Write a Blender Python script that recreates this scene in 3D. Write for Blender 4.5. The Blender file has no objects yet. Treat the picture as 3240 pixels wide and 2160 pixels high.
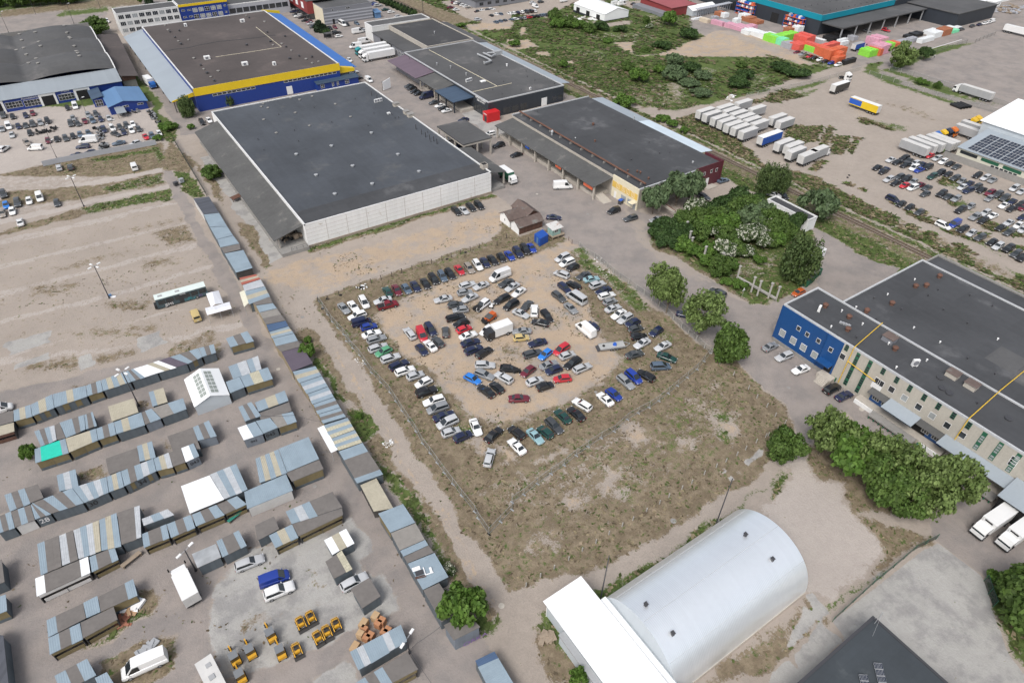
import bpy, math, random
import numpy as np
from mathutils import Matrix, Vector
random.seed(7); rng = np.random.default_rng(7)
S = bpy.context.scene; COL = S.collection; RAD = math.radians
CF, CH, CP, CR, HC = 2082.288,0.600577,0.701498,-0.0195422,100.0
_F = np.array([math.sin(CH)*math.cos(CP),math.cos(CH)*math.cos(CP),-math.sin(CP)])
_rt = np.array([math.cos(CH),-math.sin(CH),0.0]); _dn = np.cross(_F, _rt)
_c, _s = math.cos(CR),math.sin(CR)
CX = _c*_rt + _s*_dn; CY = -_s*_rt + _c*_dn
RM = np.array([CX, CY, _F])
cd = bpy.data.cameras.new('camera'); cam = bpy.data.objects.new('camera',cd); COL.objects.link(cam)
cd.sensor_width = 36; cd.lens = CF/3240*36; cd.clip_start = 1; cd.clip_end = 9000
cam.matrix_world = Matrix(((CX[0],-CY[0],-_F[0],0),(CX[1],-CY[1],-_F[1],0),(CX[2],-CY[2],-_F[2],HC),(0,0,0,1)))
S.camera = cam
ZO = {'a': (1040,760),'b': (1400,760),'c': (1740,760),'d': (1040,1010),'e': (1400,1010),'f': (1740,1010),'g': (1260,1230),'h': (1640,1190)}
def P(t, x, y, z=0.0):
 """survey point of the photograph (tile, x, y) -> world point at height z"""
 if t in ZO: u, v = ZO[t][0]+x*405/2352,ZO[t][1]+y*405/2352
 else: u, v = 810*int(t[0])+x*810/2352,540*int(t[1])+y*810/2352
 d = RM.T @ np.array([(u-1620)/CF, (v-1080)/CF, 1.0]); k = (z-HC)/d[2]
 return np.array([d[0]*k, d[1]*k, z])
def img(p):
 q = RM @ (np.array(p, float)-np.array([0,0,HC])); return CF*q[0]/q[2]+1620,CF*q[1]/q[2]+1080
W = bpy.data.worlds.new('World'); S.world = W; W.use_nodes = True
nt = W.node_tree; bg = nt.nodes['Background']; sky = nt.nodes.new('ShaderNodeTexSky'); sky.sky_type = 'NISHITA'
SUN = Vector((-0.62,-0.32,0.95)).normalized()
sky.sun_disc = False; sky.sun_elevation = math.asin(SUN.z); sky.sun_rotation = math.atan2(SUN.x, SUN.y)
sky.altitude = 50; sky.air_density = 1.0; sky.dust_density = 4.0; sky.ozone_density = 1.0
hs = nt.nodes.new('ShaderNodeHueSaturation'); hs.inputs['Saturation'].default_value = 0.45
nt.links.new(sky.outputs[0],hs.inputs['Color']); nt.links.new(hs.outputs[0],bg.inputs[0]); bg.inputs[1].default_value = 0.15
sl = bpy.data.lights.new('sun','SUN'); sl.energy = 1.45; sl.angle = RAD(22); sl.color = (1,0.975,0.945)
so = bpy.data.objects.new('sun',sl); COL.objects.link(so); so.rotation_euler = SUN.to_track_quat('Z','Y').to_euler(); so.location = (0,0,300)
vs = S.view_settings; vs.view_transform = 'Standard'; vs.look = 'None'; vs.exposure = 0.28; vs.gamma = 1
MATS = {}
def _lin(c):
 if isinstance(c, str):
  c = tuple(int(c[i:i+2],16)/255 for i in (0,2,4)); c = tuple((x/12.92 if x <= .04045 else ((x+.055)/1.055)**2.4) for x in c)
 return tuple(c)[:3]
class N:
 """small node builder"""
 def __init__(s, nt): s.nt = nt
 def new(s, k, **kw):
  n = s.nt.nodes.new('ShaderNode'+k)
  for a, v in kw.items(): setattr(n, a, v)
  return n
 def put(s, sock, v):
  if isinstance(v, bpy.types.NodeSocket): s.nt.links.new(v, sock)
  elif isinstance(v, (tuple, list)) and sock.type == 'RGBA' and len(v) == 3: sock.default_value = (*v, 1)
  else: sock.default_value = v
 def math(s, op, a, b=0.0,c=0.0,clamp=False):
  n = s.new('Math',operation=op, use_clamp=clamp)
  for i, v in enumerate((a, b, c)): s.put(n.inputs[i],v)
  return n.outputs[0]
 def noise(s, vec, scale, detail=3,rough=.55,dist=0.0):
  n = s.new('TexNoise'); s.put(n.inputs['Vector'],vec); n.inputs['Scale'].default_value = scale
  n.inputs['Detail'].default_value = detail; n.inputs['Roughness'].default_value = rough; n.inputs['Distortion'].default_value = dist
  return n.outputs[0]
 def mix(s, f, a, b, mode='MIX'):
  n = s.new('Mix',data_type='RGBA',blend_type=mode, clamp_factor=True)
  s.put(n.inputs[0],f); s.put(n.inputs[6],a); s.put(n.inputs[7],b); return n.outputs[2]
 def ramp(s, v, lo, hi):
  n = s.new('MapRange',interpolation_type='SMOOTHSTEP'); s.put(n.inputs[0],v)
  s.put(n.inputs[1],lo); s.put(n.inputs[2],hi); return n.outputs[0]
 def mul(s, col, f):
  n = s.new('VectorMath',operation='SCALE'); s.put(n.inputs[0],col); s.put(n.inputs['Scale'],f); return n.outputs[0]
 def mapping(s, vec, scale=(1,1,1),rot=0.0):
  n = s.new('Mapping'); s.put(n.inputs[0],vec); n.inputs['Scale'].default_value = scale; n.inputs['Rotation'].default_value = (0,0,rot); return n.outputs[0]
def newmat(name):
 m = bpy.data.materials.new(name); m.use_nodes = True; MATS[name] = m
 b = m.node_tree.nodes['Principled BSDF']; return m, N(m.node_tree),b
def mat(name, col, rough=.8,metal=0.0,n1=(1.5,.12),n2=(.12,.12),sheet=None, brick=None, col2=None, spot=(.3,.58,.1),bump=None, spec=.5,obj=True, alpha=None, streak=0.0):
 """procedural surface: two noise octaves, optional sheet / strip tone changes, optional second colour in patches, optional ribs"""
 if name in MATS: return MATS[name]
 m, n, b = newmat(name); col = _lin(col)
 tc = n.new('TexCoord'); co = tc.outputs['Object'] if obj else n.new('NewGeometry').outputs['Position']
 v = 1.0
 if n1: v = n.math('ADD',v, n.math('MULTIPLY',n.math('SUBTRACT',n.noise(co, n1[0],4,.6),.5),n1[1]*3.2))
 if n2: v = n.math('ADD',v, n.math('MULTIPLY',n.math('SUBTRACT',n.noise(co, n2[0],3,.5),.5),n2[1]*3.2))
 if streak:
  v = n.math('ADD',v, n.math('MULTIPLY',n.math('SUBTRACT',n.noise(n.mapping(co, (1.6,1.6,.12)),1.2,3,.6),.5),streak*3))
 if sheet:                                   # tone jumps between sheets: (size x, size y, size z, amount)
  wn = n.new('TexWhiteNoise',noise_dimensions='3D'); sn = n.new('VectorMath',operation='FLOOR'); n.put(sn.inputs[0],n.mapping(co, tuple(0 if q == 0 else 1/q for q in sheet[:3])))
  n.put(wn.inputs['Vector'],sn.outputs[0]); v = n.math('ADD',v, n.math('MULTIPLY',n.math('SUBTRACT',wn.outputs[0],.5),2*sheet[3]))
 if brick:                                   # (size, amount, rotation)
  bt = n.new('TexBrick'); n.put(bt.inputs['Vector'],n.mapping(co, (1/brick[0],)*3,brick[2])); bt.inputs['Scale'].default_value = 1; bt.offset = .5
  bt.inputs['Color1'].default_value = (.3,.3,.3,1); bt.inputs['Color2'].default_value = (.7,.7,.7,1); bt.inputs['Mortar'].default_value = (.1,.1,.1,1); bt.inputs['Mortar Size'].default_value = brick[3] if len(brick) > 3 else .012
  bt.inputs['Brick Width'].default_value = brick[4] if len(brick) > 4 else 4.0; bt.inputs['Row Height'].default_value = 1
  bw = n.new('RGBToBW'); n.put(bw.inputs[0],bt.outputs[0]); v = n.math('ADD',v, n.math('MULTIPLY',n.math('SUBTRACT',bw.outputs[0],.5),2*brick[1]))
 c = n.mul(col, v)
 if col2:
  f = n.ramp(n.noise(co, spot[0],5,.65),spot[1],spot[1]+spot[2]); c = n.mix(f, c, n.mul(_lin(col2),v))
 n.put(b.inputs['Base Color'],c); b.inputs['Roughness'].default_value = rough; b.inputs['Metallic'].default_value = metal
 b.inputs['Specular IOR Level'].default_value = spec
 if bump:                                    # ribs: (direction x/y/z, pitch, strength)
  w = n.new('TexWave',wave_type='BANDS',bands_direction=bump[0].upper()); n.put(w.inputs['Vector'],co); w.inputs['Scale'].default_value = .314/bump[1]
  bp = n.new('Bump'); bp.inputs['Strength'].default_value = bump[2]; bp.inputs['Distance'].default_value = .05; n.put(bp.inputs['Height'],w.outputs['Fac']); n.put(b.inputs['Normal'],bp.outputs[0])
 if alpha is not None: b.inputs['Alpha'].default_value = alpha
 return m
def flat(name, col, rough=.5,metal=0.0,spec=.5): return mat(name, col, rough, metal, n1=(3,.04),n2=None, spec=spec)
class MB:
 def __init__(s): s.v, s.f, s.m = [],[],[]
 def poly(s, pts, mi=0):
  k = len(s.v); s.v += [tuple(map(float, p)) for p in pts]; s.f.append(tuple(range(k, k+len(pts)))); s.m.append(mi)
 def faces(s, vs, fs, mi=0):
  k = len(s.v); s.v += [tuple(map(float, p)) for p in vs]
  for f in fs: s.f.append(tuple(k+i for i in f)); s.m.append(mi)
 def box(s, x0,x1,y0,y1,z0,z1,mi=0,top=None, nobot=False):
  v = [(x0,y0,z0),(x1,y0,z0),(x1,y1,z0),(x0,y1,z0),(x0,y0,z1),(x1,y0,z1),(x1,y1,z1),(x0,y1,z1)]
  k = len(s.v); s.v += v
  for i, f in enumerate(((4,5,6,7),(0,1,5,4),(1,2,6,5),(2,3,7,6),(3,0,4,7),(3,2,1,0))):
   if i == 5 and nobot: continue
   s.f.append(tuple(k+j for j in f)); s.m.append(top if (i == 0 and top is not None) else mi)
 def obox(s, c, hx, hy, z0,z1,a=0.0,mi=0,top=None):
  ca, sa = math.cos(a),math.sin(a); pts = [(c[0]+ca*x-sa*y, c[1]+sa*x+ca*y) for x, y in ((-hx, -hy),(hx, -hy),(hx, hy),(-hx, hy))]
  s.prism(pts, z0,z1,mi, top)
 def prism(s, pts, z0,z1,mi=0,top=None, bot=True):
  """z0,z1 numbers or per-corner lists; pts anticlockwise"""
  n = len(pts); a = z0 if hasattr(z0,'__len__') else [z0]*n; b = z1 if hasattr(z1,'__len__') else [z1]*n
  k = len(s.v); s.v += [(p[0],p[1],a[i]) for i, p in enumerate(pts)]+[(p[0],p[1],b[i]) for i, p in enumerate(pts)]
  s.f.append(tuple(range(k+n, k+2*n))); s.m.append(mi if top is None else top)
  if bot: s.f.append(tuple(range(k+n-1,k-1,-1))); s.m.append(mi)
  for i in range(n):
   j = (i+1) % n; s.f.append((k+i, k+j, k+n+j, k+n+i)); s.m.append(mi)
 def beam(s, p, q, w, h=None, mi=0):
  p, q = np.array(p, float),np.array(q, float); d = q-p; L = np.linalg.norm(d); d /= max(L, 1e-6); h = h or w
  u = np.cross(d, (0,0,1)); u = np.array((1., 0,0)) if np.linalg.norm(u) < 1e-3 else u/np.linalg.norm(u); t = np.cross(u, d)
  c = [a*u*w/2+b*t*h/2 for a, b in ((-1,-1),(1,-1),(1,1),(-1,1))]
  s.faces([p+x for x in c]+[q+x for x in c],((3,2,1,0),(4,5,6,7),(0,1,5,4),(1,2,6,5),(2,3,7,6),(3,0,4,7)),mi)
 def tube(s, p, q, r0,r1=None, n=8,mi=0,cap=True):
  p, q = np.array(p, float),np.array(q, float); d = q-p; d /= max(np.linalg.norm(d),1e-6); r1 = r0 if r1 is None else r1
  u = np.cross(d, (0,0,1)); u = np.array((1., 0,0)) if np.linalg.norm(u) < 1e-3 else u/np.linalg.norm(u); t = np.cross(d, u)
  ring = lambda c, r: [c+r*(math.cos(2*math.pi*i/n)*u+math.sin(2*math.pi*i/n)*t) for i in range(n)]
  fs = [(i, (i+1) % n, n+(i+1) % n, n+i) for i in range(n)]
  if cap: fs += [tuple(range(n-1,-1,-1)),tuple(range(n, 2*n))]
  s.faces(ring(p, r0)+ring(q, r1),fs, mi)
 def path(s, pts, r, n=5,mi=0):
  for a, b in zip(pts, pts[1:]): s.tube(a, b, r, r, n, mi)
 def mesh(s, name, mats, smooth=False):
  me = bpy.data.meshes.new(name); me.from_pydata(s.v, [],s.f)
  for m in mats: me.materials.append(m)
  if any(s.m): me.polygons.foreach_set('material_index',s.m)
  if smooth:
   me.polygons.foreach_set('use_smooth',[True]*len(s.f))
   me.set_sharp_from_angle(angle=RAD(smooth if smooth is not True else 40))
  me.update(); return me
 def build(s, name, mats, parent=None, smooth=False, world=True, label=None):
  if not isinstance(mats, (list, tuple)): mats = [mats]
  if parent is not None and world:
   inv = wm(parent).inverted(); s.v = [tuple(inv @ Vector(p)) for p in s.v]
  org = None
  if parent is None:
   a = np.array(s.v); org = np.array([(a[:, 0].min()+a[:, 0].max())/2,(a[:, 1].min()+a[:, 1].max())/2,a[:, 2].min()]); s.v = [tuple(p) for p in (a-org)]
  o = bpy.data.objects.new(name, s.mesh(name, mats, smooth)); COL.objects.link(o)
  if parent is not None: o.parent = parent
  else: o.location = org
  if label: o['label'] = label
  return o
def wm(o):
 m = o.matrix_basis.copy()
 while o.parent is not None: o = o.parent; m = o.matrix_basis @ m
 return m
def tag(o, label=None, cat=None, group=None, kind=None):
 for k, v in (('label',label),('category',cat),('group',group),('kind',kind)):
  if v: o[k] = v
 return o
def thing(name, label, cat, loc=(0,0,0),rz=0.0,group=None):
 o = bpy.data.objects.new(name, None); COL.objects.link(o); o.location = [float(x) for x in loc]; o.rotation_euler = (0,0,rz); o.empty_display_size = .3
 return tag(o, label, cat, group)
def dup(root, loc, rz=0.0,label=None, group=None, sc=None, color=None):
 """copy of a thing with its parts and sub-parts (mesh data shared)"""
 def cp(o, par):
  c = o.copy(); COL.objects.link(c); c.parent = par
  if color is not None and 'paint' in o: c.color = color
  for ch in KIDS.get(o.name, ()): cp(ch, c)
  return c
 r = cp(root, None); r.location = [float(x) for x in loc]; r.rotation_euler = (0,0,rz)
 if sc is not None: r.scale = sc if hasattr(sc, '__len__') else (sc, sc, sc)
 if label: r['label'] = label
 if group: r['group'] = group
 return r
KIDS = {}
def cache_kids(root):
 for o in [root]+list(root.children_recursive): KIDS[o.name] = list(o.children)
def kill(root):
 for o in list(root.children_recursive)+[root]: bpy.data.objects.remove(o)
def ordinal(i): return ('first','second','third','fourth','fifth','sixth','seventh','eighth','ninth','tenth','eleventh','twelfth','thirteenth','fourteenth','fifteenth','sixteenth','seventeenth','eighteenth','nineteenth','twentieth')[i] if i < 20 else str(i+1)+'th'
# ================================================================ GROUND
def axis(lo, hi, a, b, fine):
 """grid line positions: fine steps between a and b, growing outside"""
 mid = list(np.arange(a, b, fine)); out = []; p, st = b, fine
 while p < hi: out.append(p); st = min(st*1.035,400) if p < 700 else st*1.5; p += st
 left = []; p, st = a, fine
 while p > lo: st = min(st*1.035,400) if p > -300 else st*1.5; p -= st; left.append(p)
 return np.array(left[::-1]+mid+out)
gx = axis(-2500,4000,-45,190,.55); gy = axis(-2500,4000,-5,270,.55)
GX, GY = np.meshgrid(gx, gy, indexing='ij'); PX, PY = GX.ravel(),GY.ravel()
def vnoise(x, y, sc, seed):
 """smooth value noise on arrays"""
 r = np.random.default_rng(seed).random((257,257)); x = x*sc+1000.; y = y*sc+1000.; xi = np.floor(x).astype(int); yi = np.floor(y).astype(int); fx = x-xi; fy = y-yi
 fx = fx*fx*(3-2*fx); fy = fy*fy*(3-2*fy); a = r[xi % 257,yi % 257]; b = r[(xi+1) % 257,yi % 257]; c = r[xi % 257,(yi+1) % 257]; d = r[(xi+1) % 257,(yi+1) % 257]
 return (a*(1-fx)+b*fx)*(1-fy)+(c*(1-fx)+d*fx)*fy
WX = PX+(vnoise(PX, PY, .25,1)-.5)*1.6+(vnoise(PX, PY, .9,2)-.5)*.7; WY = PY+(vnoise(PX, PY, .25,3)-.5)*1.6+(vnoise(PX, PY, .9,4)-.5)*.7
LAY = ['sand','dry','green','asphalt','gravel','concrete','soil','path']
MASK = {k: np.zeros(len(PX),np.float32) for k in LAY}
def pts(s):
 """'t x y, x y, ... / t x y ...' -> list of world xy; 'w' = metres"""
 out = []
 for run in s.split('/'):
  t, *r = run.replace(',',' ').split(); r = [float(q) for q in r]
  for x, y in zip(r[::2],r[1::2]): out.append((x, y) if t == 'w' else tuple(P(t, x, y)[:2]))
 return out
def sdf(poly, X, Y):
 ins = np.zeros(len(X),bool); d2 = np.full(len(X),1e12); n = len(poly)
 for i in range(n):
  (x0,y0),(x1,y1) = poly[i],poly[(i+1) % n]; ex, ey = x1-x0,y1-y0; L = ex*ex+ey*ey+1e-12
  t = np.clip(((X-x0)*ex+(Y-y0)*ey)/L, 0,1); d2 = np.minimum(d2,(X-x0-t*ex)**2+(Y-y0-t*ey)**2)
  if ey != 0:
   c = ((y0 > Y) != (y1 > Y)) & (X < ex*(Y-y0)/ey+x0); ins ^= c
 d = np.sqrt(d2); return np.where(ins, d, -d)
def lay(kind, s, soft=1.2,amt=1.0,warp=True):
 """lay a surface kind over what is there, ragged edge of width soft; amt < 1 leaves a patchy cover"""
 pl = pts(s) if isinstance(s, str) else s; xs = [p[0] for p in pl]; ys = [p[1] for p in pl]; m = soft+2
 idx = np.nonzero((PX > min(xs)-m) & (PX < max(xs)+m) & (PY > min(ys)-m) & (PY < max(ys)+m))[0]
 if not len(idx): return
 X, Y = (WX, WY) if warp else (PX, PY); w = np.clip(.5+sdf(pl, X[idx],Y[idx])/(2*soft),0,1)*amt
 for k in LAY:
  if k == kind: MASK[k][idx] = np.maximum(MASK[k][idx],w) if amt < 1 else MASK[k][idx]*(1-w)+w
  else: MASK[k][idx] *= (1-w*(1 if amt >= 1 or kind == 'sand' else .75))
def strip(kind, s, width, soft=.5,amt=1.0):
 pl = pts(s) if isinstance(s, str) else s
 for a, b in zip(pl, pl[1:]):
  a, b = np.array(a),np.array(b); d = b-a; d /= np.linalg.norm(d); n = np.array((-d[1],d[0]))*width/2
  lay(kind, [tuple(a-d*.3+n),tuple(a-d*.3-n),tuple(b+d*.3-n),tuple(b+d*.3+n)],soft, amt)
lay('green','w -2500 300,4000 300,4000 4000,-2500 4000',3)
lay('green','w -2500 -2500,-60 -2500,-60 4000,-2500 4000',3)
lay('green','w 170 -2500,4000 -2500,4000 330,170 330',3)
lay('path','w -200 100,34 100,34 300,-60 330,-200 340',2)
lay('asphalt','w 30 260,190 205,190 420,60 480,0 420,-120 420,-120 385,20 385,30 330',1)
lay('dry','00 0 170,1300 30,1300 -40,0 100',1.5)
lay('asphalt','00 -200 235,0 200,1040 95,1050 180,780 210,0 305,-200 330',.5)
lay('asphalt','00 -200 190,1700 0,1700 12,-200 215',.5); lay('dry','00 0 305,780 215,760 245,0 330',.8)
lay('path','00 1010 60,1060 180,1180 320,1260 560,1320 780,1180 560,1080 320,960 230',1)
lay('gravel','w -120 225,12 225,28 250,28 275,-120 285',1.5,.45)
lay('gravel','00 -300 1020,1000 960,1340 980,1490 1200,1440 1300,520 1490,-300 1640',1)
lay('asphalt','00 1340 780,1480 900,1450 1030,1640 1180,1640 1260,1900 1568,1740 1568,1600 1290,1470 1120',1,.5)
lay('dry','00 -100 1620,520 1500,1480 1310,1560 1568,1480 1620,300 1620',1); lay('green','00 800 1470,1440 1350,1560 1480,1500 1568,1400 1400,900 1490',1,.8)
lay('green','00 1330 830,1440 900,1500 950,1450 1040,1600 1140,1640 1250,1580 1330,1470 1260,1380 900',1)
lay('dry','00 1560 1300,1700 1420,1900 1568 / 01 2030 140,2030 380,2352 880,2280 900,1990 420,1880 220,1560 0,1480 -60',1)
lay('green','01 1560 0,1760 20,1900 230,1780 250,1690 190',1)
lay('gravel','01 -300 300,860 95,1480 -25,1490 15,870 150,-300 355',.7); lay('gravel','01 -300 505,1460 150,1545 122,1550 160,700 345,-300 560',.7)
lay('dry','01 60 190,860 140,1480 15,1540 120,960 225,560 290,0 330',1.2); lay('dry','01 -300 610,0 560,750 345,1580 155,1610 270,1200 330,400 500,0 590,-300 660',1)
lay('green','01 750 335,1580 155,1610 270,1200 325,780 420',1.2,.75); lay('green','01 900 150,1480 20,1530 110,1000 215',1,.62)
for q in ('01 -300 690,1560 290,1650 305,-300 760','01 -300 940,1735 450,1745 485,-300 985','01 -300 1195,1825 640,1845 695,-300 1240','01 -300 1430,1000 1125,1940 850,1955 890,1010 1175,-300 1470','01 -300 1780,480 1568,1560 1290,1750 1275,560 1568,-300 1830','02 -300 170,1250 30,2352 -230,2352 -160,1260 95,-300 240','02 -300 590,500 340,1560 100,2100 -30,2100 30,1560 160,520 410,-300 650'):
 lay('gravel',q, .6,.8)
lay('dry','01 -300 640,0 580,760 350,1600 270,1740 480,1950 890,2050 1080 / 02 1900 0,1200 200,-300 420',5,.24)
for q, a in (('01 1100 530,1750 400,1720 460,1200 590',.45),('01 1400 560,1740 480,1810 640,1500 700',.7),('01 400 900,1500 640,1450 700,500 960',.5),('01 1280 830,1600 770,1700 850,1300 940',.55),('01 250 1060,780 1000,700 1120,260 1180',.55),('01 940 1170,1400 1160,1420 1300,1000 1290',.6),('02 100 200,900 120,1250 40,1240 110,880 260,200 290',.65),('01 600 1450,1500 1380,1480 1560,700 1568',.5)):
 lay('dry',q, 2,a)
for q in ('02 60 120,60 0,460 -110,485 -10,220 80','02 148 195,420 105,430 160,150 250','02 718 140,850 105,868 235,735 272','02 1240 -15,1475 -95,1520 20,1270 105','02 0 1150,30 1000,200 985,240 1300,60 1350'):
 lay('concrete',q, .35)
lay('asphalt','w -200 -2500,45 -2500,45 20,30 80,20 110,-200 88',1)
lay('asphalt','02 -600 560,0 470,1300 170,2352 -60 / 12 20 0,450 560,760 1100,1000 1568,0 1568 / 02 -600 1568',1.2)
lay('asphalt','01 1475 0,1560 0,1690 200,1900 600,2160 980,2352 1330 / 12 130 0,260 200,470 560,620 760,760 1100,960 1400,1000 1568 / 13 1140 0,1250 300,1550 800,1820 1300,2020 1400,2250 1700,700 1700,720 0 / 12 640 1250,560 1000,400 760,160 400,0 60 / 01 2050 1080,1950 890,1740 480,1610 270',.7)
for q, a in (('02 1560 20,1980 -120,2100 60,1980 200,1500 160',.55),('02 600 420,1000 330,980 350,640 440',.7),('02 1260 560,1400 540,1400 600,1280 620',.75),('02 700 1200,980 1120,1000 1190,1000 1260,720 1300',.7),('02 1500 880,1850 960,1850 1000,1560 1010',.5),('12 0 600,120 700,60 900,0 900',.4)):
 lay('dry',q, 1,a)
lay('dry','03 1280 690,1440 660,1490 760,1440 900,1390 970,1180 1080,800 1260,780 1180,1120 1010,1260 880',.8); lay('dry','03 880 1420,1260 1230,1580 1130,1600 1430,1480 1500,1100 1700,900 1568',.8)
lay('green','03 1290 690,1330 700,1390 970,1130 1090,820 1250,800 1220,1230 900',.7,.7)
lay('concrete','13 -60 330,640 180,880 40,1060 350,900 480,1000 560,1190 580,1360 880,900 1060,560 1240,60 1440,-300 1560,-460 1100,-380 700',1.4)
lay('concrete','13 540 1500,820 1380,930 1568,560 1700',1); lay('asphalt','13 0 950,780 690,860 760,300 980,0 1080',1,.6)
for q in ('13 -180 1000,560 640,640 680,200 830,-100 1100','13 420 380,520 560,500 640,460 560'): lay('dry',q, .8,.55)
lay('concrete','12 1150 1290,1300 1290,1360 1310,1350 1360,1200 1380',.5)
lay('dry','11 100 1080,480 1330,620 1568 / 12 640 0,870 420,1000 620,1200 850,1300 1100,1560 1450,1650 1568 / 13 1650 0,2000 600,2200 950,2150 1100,2000 1100,1700 400,1400 0 / 12 1200 1300,1000 900,620 300,420 0 / 11 380 1568,260 1350,130 1120',1)
for q in ('11 120 1090,250 1180,330 1330,420 1400,300 1420,250 1300','12 560 130,740 380,800 560,760 560,640 330,520 200','12 700 480,830 560,820 680,900 900,1040 880,1100 720,900 640','12 930 880,1160 760,1120 860,980 930','12 1060 1040,1300 1200,1340 1330,1500 1460,1500 1568,1330 1568,1240 1300,1130 1160','13 1420 0,1560 60,1540 130,1680 330,1800 500,1760 560,1620 300,1460 100','13 2060 950,2240 980,2200 1120,2060 1110'):
 lay('green',q, .9)
lay('path','11 100 1080,230 1100,480 1330,600 1568 / 12 620 0,740 230,870 420,1000 620,1200 850,1300 1100,1450 1300,1560 1450,1600 1568 / 13 1620 0,1800 300,2000 600,2180 850,2230 1000,2160 1200,2260 1420,2352 1700,3000 1700 / 23 330 1568,180 1200,160 1060,300 850,700 660,1100 540,1500 330,1800 60 / 22 1990 1540,2352 1290 / 32 0 1290,200 1200,130 1080,0 1150 / 22 2352 1180,1750 1560 / 23 1600 80,1000 400,650 530,300 640,0 750 / 13 2300 600,2060 350,1800 0 / 12 1760 1480,1520 1100,1380 860,1200 560,1050 330,900 150,780 0 / 11 760 1568,550 1180,600 1130,900 1080 / 11 200 1060',.9)
lay('path','w 24 128,104 128,104 162,30 162,24 150',1.5); lay('sand','11 -60 940,160 880,820 740,1500 560,2200 360,2352 380,2300 560,1500 800,900 1000,560 1130,200 1060',2,.75)
lay('dry','w 41 159.6,103 159.6,103 162.5,41 162.5',.6); lay('green','w 41 160.4,103 160.4,103 162.5,41 162.5',.5,.7); lay('concrete','w 30 162,34 162,34 238,30.5 238',.3)
lay('dry','11 -40 500,100 760,160 860,60 900,-200 480',1); lay('path','01 1780 -60,1860 20,2030 330,2352 760 / 11 100 960,-40 960 / 01 2250 820,1950 420,1760 0',.9); lay('concrete','01 2030 150,2120 130,2352 560 / 11 130 850,250 790,0 420',.3)
lay('asphalt','w 103 130,135 128,135 330,103 300',.8); lay('asphalt','w 100 255,135 255,170 330,170 440,70 480,100 380',.8)
lay('asphalt','21 620 700,300 540,0 250,0 -100,700 50,1180 380,1420 470,1260 560,1300 700,1600 850,1900 1050,2050 1180,2250 1230,2352 1235 / 31 0 1228,220 1140,430 1050,470 900,455 650,390 500,600 600,800 760,1000 830,1220 900,1150 1000,690 1210,160 1240,40 1560 / 32 600 300,860 500,1700 1100,2352 1500 / 33 2600 0,2352 700,1960 580,1540 260,1500 0 / 32 1700 1568,1400 1200,900 800,700 640,620 640,420 900,340 1000,250 860,230 750,150 580,0 450 / 22 2352 480,2180 340,2050 180,1980 60 / 21 1700 1568,1130 1100',.8)
lay('path','21 640 700,700 720,1200 1060,1120 1090',1.2,.7); lay('path','21 1000 300,1260 480,1300 690,1600 850,1880 1050,1800 1060,1300 800,1100 600',1.3,.75); lay('path','21 1690 160,1930 60,2300 230,2200 260,2000 200,1700 320,1600 420',1.2)
lay('concrete','w 126.5 199,137 199,137 226,128 226,126.5 214',.4,.8); lay('concrete','w 160 199,172 199,172 214,160 214',.4)
lay('dry','11 560 1170,1000 1020,1500 860,1980 690,2160 640,2240 560,2270 470,2352 520 / 21 60 600,320 550,510 640,620 700,1130 1100,1700 1568 / 22 1840 90,2050 190,2180 340,2352 480 / 32 0 450,150 580,230 750,250 860,150 1000,0 1150 / 22 2352 1180,1750 1560 / 23 1600 80,1000 400,650 530,300 640,0 750 / 13 2300 600,2060 350,1800 0 / 12 1760 1480,1520 1100,1380 860,1200 560,1050 330,900 150,780 0 / 11 760 1568,550 1200',.8)
lay('sand','d 1000 0,1060 230,1350 620,1600 830,1900 1000,2150 1280 / g 880 0,1100 300,1350 500,1700 640,2352 560 / h 0 720,700 540,1100 370,1450 170 / f 900 1250,1100 1000,1250 750,1100 560,950 350,850 100 / c 720 1200,420 720,310 420,380 200,520 110,340 0,100 100 / b 1700 250,900 480,0 770 / a 1700 950,1250 1100,850 1350,720 1500',1.6)
for q, a in (('d 1900 560,2352 900,2352 1300,2000 900',.5),('e 0 1000,500 850,1100 1400,1900 1340,1200 1500,400 1380',.42),('e 900 430,1500 400,1500 760,1000 720',.6),('b 0 1200,700 1050,900 1500,200 1568',.5),('e 1200 600,2352 800,2352 1100,1500 900',.42),('c 600 800,1100 1300,1500 1568,900 1500',.5),('f 900 0,1400 300,1500 700,1150 700,1000 300',.45)):
 lay('dry',q, 3,a)
for q, a in (('f 1250 650,1450 700,1400 800,1300 750',.7),('f 1600 100,2352 300,2352 560,1900 350',.5),('c 400 200,600 130,1000 500,1600 900,1900 1300,1500 1300,1000 700,560 480',.7),('21 530 700,640 710,1130 1100,1300 1280,1080 1200,700 880',.62),('d 150 150,500 300,700 650,1000 1000,800 900,400 450',.55),('d 1980 1200,2200 1290,2100 1400,1950 1380',.75),('g 1000 600,1400 620,1500 900,1200 1020,1050 1000',.6),('g 1350 1000,1700 1000,1750 1100,1500 1120',.6),('22 1850 650,2100 680,2060 780,1980 950,1880 900',.75),('22 960 1340,1100 1360,1130 1500,1000 1450',.7),('23 360 300,460 290,440 400,370 390',.7),('11 1400 900,1800 760,2150 650,2100 720,1500 920',.5),('22 1800 330,1900 380,1950 480,1840 420',.5)):
 lay('green',q, 1.6,a)
lay('green','22 1300 500,1900 300,2200 700,1900 1000,1200 1300,900 1300',6,.40); lay('green','22 500 1440,1200 1180,1500 1250,900 1568 / 23 200 300,0 400',5,.42); lay('dry','h 0 900,900 500,1500 600,2352 0',2,.3); lay('soil','22 0 1200,600 900,1000 700,1100 900,900 1100,850 1350,300 1500,0 1568 / 12 1900 1400,2352 1100',5,.55)
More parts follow.
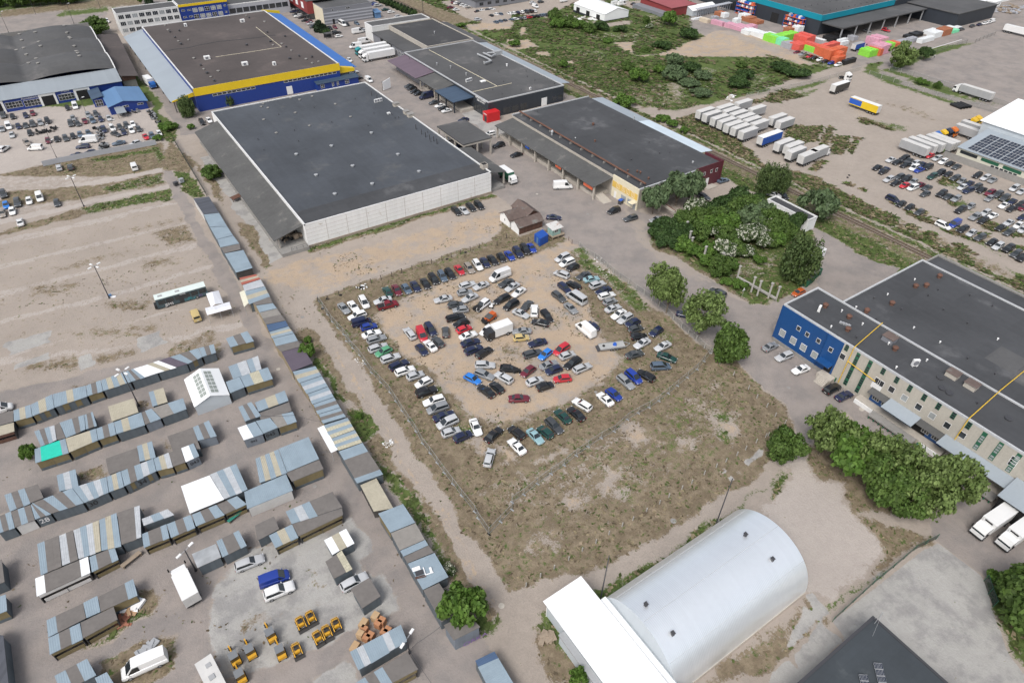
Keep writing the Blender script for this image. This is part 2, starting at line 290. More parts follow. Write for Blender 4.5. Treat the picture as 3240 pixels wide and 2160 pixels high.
for q, a in (('22 1000 780,1180 720,1260 900,1150 960',.7),('22 900 1200,1040 1150,930 1250,880 1400,840 1380',.75),('22 1840 730,2060 740,2130 860,1990 880',.7),('22 1500 880,1640 860,1700 960,1560 980',.6),('22 500 1440,680 1440,560 1568,500 1520',.7),('23 80 230,480 180,300 320,130 380',.5),('22 1620 540,1800 540,1780 620,1640 600',.5),('g 1130 1130,1380 940,1410 980,1230 1160',.8),('g 1460 950,1620 1000,1600 1150,1480 1200',.8),('g 1850 1020,2050 1030,2160 1270,1960 1330',.8),('22 190 1090,470 980,480 995,200 1110',.8),('c 380 560,620 530,560 640,420 640',.8),('12 800 540,920 545,1000 640,820 640',.5)):
 lay('sand',q, 1.2,a)
lay('gravel','32 250 860,330 1000,400 1100,480 1260,720 1300,760 1568 / 33 800 30,900 130,1080 310,880 560,600 800,340 700,200 300,-100 100 / 22 2352 1480 / 32 130 1330,210 1190,110 1080,200 950',1.6)
lay('green','22 2352 1320,2100 1450,1990 1560 / 23 1700 350,1300 540,900 760,840 860,690 670,860 640,1100 540,1500 330,1850 60 / 22 2100 1500 / 32 0 1310,200 1200,180 1260,0 1480',.9,.85)
lay('dry','23 330 880,860 1568,330 1568,170 1150,170 1060',.9); lay('green','23 330 880,800 1500,500 1400,250 1150,180 1050',1,.72)
lay('dry','33 340 740,620 920,580 1000,200 1300,0 1480 / 23 2000 1568,1750 1568 / 33 0 1060,320 830',1.2); lay('soil','33 100 1010,300 880,280 960,60 1200,-100 1400,-150 1250',1.5,.62); lay('green','33 60 1400,440 1030,460 1060,100 1440',.8,.6)
lay('concrete','33 590 1000,1500 290,1560 280,1960 580,2000 660,2200 1270,2500 1700,900 1700,700 1140',.4,warp=False)
for q in ('33 350 760,420 730,620 930,480 1010','33 200 1290,490 990,720 1150,330 1520','33 0 1470,180 1340,320 1500,200 1640,0 1640','33 890 600,1070 455,1130 500,950 660','33 100 1230,330 850,470 960,200 1200','22 2120 1085,2280 985,2350 1010,2180 1130','22 1890 1185,1920 1172,1952 1195,1920 1218','22 1965 1250,2000 1232,2030 1258,1998 1280','22 2055 1195,2080 1182,2105 1198,2080 1216'):
 lay('concrete',q, .45)
lay('green','33 590 880,1080 480,1340 340,1100 500,620 920',1,.8); lay('dry','33 800 30,1500 250,1340 350,1080 480,900 560,1080 310',1); lay('dry','32 380 1080,360 1000,480 900,900 800,1750 1568,760 1568,720 1330,470 1270',1)
lay('green','33 2000 640,2352 560,2700 900,2700 1700,2352 1420,2200 1270',1); lay('dry','33 1540 230,1500 290,1440 320,1560 330',.6)
lay('green','21 1260 560,1420 470,1520 420,1700 330,1900 280,2352 230 / 31 330 400,400 500,455 650,465 860,430 1000,220 1150,0 1230 / 21 2352 1238,2200 1225,1900 1050,1600 850,1300 700',.9)
lay('dry','31 -300 800,60 700,120 850,-100 1000,-400 1000',2,.6); lay('dry','21 1290 700,1600 850,1900 1050,2180 1220,2150 1180,1900 990,1600 800,1300 640',.5,.8)
lay('green','w 176 -100,205 -100,205 172,196 176,196 420,178 420',1.5); lay('dry','w 180 -100,189.5 -100,189.5 500,180 500',1.2,.75); lay('path','w 190.2 -100,192.2 -100,192.2 470,190.2 470',.7,.9)
lay('soil','w 184.9 -100,187.6 -100,187.6 520,184.9 520',.5,.9)
lay('path','w 215 180,330 110,420 60,420 -60,200 -60,200 100,205 170',2); lay('path','20 2000 1200 / 30 -300 1000,500 770,700 640,850 660,1100 760,1700 960,2100 1050,2300 1200,2352 1400 / 31 2352 900,1000 330,560 0 / 20 2352 1568',2)
lay('path','20 1100 970,1500 1020,2352 840 / 30 0 800,600 620,900 560,900 640,500 740,0 870 / 20 2352 900,1600 1060,1500 1100,1560 1180,1400 1160,1300 1060',1.5)
lay('asphalt','30 700 640,1060 560,1000 640,1100 700,1400 840,2352 1120,2352 1060,1400 790,1100 660,1060 640,1200 600,1400 480,2000 280,2352 140,2352 200,1900 400,1500 520,1160 650,2352 1040,2800 900,2800 200,2352 60,1800 250,1300 350,900 540',1.5)
lay('asphalt','w 300 205,520 130,620 330,360 330,290 260',2); lay('asphalt','30 -200 340,200 250,900 300,1400 100,2352 0,2352 200,1800 300,1300 420,900 560,680 600,260 470,-300 300',1.5)
for i in range(9):
 a = 1.0*i; lay('dry',f'30 {850+a*62:.0f} {890+a*20+i%2*8:.0f}, {1350+a*30:.0f} {985+a*16:.0f}, {1360+a*30:.0f} {998+a*16:.0f}, {850+a*62:.0f} {903+a*20:.0f}',.7,.55)
for q in ('30 150 1150,520 1170,450 1300,180 1330','30 560 1150,620 1170,500 1400,440 1400','30 600 1250,760 1250,700 1420,580 1420','30 800 1250,850 1270,790 1430,740 1420','30 0 900,500 800,380 880,0 960','30 480 1480,600 1470,440 1568,360 1568','30 820 1080,1300 1160,1240 1220,840 1130'): lay('green',q, 1.2,.6)
for q, a in (('31 1580 60,1850 100,1760 180,1580 130',.62),('31 1600 220,1900 310,1850 380,1640 320',.62),('31 1900 420,2352 560,2352 640,1960 520',.6),('31 1200 330,2352 760,2352 860,1250 420',.5),('30 2352 1250,2000 1180,2150 1120',.7),('31 2100 430,2352 500,2352 540',.6),('31 1900 150,2352 300,2352 340,1950 230',.5)): lay('green',q, 2,a)
for q, a in (('31 1180 440,1280 460,1280 540,1140 520',.8),('31 1500 620,1680 600,1700 700,1560 720',.7),('31 1700 700,2100 850,2352 1000,2352 1060,1900 880',.7),('31 1340 540,1460 540,1460 590,1350 600',.7)): lay('sand',q, 1.5,a); lay('dry',q, 2,a*.8)
for q, a in (('20 930 400,1130 390,1100 520,1200 540,1500 450,1700 360,1900 290,2352 360 / 30 500 640,0 510 / 20 2352 540,1800 540,1400 510,1100 530',1),('20 -50 360,160 370,250 430,60 460,-60 440',.9),('20 200 480,340 470,360 520,230 520',.8),('20 490 560,560 560,560 590,490 590',.9),('20 60 270,140 260,140 330,80 340',.8),('10 1900 230,2150 200,2352 180,2352 280,2000 280',.9)): lay('sand',q, 1.6,a)
for q, a in (('20 600 310,1300 310,1350 390,700 380',.55),('20 900 800,1500 760,1600 980,1200 1000,900 900',.62),('20 560 470,900 470,850 600,600 560',.5),('20 1400 640,1900 640,1900 900,1500 900',.5),('20 1180 150,1500 140,1560 220,1300 260',.6),('20 2100 680,2352 650,2352 820,2200 880',.5)): lay('dry',q, 2.5,a)
lay('path','20 1920 310,2000 300,2352 400 / 30 400 590,900 650,700 650,300 540,0 470',1.2); lay('path','20 -100 110,330 170,340 130,560 40,900 30,560 -40,-100 -60',1.5); lay('path','10 1980 190,1840 120,1700 20,1900 0,2352 80,2352 230,2150 220',1.2)
lay('path','20 560 210,860 225,1080 200,1100 230,900 260,700 220,420 150',1); lay('path','20 1000 30,1280 0,1400 110,1340 130,1080 90',.8); lay('dry','10 1280 0,1500 0,1990 190,1850 220,1450 150',1.5); lay('path','w 170 290,176 290,176 470,170 470',1)
lay('asphalt','10 290 0,1060 0,1080 0,1350 140,1080 220,640 360,560 240,250 80',.8)
for q, w in (('13 1700 0,1900 330,2120 700,2200 900',.55),('13 1640 0,1840 330,2060 700,2150 900',.55),('12 700 60,980 470,1220 830,1480 1300',.5)): strip('sand',q, w, .4,.8)
for q in ('22 2010 1560,2352 1330 / 32 120 1180','31 2352 720,1000 240,560 40'): strip('green',q, .7,.4,.6)
strip('soil','g 1900 340,2352 400',.8,.5,.5)
ph = vnoise(PX, PY, .05,9)
ZG = np.zeros(len(PX)); hump = np.clip(np.minimum(np.minimum((PX-200)/15,(330-PX)/15),np.minimum((PY-195)/15,(400-PY)/20)),0,1)
ZG += hump*(vnoise(PX, PY, .06,21)*1.4+vnoise(PX, PY, .2,22)*.5-.55); ZG = np.where(np.abs(ZG) < 1e-6,0,ZG)
def ground_mat():
 m, n, b = newmat('ground'); geo = n.new('NewGeometry').outputs['Position']
 a1 = n.new('Attribute',attribute_name='lay_a'); a2 = n.new('Attribute',attribute_name='lay_b')
 s1 = n.new('SeparateColor'); n.put(s1.inputs[0],a1.outputs['Color']); s2 = n.new('SeparateColor'); n.put(s2.inputs[0],a2.outputs['Color'])
 w = {'sand': s1.outputs[0],'dry': s1.outputs[1],'green': s1.outputs[2],'asphalt': a1.outputs['Alpha'],'gravel': s2.outputs[0],'concrete': s2.outputs[1],'soil': s2.outputs[2],'path': a2.outputs['Alpha']}
 big = n.noise(geo, .09,3,.5); mid = n.noise(geo, .55,4,.62); fine = n.noise(geo, 2.6,4,.7); grit = n.noise(geo, 9,2,.6)
 edge = n.math('ADD',n.math('MULTIPLY',n.math('SUBTRACT',mid, .5),1.5),n.math('MULTIPLY',n.math('SUBTRACT',fine, .5),1.3))
 def cov(k, th=.5,sw=.16,am=1.0): return n.ramp(n.math('MULTIPLY_ADD',edge, am, w[k]),th-sw, th+sw)
 def tone(c, ab, am, af, ag=.0):
  v = n.math('ADD',1.0,n.math('MULTIPLY',n.math('SUBTRACT',big, .5),ab*3)); v = n.math('ADD',v, n.math('MULTIPLY',n.math('SUBTRACT',mid, .5),am*3)); v = n.math('ADD',v, n.math('MULTIPLY',n.math('SUBTRACT',fine, .5),af*3))
  if ag: v = n.math('ADD',v, n.math('MULTIPLY',n.math('SUBTRACT',grit, .5),ag*3))
  return n.mul(c, v)
 C = GC
 base = tone(C['path'],.12,.12,.10,.08)
 c = base
 c = n.mix(cov('path'),c, tone(C['path'],.10,.10,.10,.08))
 sand = n.mix(n.ramp(n.noise(geo, .22,5,.7),.44,.64),tone(C['sand'],.06,.08,.10,.08),tone(C['path'],.06,.08,.1,.08))
 sand = n.mix(n.ramp(n.noise(geo, 1.7,3,.75),.63,.70),sand, C['soil'])
 c = n.mix(cov('gravel'),c, tone(C['gravel'],.06,.08,.10,.16))
 asp = n.mix(n.ramp(n.noise(geo, .16,5,.62),.40,.66),tone(C['asphalt'],.10,.08,.06,.08),tone(C['asphalt2'],.1,.08,.06,.08))
 c = n.mix(cov('asphalt',am=.55),c, asp)
 conc = n.mix(n.ramp(n.noise(geo, .2,5,.66),.45,.62),tone(C['concrete'],.10,.10,.08,.06),tone(C['concrete2'],.10,.1,.08,.06))
 c = n.mix(cov('concrete',am=.3,sw=.1),c, conc)
 c = n.mix(cov('sand'),c, sand)
 c = n.mix(cov('soil'),c, tone(C['soil'],.1,.15,.2,.1))
 dry = n.mix(n.ramp(n.noise(geo, .45,5,.7),.40,.62),tone(C['dry'],.15,.15,.22,.16),tone(C['dry2'],.12,.15,.2,.16))
 dry = n.mix(n.ramp(n.math('ADD',n.noise(geo, .8,5,.75),n.math('MULTIPLY',big, .25)),.66,.80),dry, tone(C['green'],.1,.15,.2,.1))
 dry = n.mix(n.ramp(n.noise(geo, .33,4,.7),.62,.74),dry, tone(C['sand'],.1,.15,.2,.1))
 c = n.mix(cov('dry'),c, dry)
 gr = n.mix(n.ramp(n.noise(geo, .35,5,.7),.40,.64),tone(C['green'],.2,.2,.25,.15),tone(C['green2'],.15,.2,.25,.15))
 gr = n.mix(n.ramp(n.noise(geo, .13,5,.7),.60,.78),gr, tone(C['dry'],.1,.2,.25,.15))
 c = n.mix(cov('green'),c, gr)
 n.put(b.inputs['Base Color'],c); b.inputs['Roughness'].default_value = .95; b.inputs['Specular IOR Level'].default_value = .2
 bp = n.new('Bump'); bp.inputs['Strength'].default_value = .5; bp.inputs['Distance'].default_value = .25
 n.put(bp.inputs['Height'],n.math('MULTIPLY_ADD',mid, .6,fine)); n.put(b.inputs['Normal'],bp.outputs[0]); return m
GC = {'sand': (.40,.312,.228),'path': (.335,.290,.250),'dry': (.165,.130,.088),'dry2': (.23,.185,.128),'green': (.072,.105,.030),'green2': (.105,.135,.042),'asphalt': (.285,.252,.230),'asphalt2': (.235,.213,.20),'gravel': (.395,.352,.318),'concrete': (.36,.35,.33),'concrete2': (.275,.267,.258),'soil': (.165,.132,.10)}
gm = ground_mat()
A1 = np.stack([MASK['sand'],MASK['dry'],MASK['green'],MASK['asphalt']],1); A2 = np.stack([MASK['gravel'],MASK['concrete'],MASK['soil'],MASK['path']],1)
nx, ny = len(gx),len(gy); ii, jj = np.meshgrid(np.arange(nx-1),np.arange(ny-1),indexing='ij'); k0 = (ii*ny+jj).ravel()
QUAD = np.stack([k0,k0+ny, k0+ny+1,k0+1],1); VERT = np.stack([PX, PY, ZG],1)
fm = np.stack([MASK[k] for k in LAY],1); fdom = fm.argmax(1); fdom = np.where(fm.max(1) < .5,99,fdom); fd = fdom[k0]
def ground_part(name, sel):
 q = QUAD[sel]; used, inv = np.unique(q, return_inverse=True); q = inv.reshape(-1,4)
 me = bpy.data.meshes.new(name); me.vertices.add(len(used)); me.vertices.foreach_set('co',VERT[used].astype(np.float32).ravel())
 me.loops.add(q.size); me.loops.foreach_set('vertex_index',q.astype(np.int32).ravel()); me.polygons.add(len(q)); me.polygons.foreach_set('loop_start',np.arange(0,q.size, 4,dtype=np.int32)); me.polygons.foreach_set('use_smooth',np.ones(len(q),bool))
 me.update(calc_edges=True)
 for nm, A in (('lay_a',A1),('lay_b',A2)):
  at = me.attributes.new(nm, 'FLOAT_COLOR','POINT'); at.data.foreach_set('color',A[used].astype(np.float32).ravel())
 me.materials.append(gm); o = bpy.data.objects.new(name, me); COL.objects.link(o); tag(o, kind='structure'); return o
cls = np.where(np.isin(fd, [3]),1,np.where(np.isin(fd, [0,4,7]),2,np.where(fd == 5,3,np.where(fd == 1,4,np.where(fd == 2,5,0)))))
for c, nm in enumerate(('ground','road','dirt_path','pavement','dry_grass_ground','grass_ground')): ground_part(nm, cls == c)
# ================================================================ BUILDINGS
def on_x(t, x, y, X):
 """survey point on the wall plane x = X -> (y, z)"""
 p = P(t, x, y, 0); k = X/p[0]; return p[1]*k, HC*(1-k)
def on_y(t, x, y, Y):
 p = P(t, x, y, 0); k = Y/p[1]; return p[0]*k, HC*(1-k)
m_roofA = mat('bitumen_slate_blue',(.058,.065,.076),.8,n1=(.9,.09),n2=(.06,.26),sheet=(5,8.5,0,.05),brick=(1.0,.10,RAD(90),.01,9),col2=(.085,.088,.092),spot=(.10,.56,.2))
m_roofB = mat('bitumen_brown',(.075,.062,.058),.85,n1=(.8,.1),n2=(.05,.26),sheet=(7,11,0,.04),brick=(1.0,.05,0,.006,10),col2=(.105,.085,.078),spot=(.08,.54,.2))
m_roofC = mat('bitumen_grey',(.078,.078,.079),.85,n1=(.8,.1),n2=(.06,.25),sheet=(6,9,0,.05),brick=(1.0,.08,0,.006,9),col2=(.125,.12,.118),spot=(.09,.55,.2))
m_roofD = mat('bitumen_black',(.045,.045,.047),.85,n1=(1,.1),n2=(.07,.22),brick=(1.0,.09,0,.008,6),col2=(.085,.082,.08),spot=(.14,.58,.15))
m_roofE = mat('bitumen_dark_grey',(.052,.054,.058),.82,n1=(.8,.1),n2=(.06,.28),sheet=(8,6,0,.07),brick=(1.0,.10,RAD(90),.006,8),col2=(.095,.096,.1),spot=(.08,.56,.15))
m_slate = mat('weathered_slate_sheets',(.085,.085,.083),.9,n1=(1.2,.14),n2=(.12,.18),brick=(1.15,.10,0,.02,1.7),col2=(.14,.135,.125),spot=(.25,.58,.15))
m_white = mat('white_panel_wall',(.76,.76,.75),.75,n1=(.8,.05),n2=(.12,.07),col2=(.52,.48,.42),spot=(.55,.62,.12),streak=.06)
m_plinth = mat('stained_plinth',(.30,.25,.20),.9,n1=(1,.15),n2=(.2,.2))
m_blue = mat('blue_cladding',(.012,.040,.22),.45,n1=(2,.04),n2=(.1,.06),streak=.04)
m_yellow = mat('yellow_cladding',(.72,.50,.015),.45,n1=(2,.03),n2=(.15,.06),streak=.05)
m_greymetal = mat('pale_grey_metal_roof',(.27,.30,.325),.5,n1=(2,.03),n2=(.1,.06),sheet=(1.1,0,0,.03),bump=('x',.5,.2))
m_greymetal_y = mat('pale_grey_metal_roof_b',(.30,.34,.375),.5,n1=(2,.03),n2=(.1,.06),sheet=(0,6,0,.04),bump=('y',.5,.2))
m_bluemetal = mat('bright_blue_metal_roof',(.035,.15,.46),.55,n1=(2,.03),n2=(.1,.05),sheet=(0,1.1,0,.02),bump=('y',.5,.2))
m_bluetile = mat('dusty_blue_metal_roof',(.10,.20,.36),.5,n1=(1,.04),n2=(.1,.08),sheet=(1.1,0,0,.04))
m_cap = mat('parapet_cap_metal',(.46,.47,.48),.5,n1=(2,.05),n2=(.2,.1),col2=(.35,.22,.16),spot=(.5,.70,.06))
m_capw = mat('parapet_cap_white',(.66,.66,.65),.6,n1=(2,.06),n2=(.2,.1))
m_conc = mat('concrete_wall',(.42,.385,.335),.9,n1=(1.6,.13),n2=(.2,.10),streak=.06)
m_concd = mat('concrete_dark',(.26,.25,.235),.9,n1=(1.5,.14),n2=(.2,.14),streak=.05)
m_dark = mat('anthracite_cladding',(.028,.034,.044),.5,n1=(2,.04),n2=(.1,.06),sheet=(1.1,1.1,0,.05))
m_glass = mat('window_glass',(.03,.035,.04),.08,n1=(.7,.3),n2=None, spec=.8)
m_glassl = mat('window_glass_blinds',(.32,.34,.34),.12,n1=(.9,.2),n2=None, spec=.8)
m_frame = flat('white_window_frame',(.75,.75,.74),.5)
m_steel = mat('galvanised_steel',(.42,.43,.44),.45,.3,n1=(3,.08),n2=None)
m_dsteel = flat('dark_steel',(.05,.05,.055),.5)
m_rust = mat('rusty_pipe',(.13,.065,.045),.85,n1=(3,.15),n2=(.5,.15))
m_cream = mat('cream_plaster',(.66,.60,.45),.8,n1=(1,.06),n2=(.15,.06),streak=.05)
m_yplast = mat('ochre_plaster',(.66,.44,.10),.8,n1=(1,.06),n2=(.15,.06))
m_burg = mat('burgundy_cladding',(.10,.022,.032),.5,n1=(2,.04),n2=(.1,.06),sheet=(1.1,0,0,.06))
m_red = mat('red_cladding',(.55,.018,.022),.45,n1=(2,.04),n2=(.2,.05))
m_redb = mat('brick_red_cladding',(.22,.035,.035),.6,n1=(2,.05),n2=(.1,.06))
m_grey = mat('grey_cladding',(.20,.205,.225),.6,n1=(2,.04),n2=(.1,.06))
m_grey2 = mat('light_grey_cladding',(.38,.39,.42),.6,n1=(2,.04),n2=(.1,.06))
m_teal = mat('teal_cladding',(.0,.24,.33),.5,n1=(2,.03),n2=(.1,.05),sheet=(6,6,0,.04))
m_bluef = mat('azure_cladding',(.010,.066,.21),.45,n1=(2,.05),n2=(.12,.08),sheet=(1.2,1.2,0,.06),streak=.05)
m_purple = mat('purple_brown_metal_roof',(.13,.095,.12),.6,n1=(2,.05),n2=(.2,.08),sheet=(0,1.1,0,.06))
m_navyroof = mat('slate_blue_metal_roof',(.045,.075,.12),.5,n1=(2,.05),n2=(.2,.08),sheet=(0,.9,0,.12))
m_brownroof = mat('brown_corrugated_roof',(.125,.092,.08),.85,n1=(1.2,.12),n2=(.3,.2),col2=(.17,.165,.15),spot=(.35,.52,.15),sheet=(1.0,0,0,.08))
m_brownwall = mat('brown_board_wall',(.10,.05,.035),.8,n1=(2,.1),n2=(.2,.1),sheet=(.3,.3,0,.2))
m_hang = mat('silver_hangar_skin',(.86,.90,.93),.34,.62,n1=(1.5,.02),n2=(.12,.04),sheet=(.6,0,0,.015),bump=('x',.3,.18))
m_hangw = mat('white_ribbed_roof',(.82,.83,.83),.55,n1=(2,.015),n2=(.12,.02),sheet=(0,.55,0,.015),bump=('y',.55,.25))
m_gable = mat('pale_grey_sheet_wall',(.46,.50,.53),.55,n1=(2,.03),n2=(.15,.05),sheet=(0,.5,0,.02))
m_tent = mat('white_tent_fabric',(.80,.81,.81),.6,n1=(2,.02),n2=(.2,.04))
m_solar = mat('solar_cells',(.012,.018,.035),.18,n1=None, n2=(.2,.2),spec=.7)
m_solfr = flat('panel_frame',(.45,.46,.47),.4)
m_wood = mat('weathered_wood',(.30,.24,.18),.9,n1=(3,.15),n2=(.4,.15))
m_green = mat('green_painted_steel',(.02,.11,.06),.6,n1=(2,.08),n2=(.3,.1))
m_turq = mat('turquoise_boards',(.28,.42,.38),.8,n1=(2,.12),n2=(.4,.12),sheet=(.25,.25,0,.15))
m_yel2 = flat('yellow_gas_pipe_paint',(.70,.45,.04),.5)
m_blk = flat('black_opening',(.012,.012,.013),.9)
m_interior = mat('dim_interior',(.06,.055,.05),.95,n1=(1,.2),n2=None)
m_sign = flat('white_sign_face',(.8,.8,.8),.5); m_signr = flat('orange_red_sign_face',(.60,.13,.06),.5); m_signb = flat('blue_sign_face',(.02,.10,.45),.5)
def house(name, label, cat, x0,x1,y0,y1): return thing(name, label, cat, ((x0+x1)/2,(y0+y1)/2,0))
def shell(root, x0,x1,y0,y1,h, wall, roof, cap=m_cap, par=.35,sides='NSEW',low=None, roofname='roof',wallname='wall'):
 b = MB(); b.box(x0,x1,y0,y1,0,h-.45); w = b.build(wallname, wall, root)
 b = MB(); b.box(x0+.12,x1-.12,y0+.12,y1-.12,h-.52,h-.30); r = b.build(roofname, roof, root)
 b = MB(); o = .04
 if 'S' in sides: b.box(x0-o, x1+o, y0-o, y0+par, h-.45,h)
 if 'N' in sides: b.box(x0-o, x1+o, y1-par, y1+o, h-.45,h)
 if 'W' in sides: b.box(x0-o, x0+par, y0+(par if 'S' in sides else -o),y1-(par if 'N' in sides else -o),h-.45,h)
 if 'E' in sides: b.box(x1-par, x1+o, y0+(par if 'S' in sides else -o),y1-(par if 'N' in sides else -o),h-.45,h)
 if b.v: b.build('parapet',cap, root)
 return w, r
def wbox(b, face, plane, u0,u1,z0,z1,d0,d1):
 """box on a wall: face S/W looks to -y/-x, N/E to +; d0..d1 proud of the plane"""
 s = -1 if face in 'SW' else 1; a, c = sorted((plane+s*d0,plane+s*d1)); u0,u1 = sorted((u0,u1))
 if face in 'SN': b.box(u0,u1,a, c, z0,z1)
 else: b.box(a, c, u0,u1,z0,z1)
def window(root, face, plane, u, z, w, h, nx=1,ny=1,fr=m_frame, gl=m_glass, name='window',t=.065):
 b = MB(); u0,u1 = u-w/2,u+w/2
 for q in ((u0,u1,z, z+t),(u0,u1,z+h-t, z+h)): wbox(b, face, plane, *q, -.05,.06)
 for i in range(nx+1):
  c = u0+(u1-u0)*i/nx; c = min(max(c, u0+t/2),u1-t/2); wbox(b, face, plane, c-t/2,c+t/2,z+t, z+h-t, -.05,.06)
 for j in range(1,ny): c = z+h*j/ny; wbox(b, face, plane, u0+t, u1-t, c-t/2,c+t/2,-.04,.05)
 f = b.build(name, fr, root); b = MB(); wbox(b, face, plane, u0+t*.4,u1-t*.4,z+t*.4,z+h-t*.4,-.05,.025); b.build('pane',gl, f); return f
def part_box(root, name, m, *q, mi=0):
 b = MB(); b.box(*q); return b.build(name, m, root)
def wall_panel(root, name, m, face, plane, u0,u1,z0,z1,d=.03,d0=-.05):
 b = MB(); wbox(b, face, plane, u0,u1,z0,z1,d0,d); return b.build(name, m, root)
def text(root, s, size, loc, rot, m, name='sign_lettering',ex=.03,align='CENTER'):
 c = bpy.data.curves.new('t','FONT'); c.body = s; c.size = size; c.extrude = ex; c.align_x = align; c.align_y = 'CENTER'; c.space_line = 1.0
 o = bpy.data.objects.new('t',c); COL.objects.link(o); bpy.context.view_layer.update()
 me = bpy.data.meshes.new_from_object(o); bpy.data.objects.remove(o); me.materials.clear(); me.materials.append(m)
 M4 = Matrix.Translation(loc) @ rot;
 if root is not None: M4 = wm(root).inverted() @ M4
 me.transform(M4); q = bpy.data.objects.new(name, me); COL.objects.link(q); q.parent = root; return q
def rot_face(face): return (Matrix.Rotation({'S': 0,'W': -math.pi/2,'E': math.pi/2,'N': math.pi}[face],4,'Z') @ Matrix.Rotation(math.pi/2,4,'X'))
def slab(root, name, m, pts4,z4,th=.14):
 """sloping sheet roof: four plan corners anticlockwise with heights"""
 b = MB(); b.prism(pts4,[z-th for z in z4],z4); return b.build(name, m, root)
def post(root, name, m, x, y, z0,z1,w=.3): b = MB(); b.box(x-w/2,x+w/2,y-w/2,y+w/2,z0,z1); return b.build(name, m, root)
def vent(root, x, y, z, r=.45,h=.45,m=None, name='roof_vent'):
 b = MB(); b.tube((x, y, z-.1),(x, y, z+h*.6),r*.75,r*.75,12); b.tube((x, y, z+h*.6),(x, y, z+h*.8),r, r, 12); b.tube((x, y, z+h*.8),(x, y, z+h),r, r*.55,12)
 return b.build(name, m or m_steel, root, smooth=30)
def pipe(root, x, y, z, h=1.1,r=.11,m=None): b = MB(); b.tube((x, y, z-.1),(x, y, z+h),r, r, 8); b.tube((x, y, z+h),(x, y, z+h+.12),r*1.7,r*1.2,8); return b.build('vent_pipe',m or m_dsteel, root)
def acunit(root, x, y, z, w=.95,d=.4,h=.75,a=0.0):
 b = MB(); b.obox((x, y),w/2,d/2,z+.15,z+.15+h, a)
 for s in (-1,1): b.obox((x+s*w*.35*math.cos(a),y+s*w*.35*math.sin(a)),.04,d/2+.06,z-.05,z+.16,a)
 o = b.build('air_conditioner',m_frame, root); g = MB(); f = np.array((math.sin(a),-math.cos(a))); c = np.array((x, y))+f*(d/2)
 g.tube((c[0],c[1],z+.15+h*.5),(c[0]+f[0]*.03,c[1]+f[1]*.03,z+.15+h*.5),h*.38,h*.38,14); g.build('fan_grille',m_grey, o); return o
def vbox(root, x, y, z, w, d, h, m, cap=None, name='vent_box'):
 b = MB(); b.box(x-w/2,x+w/2,y-d/2,y+d/2,z-.1,z+h); o = b.build(name, m, root)
 if cap is not None: b = MB(); b.box(x-w/2-.15,x+w/2+.15,y-d/2-.15,y+d/2+.15,z+h, z+h+.1); b.build('box_lid',cap, o)
 return o
r = house('warehouse','large warehouse with a peeling white panel wall and dark blue-grey roof above the dirt yard','warehouse',41.5,102,162.3,257.6)
shell(r, 41.5,102,162.3,257.6,7.5,m_white, m_roofA, m_capw, sides='NWE')
part_box(r, 'roof_edge_strip',m_roofE, 41.9,101.6,162.55,170.5,7.1,7.215); part_box(r, 'plinth',m_plinth, 41.3,102.2,162.12,163,0,.75); part_box(r, 'front_parapet',m_white, 41.46,102.04,162.26,162.5,7.05,7.42)
b = MB(); b2 = MB()
for i in range(1,10): b.box(41.5+i*6.05-.03,41.5+i*6.05+.03,162.27,162.4,.76,7.0)
for k in (2.0,3.2,4.4,5.6):
 for i in range(10): b.box(41.5+i*6.05+.1,41.5+i*6.05+5.95,162.28,162.4,k+(i*37 % 5-2)*.02-.015,k+(i*37 % 5-2)*.02+.015)
b.build('panel_joints',m_plinth, r)
for t, x, y in (('10',1060,1222),('10',693,1342),('10',370,1419),('10',888,1525),('10',1303,1420),('11',552,42),('11',1067,122),('11',724,215),('11',1497,9)):
 q = P(t, x, y, 7.4); vent(r, q[0],q[1],7.2,.62,.6)
for x, y in ((70,1100),(360,1037),(490,1157),(186,1222),(728,957),(868,1074),(515,887),(400,917),(110,992),(48,982),(318,902),(66,954)):
 q = P('10',x, y, 7.3); vent(r, q[0],q[1],7.2,.5,.35,m_concd)
for x, y in ((1470,1190),(1522,1236),(1558,1262),(1596,1283),(1633,1299),(1663,1322),(1062,880),(1114,915)): q = P('10',x, y, 7.2); pipe(r, q[0],q[1],7.2,1.7,.13)
for x, y in ((210,1060),(535,990),(912,915),(1085,1045),(697,1130),(1030,1160),(354,1203),(392,1304),(1280,1090),(1310,1085),(1255,1060),(1577,1220),(1607,1305),(20,1287),(75,1385)): q = P('10',x, y, 7.2); pipe(r, q[0],q[1],7.2,.5,.09)
for x, y, w, d in ((1288,975,2.1,1.7),(1382,1047,1.7,2),(1420,1073,2.2,1.8)): q = P('10',x, y, 7.2); vbox(r, q[0],q[1],7.2,w, d, 1.2,m_conc, m_concd)
q = P('10',2095,1545,7.2); vbox(r, q[0],q[1],7.2,1.9,1.9,1.5,m_conc, None); part_box(r, 'shaft_opening',m_blk, q[0]-.75,q[0]+.75,q[1]-.75,q[1]+.75,8.6,8.715)
for x, y in ((1100,944),(1124,938),(1148,933)): q = P('10',x, y, 7.2); acunit(r, q[0],q[1],7.2,1.0,.45,1.1)
q = P('10',1219,1050,7.2); acunit(r, q[0],q[1],7.2,1.1,.8,.5)
slab(r, 'side_canopy',m_slate, [(32.9,163.6),(41.4,163.6),(41.4,250),(32.9,250)],[4.3,6.6,6.6,4.3],.18)
for i in range(15): post(r, 'canopy_post',m_conc, 34.3,164.6+i*6.05,1.0,4.45,.35)
part_box(r, 'loading_dock',m_concd, 33.7,41.35,161.2,250,0,1.05)
b = MB()
for x in (36.5,38,39.8,41): b.tube((x, 161.4,1.05),(x, 161.4,2.1),.04,.04,6)
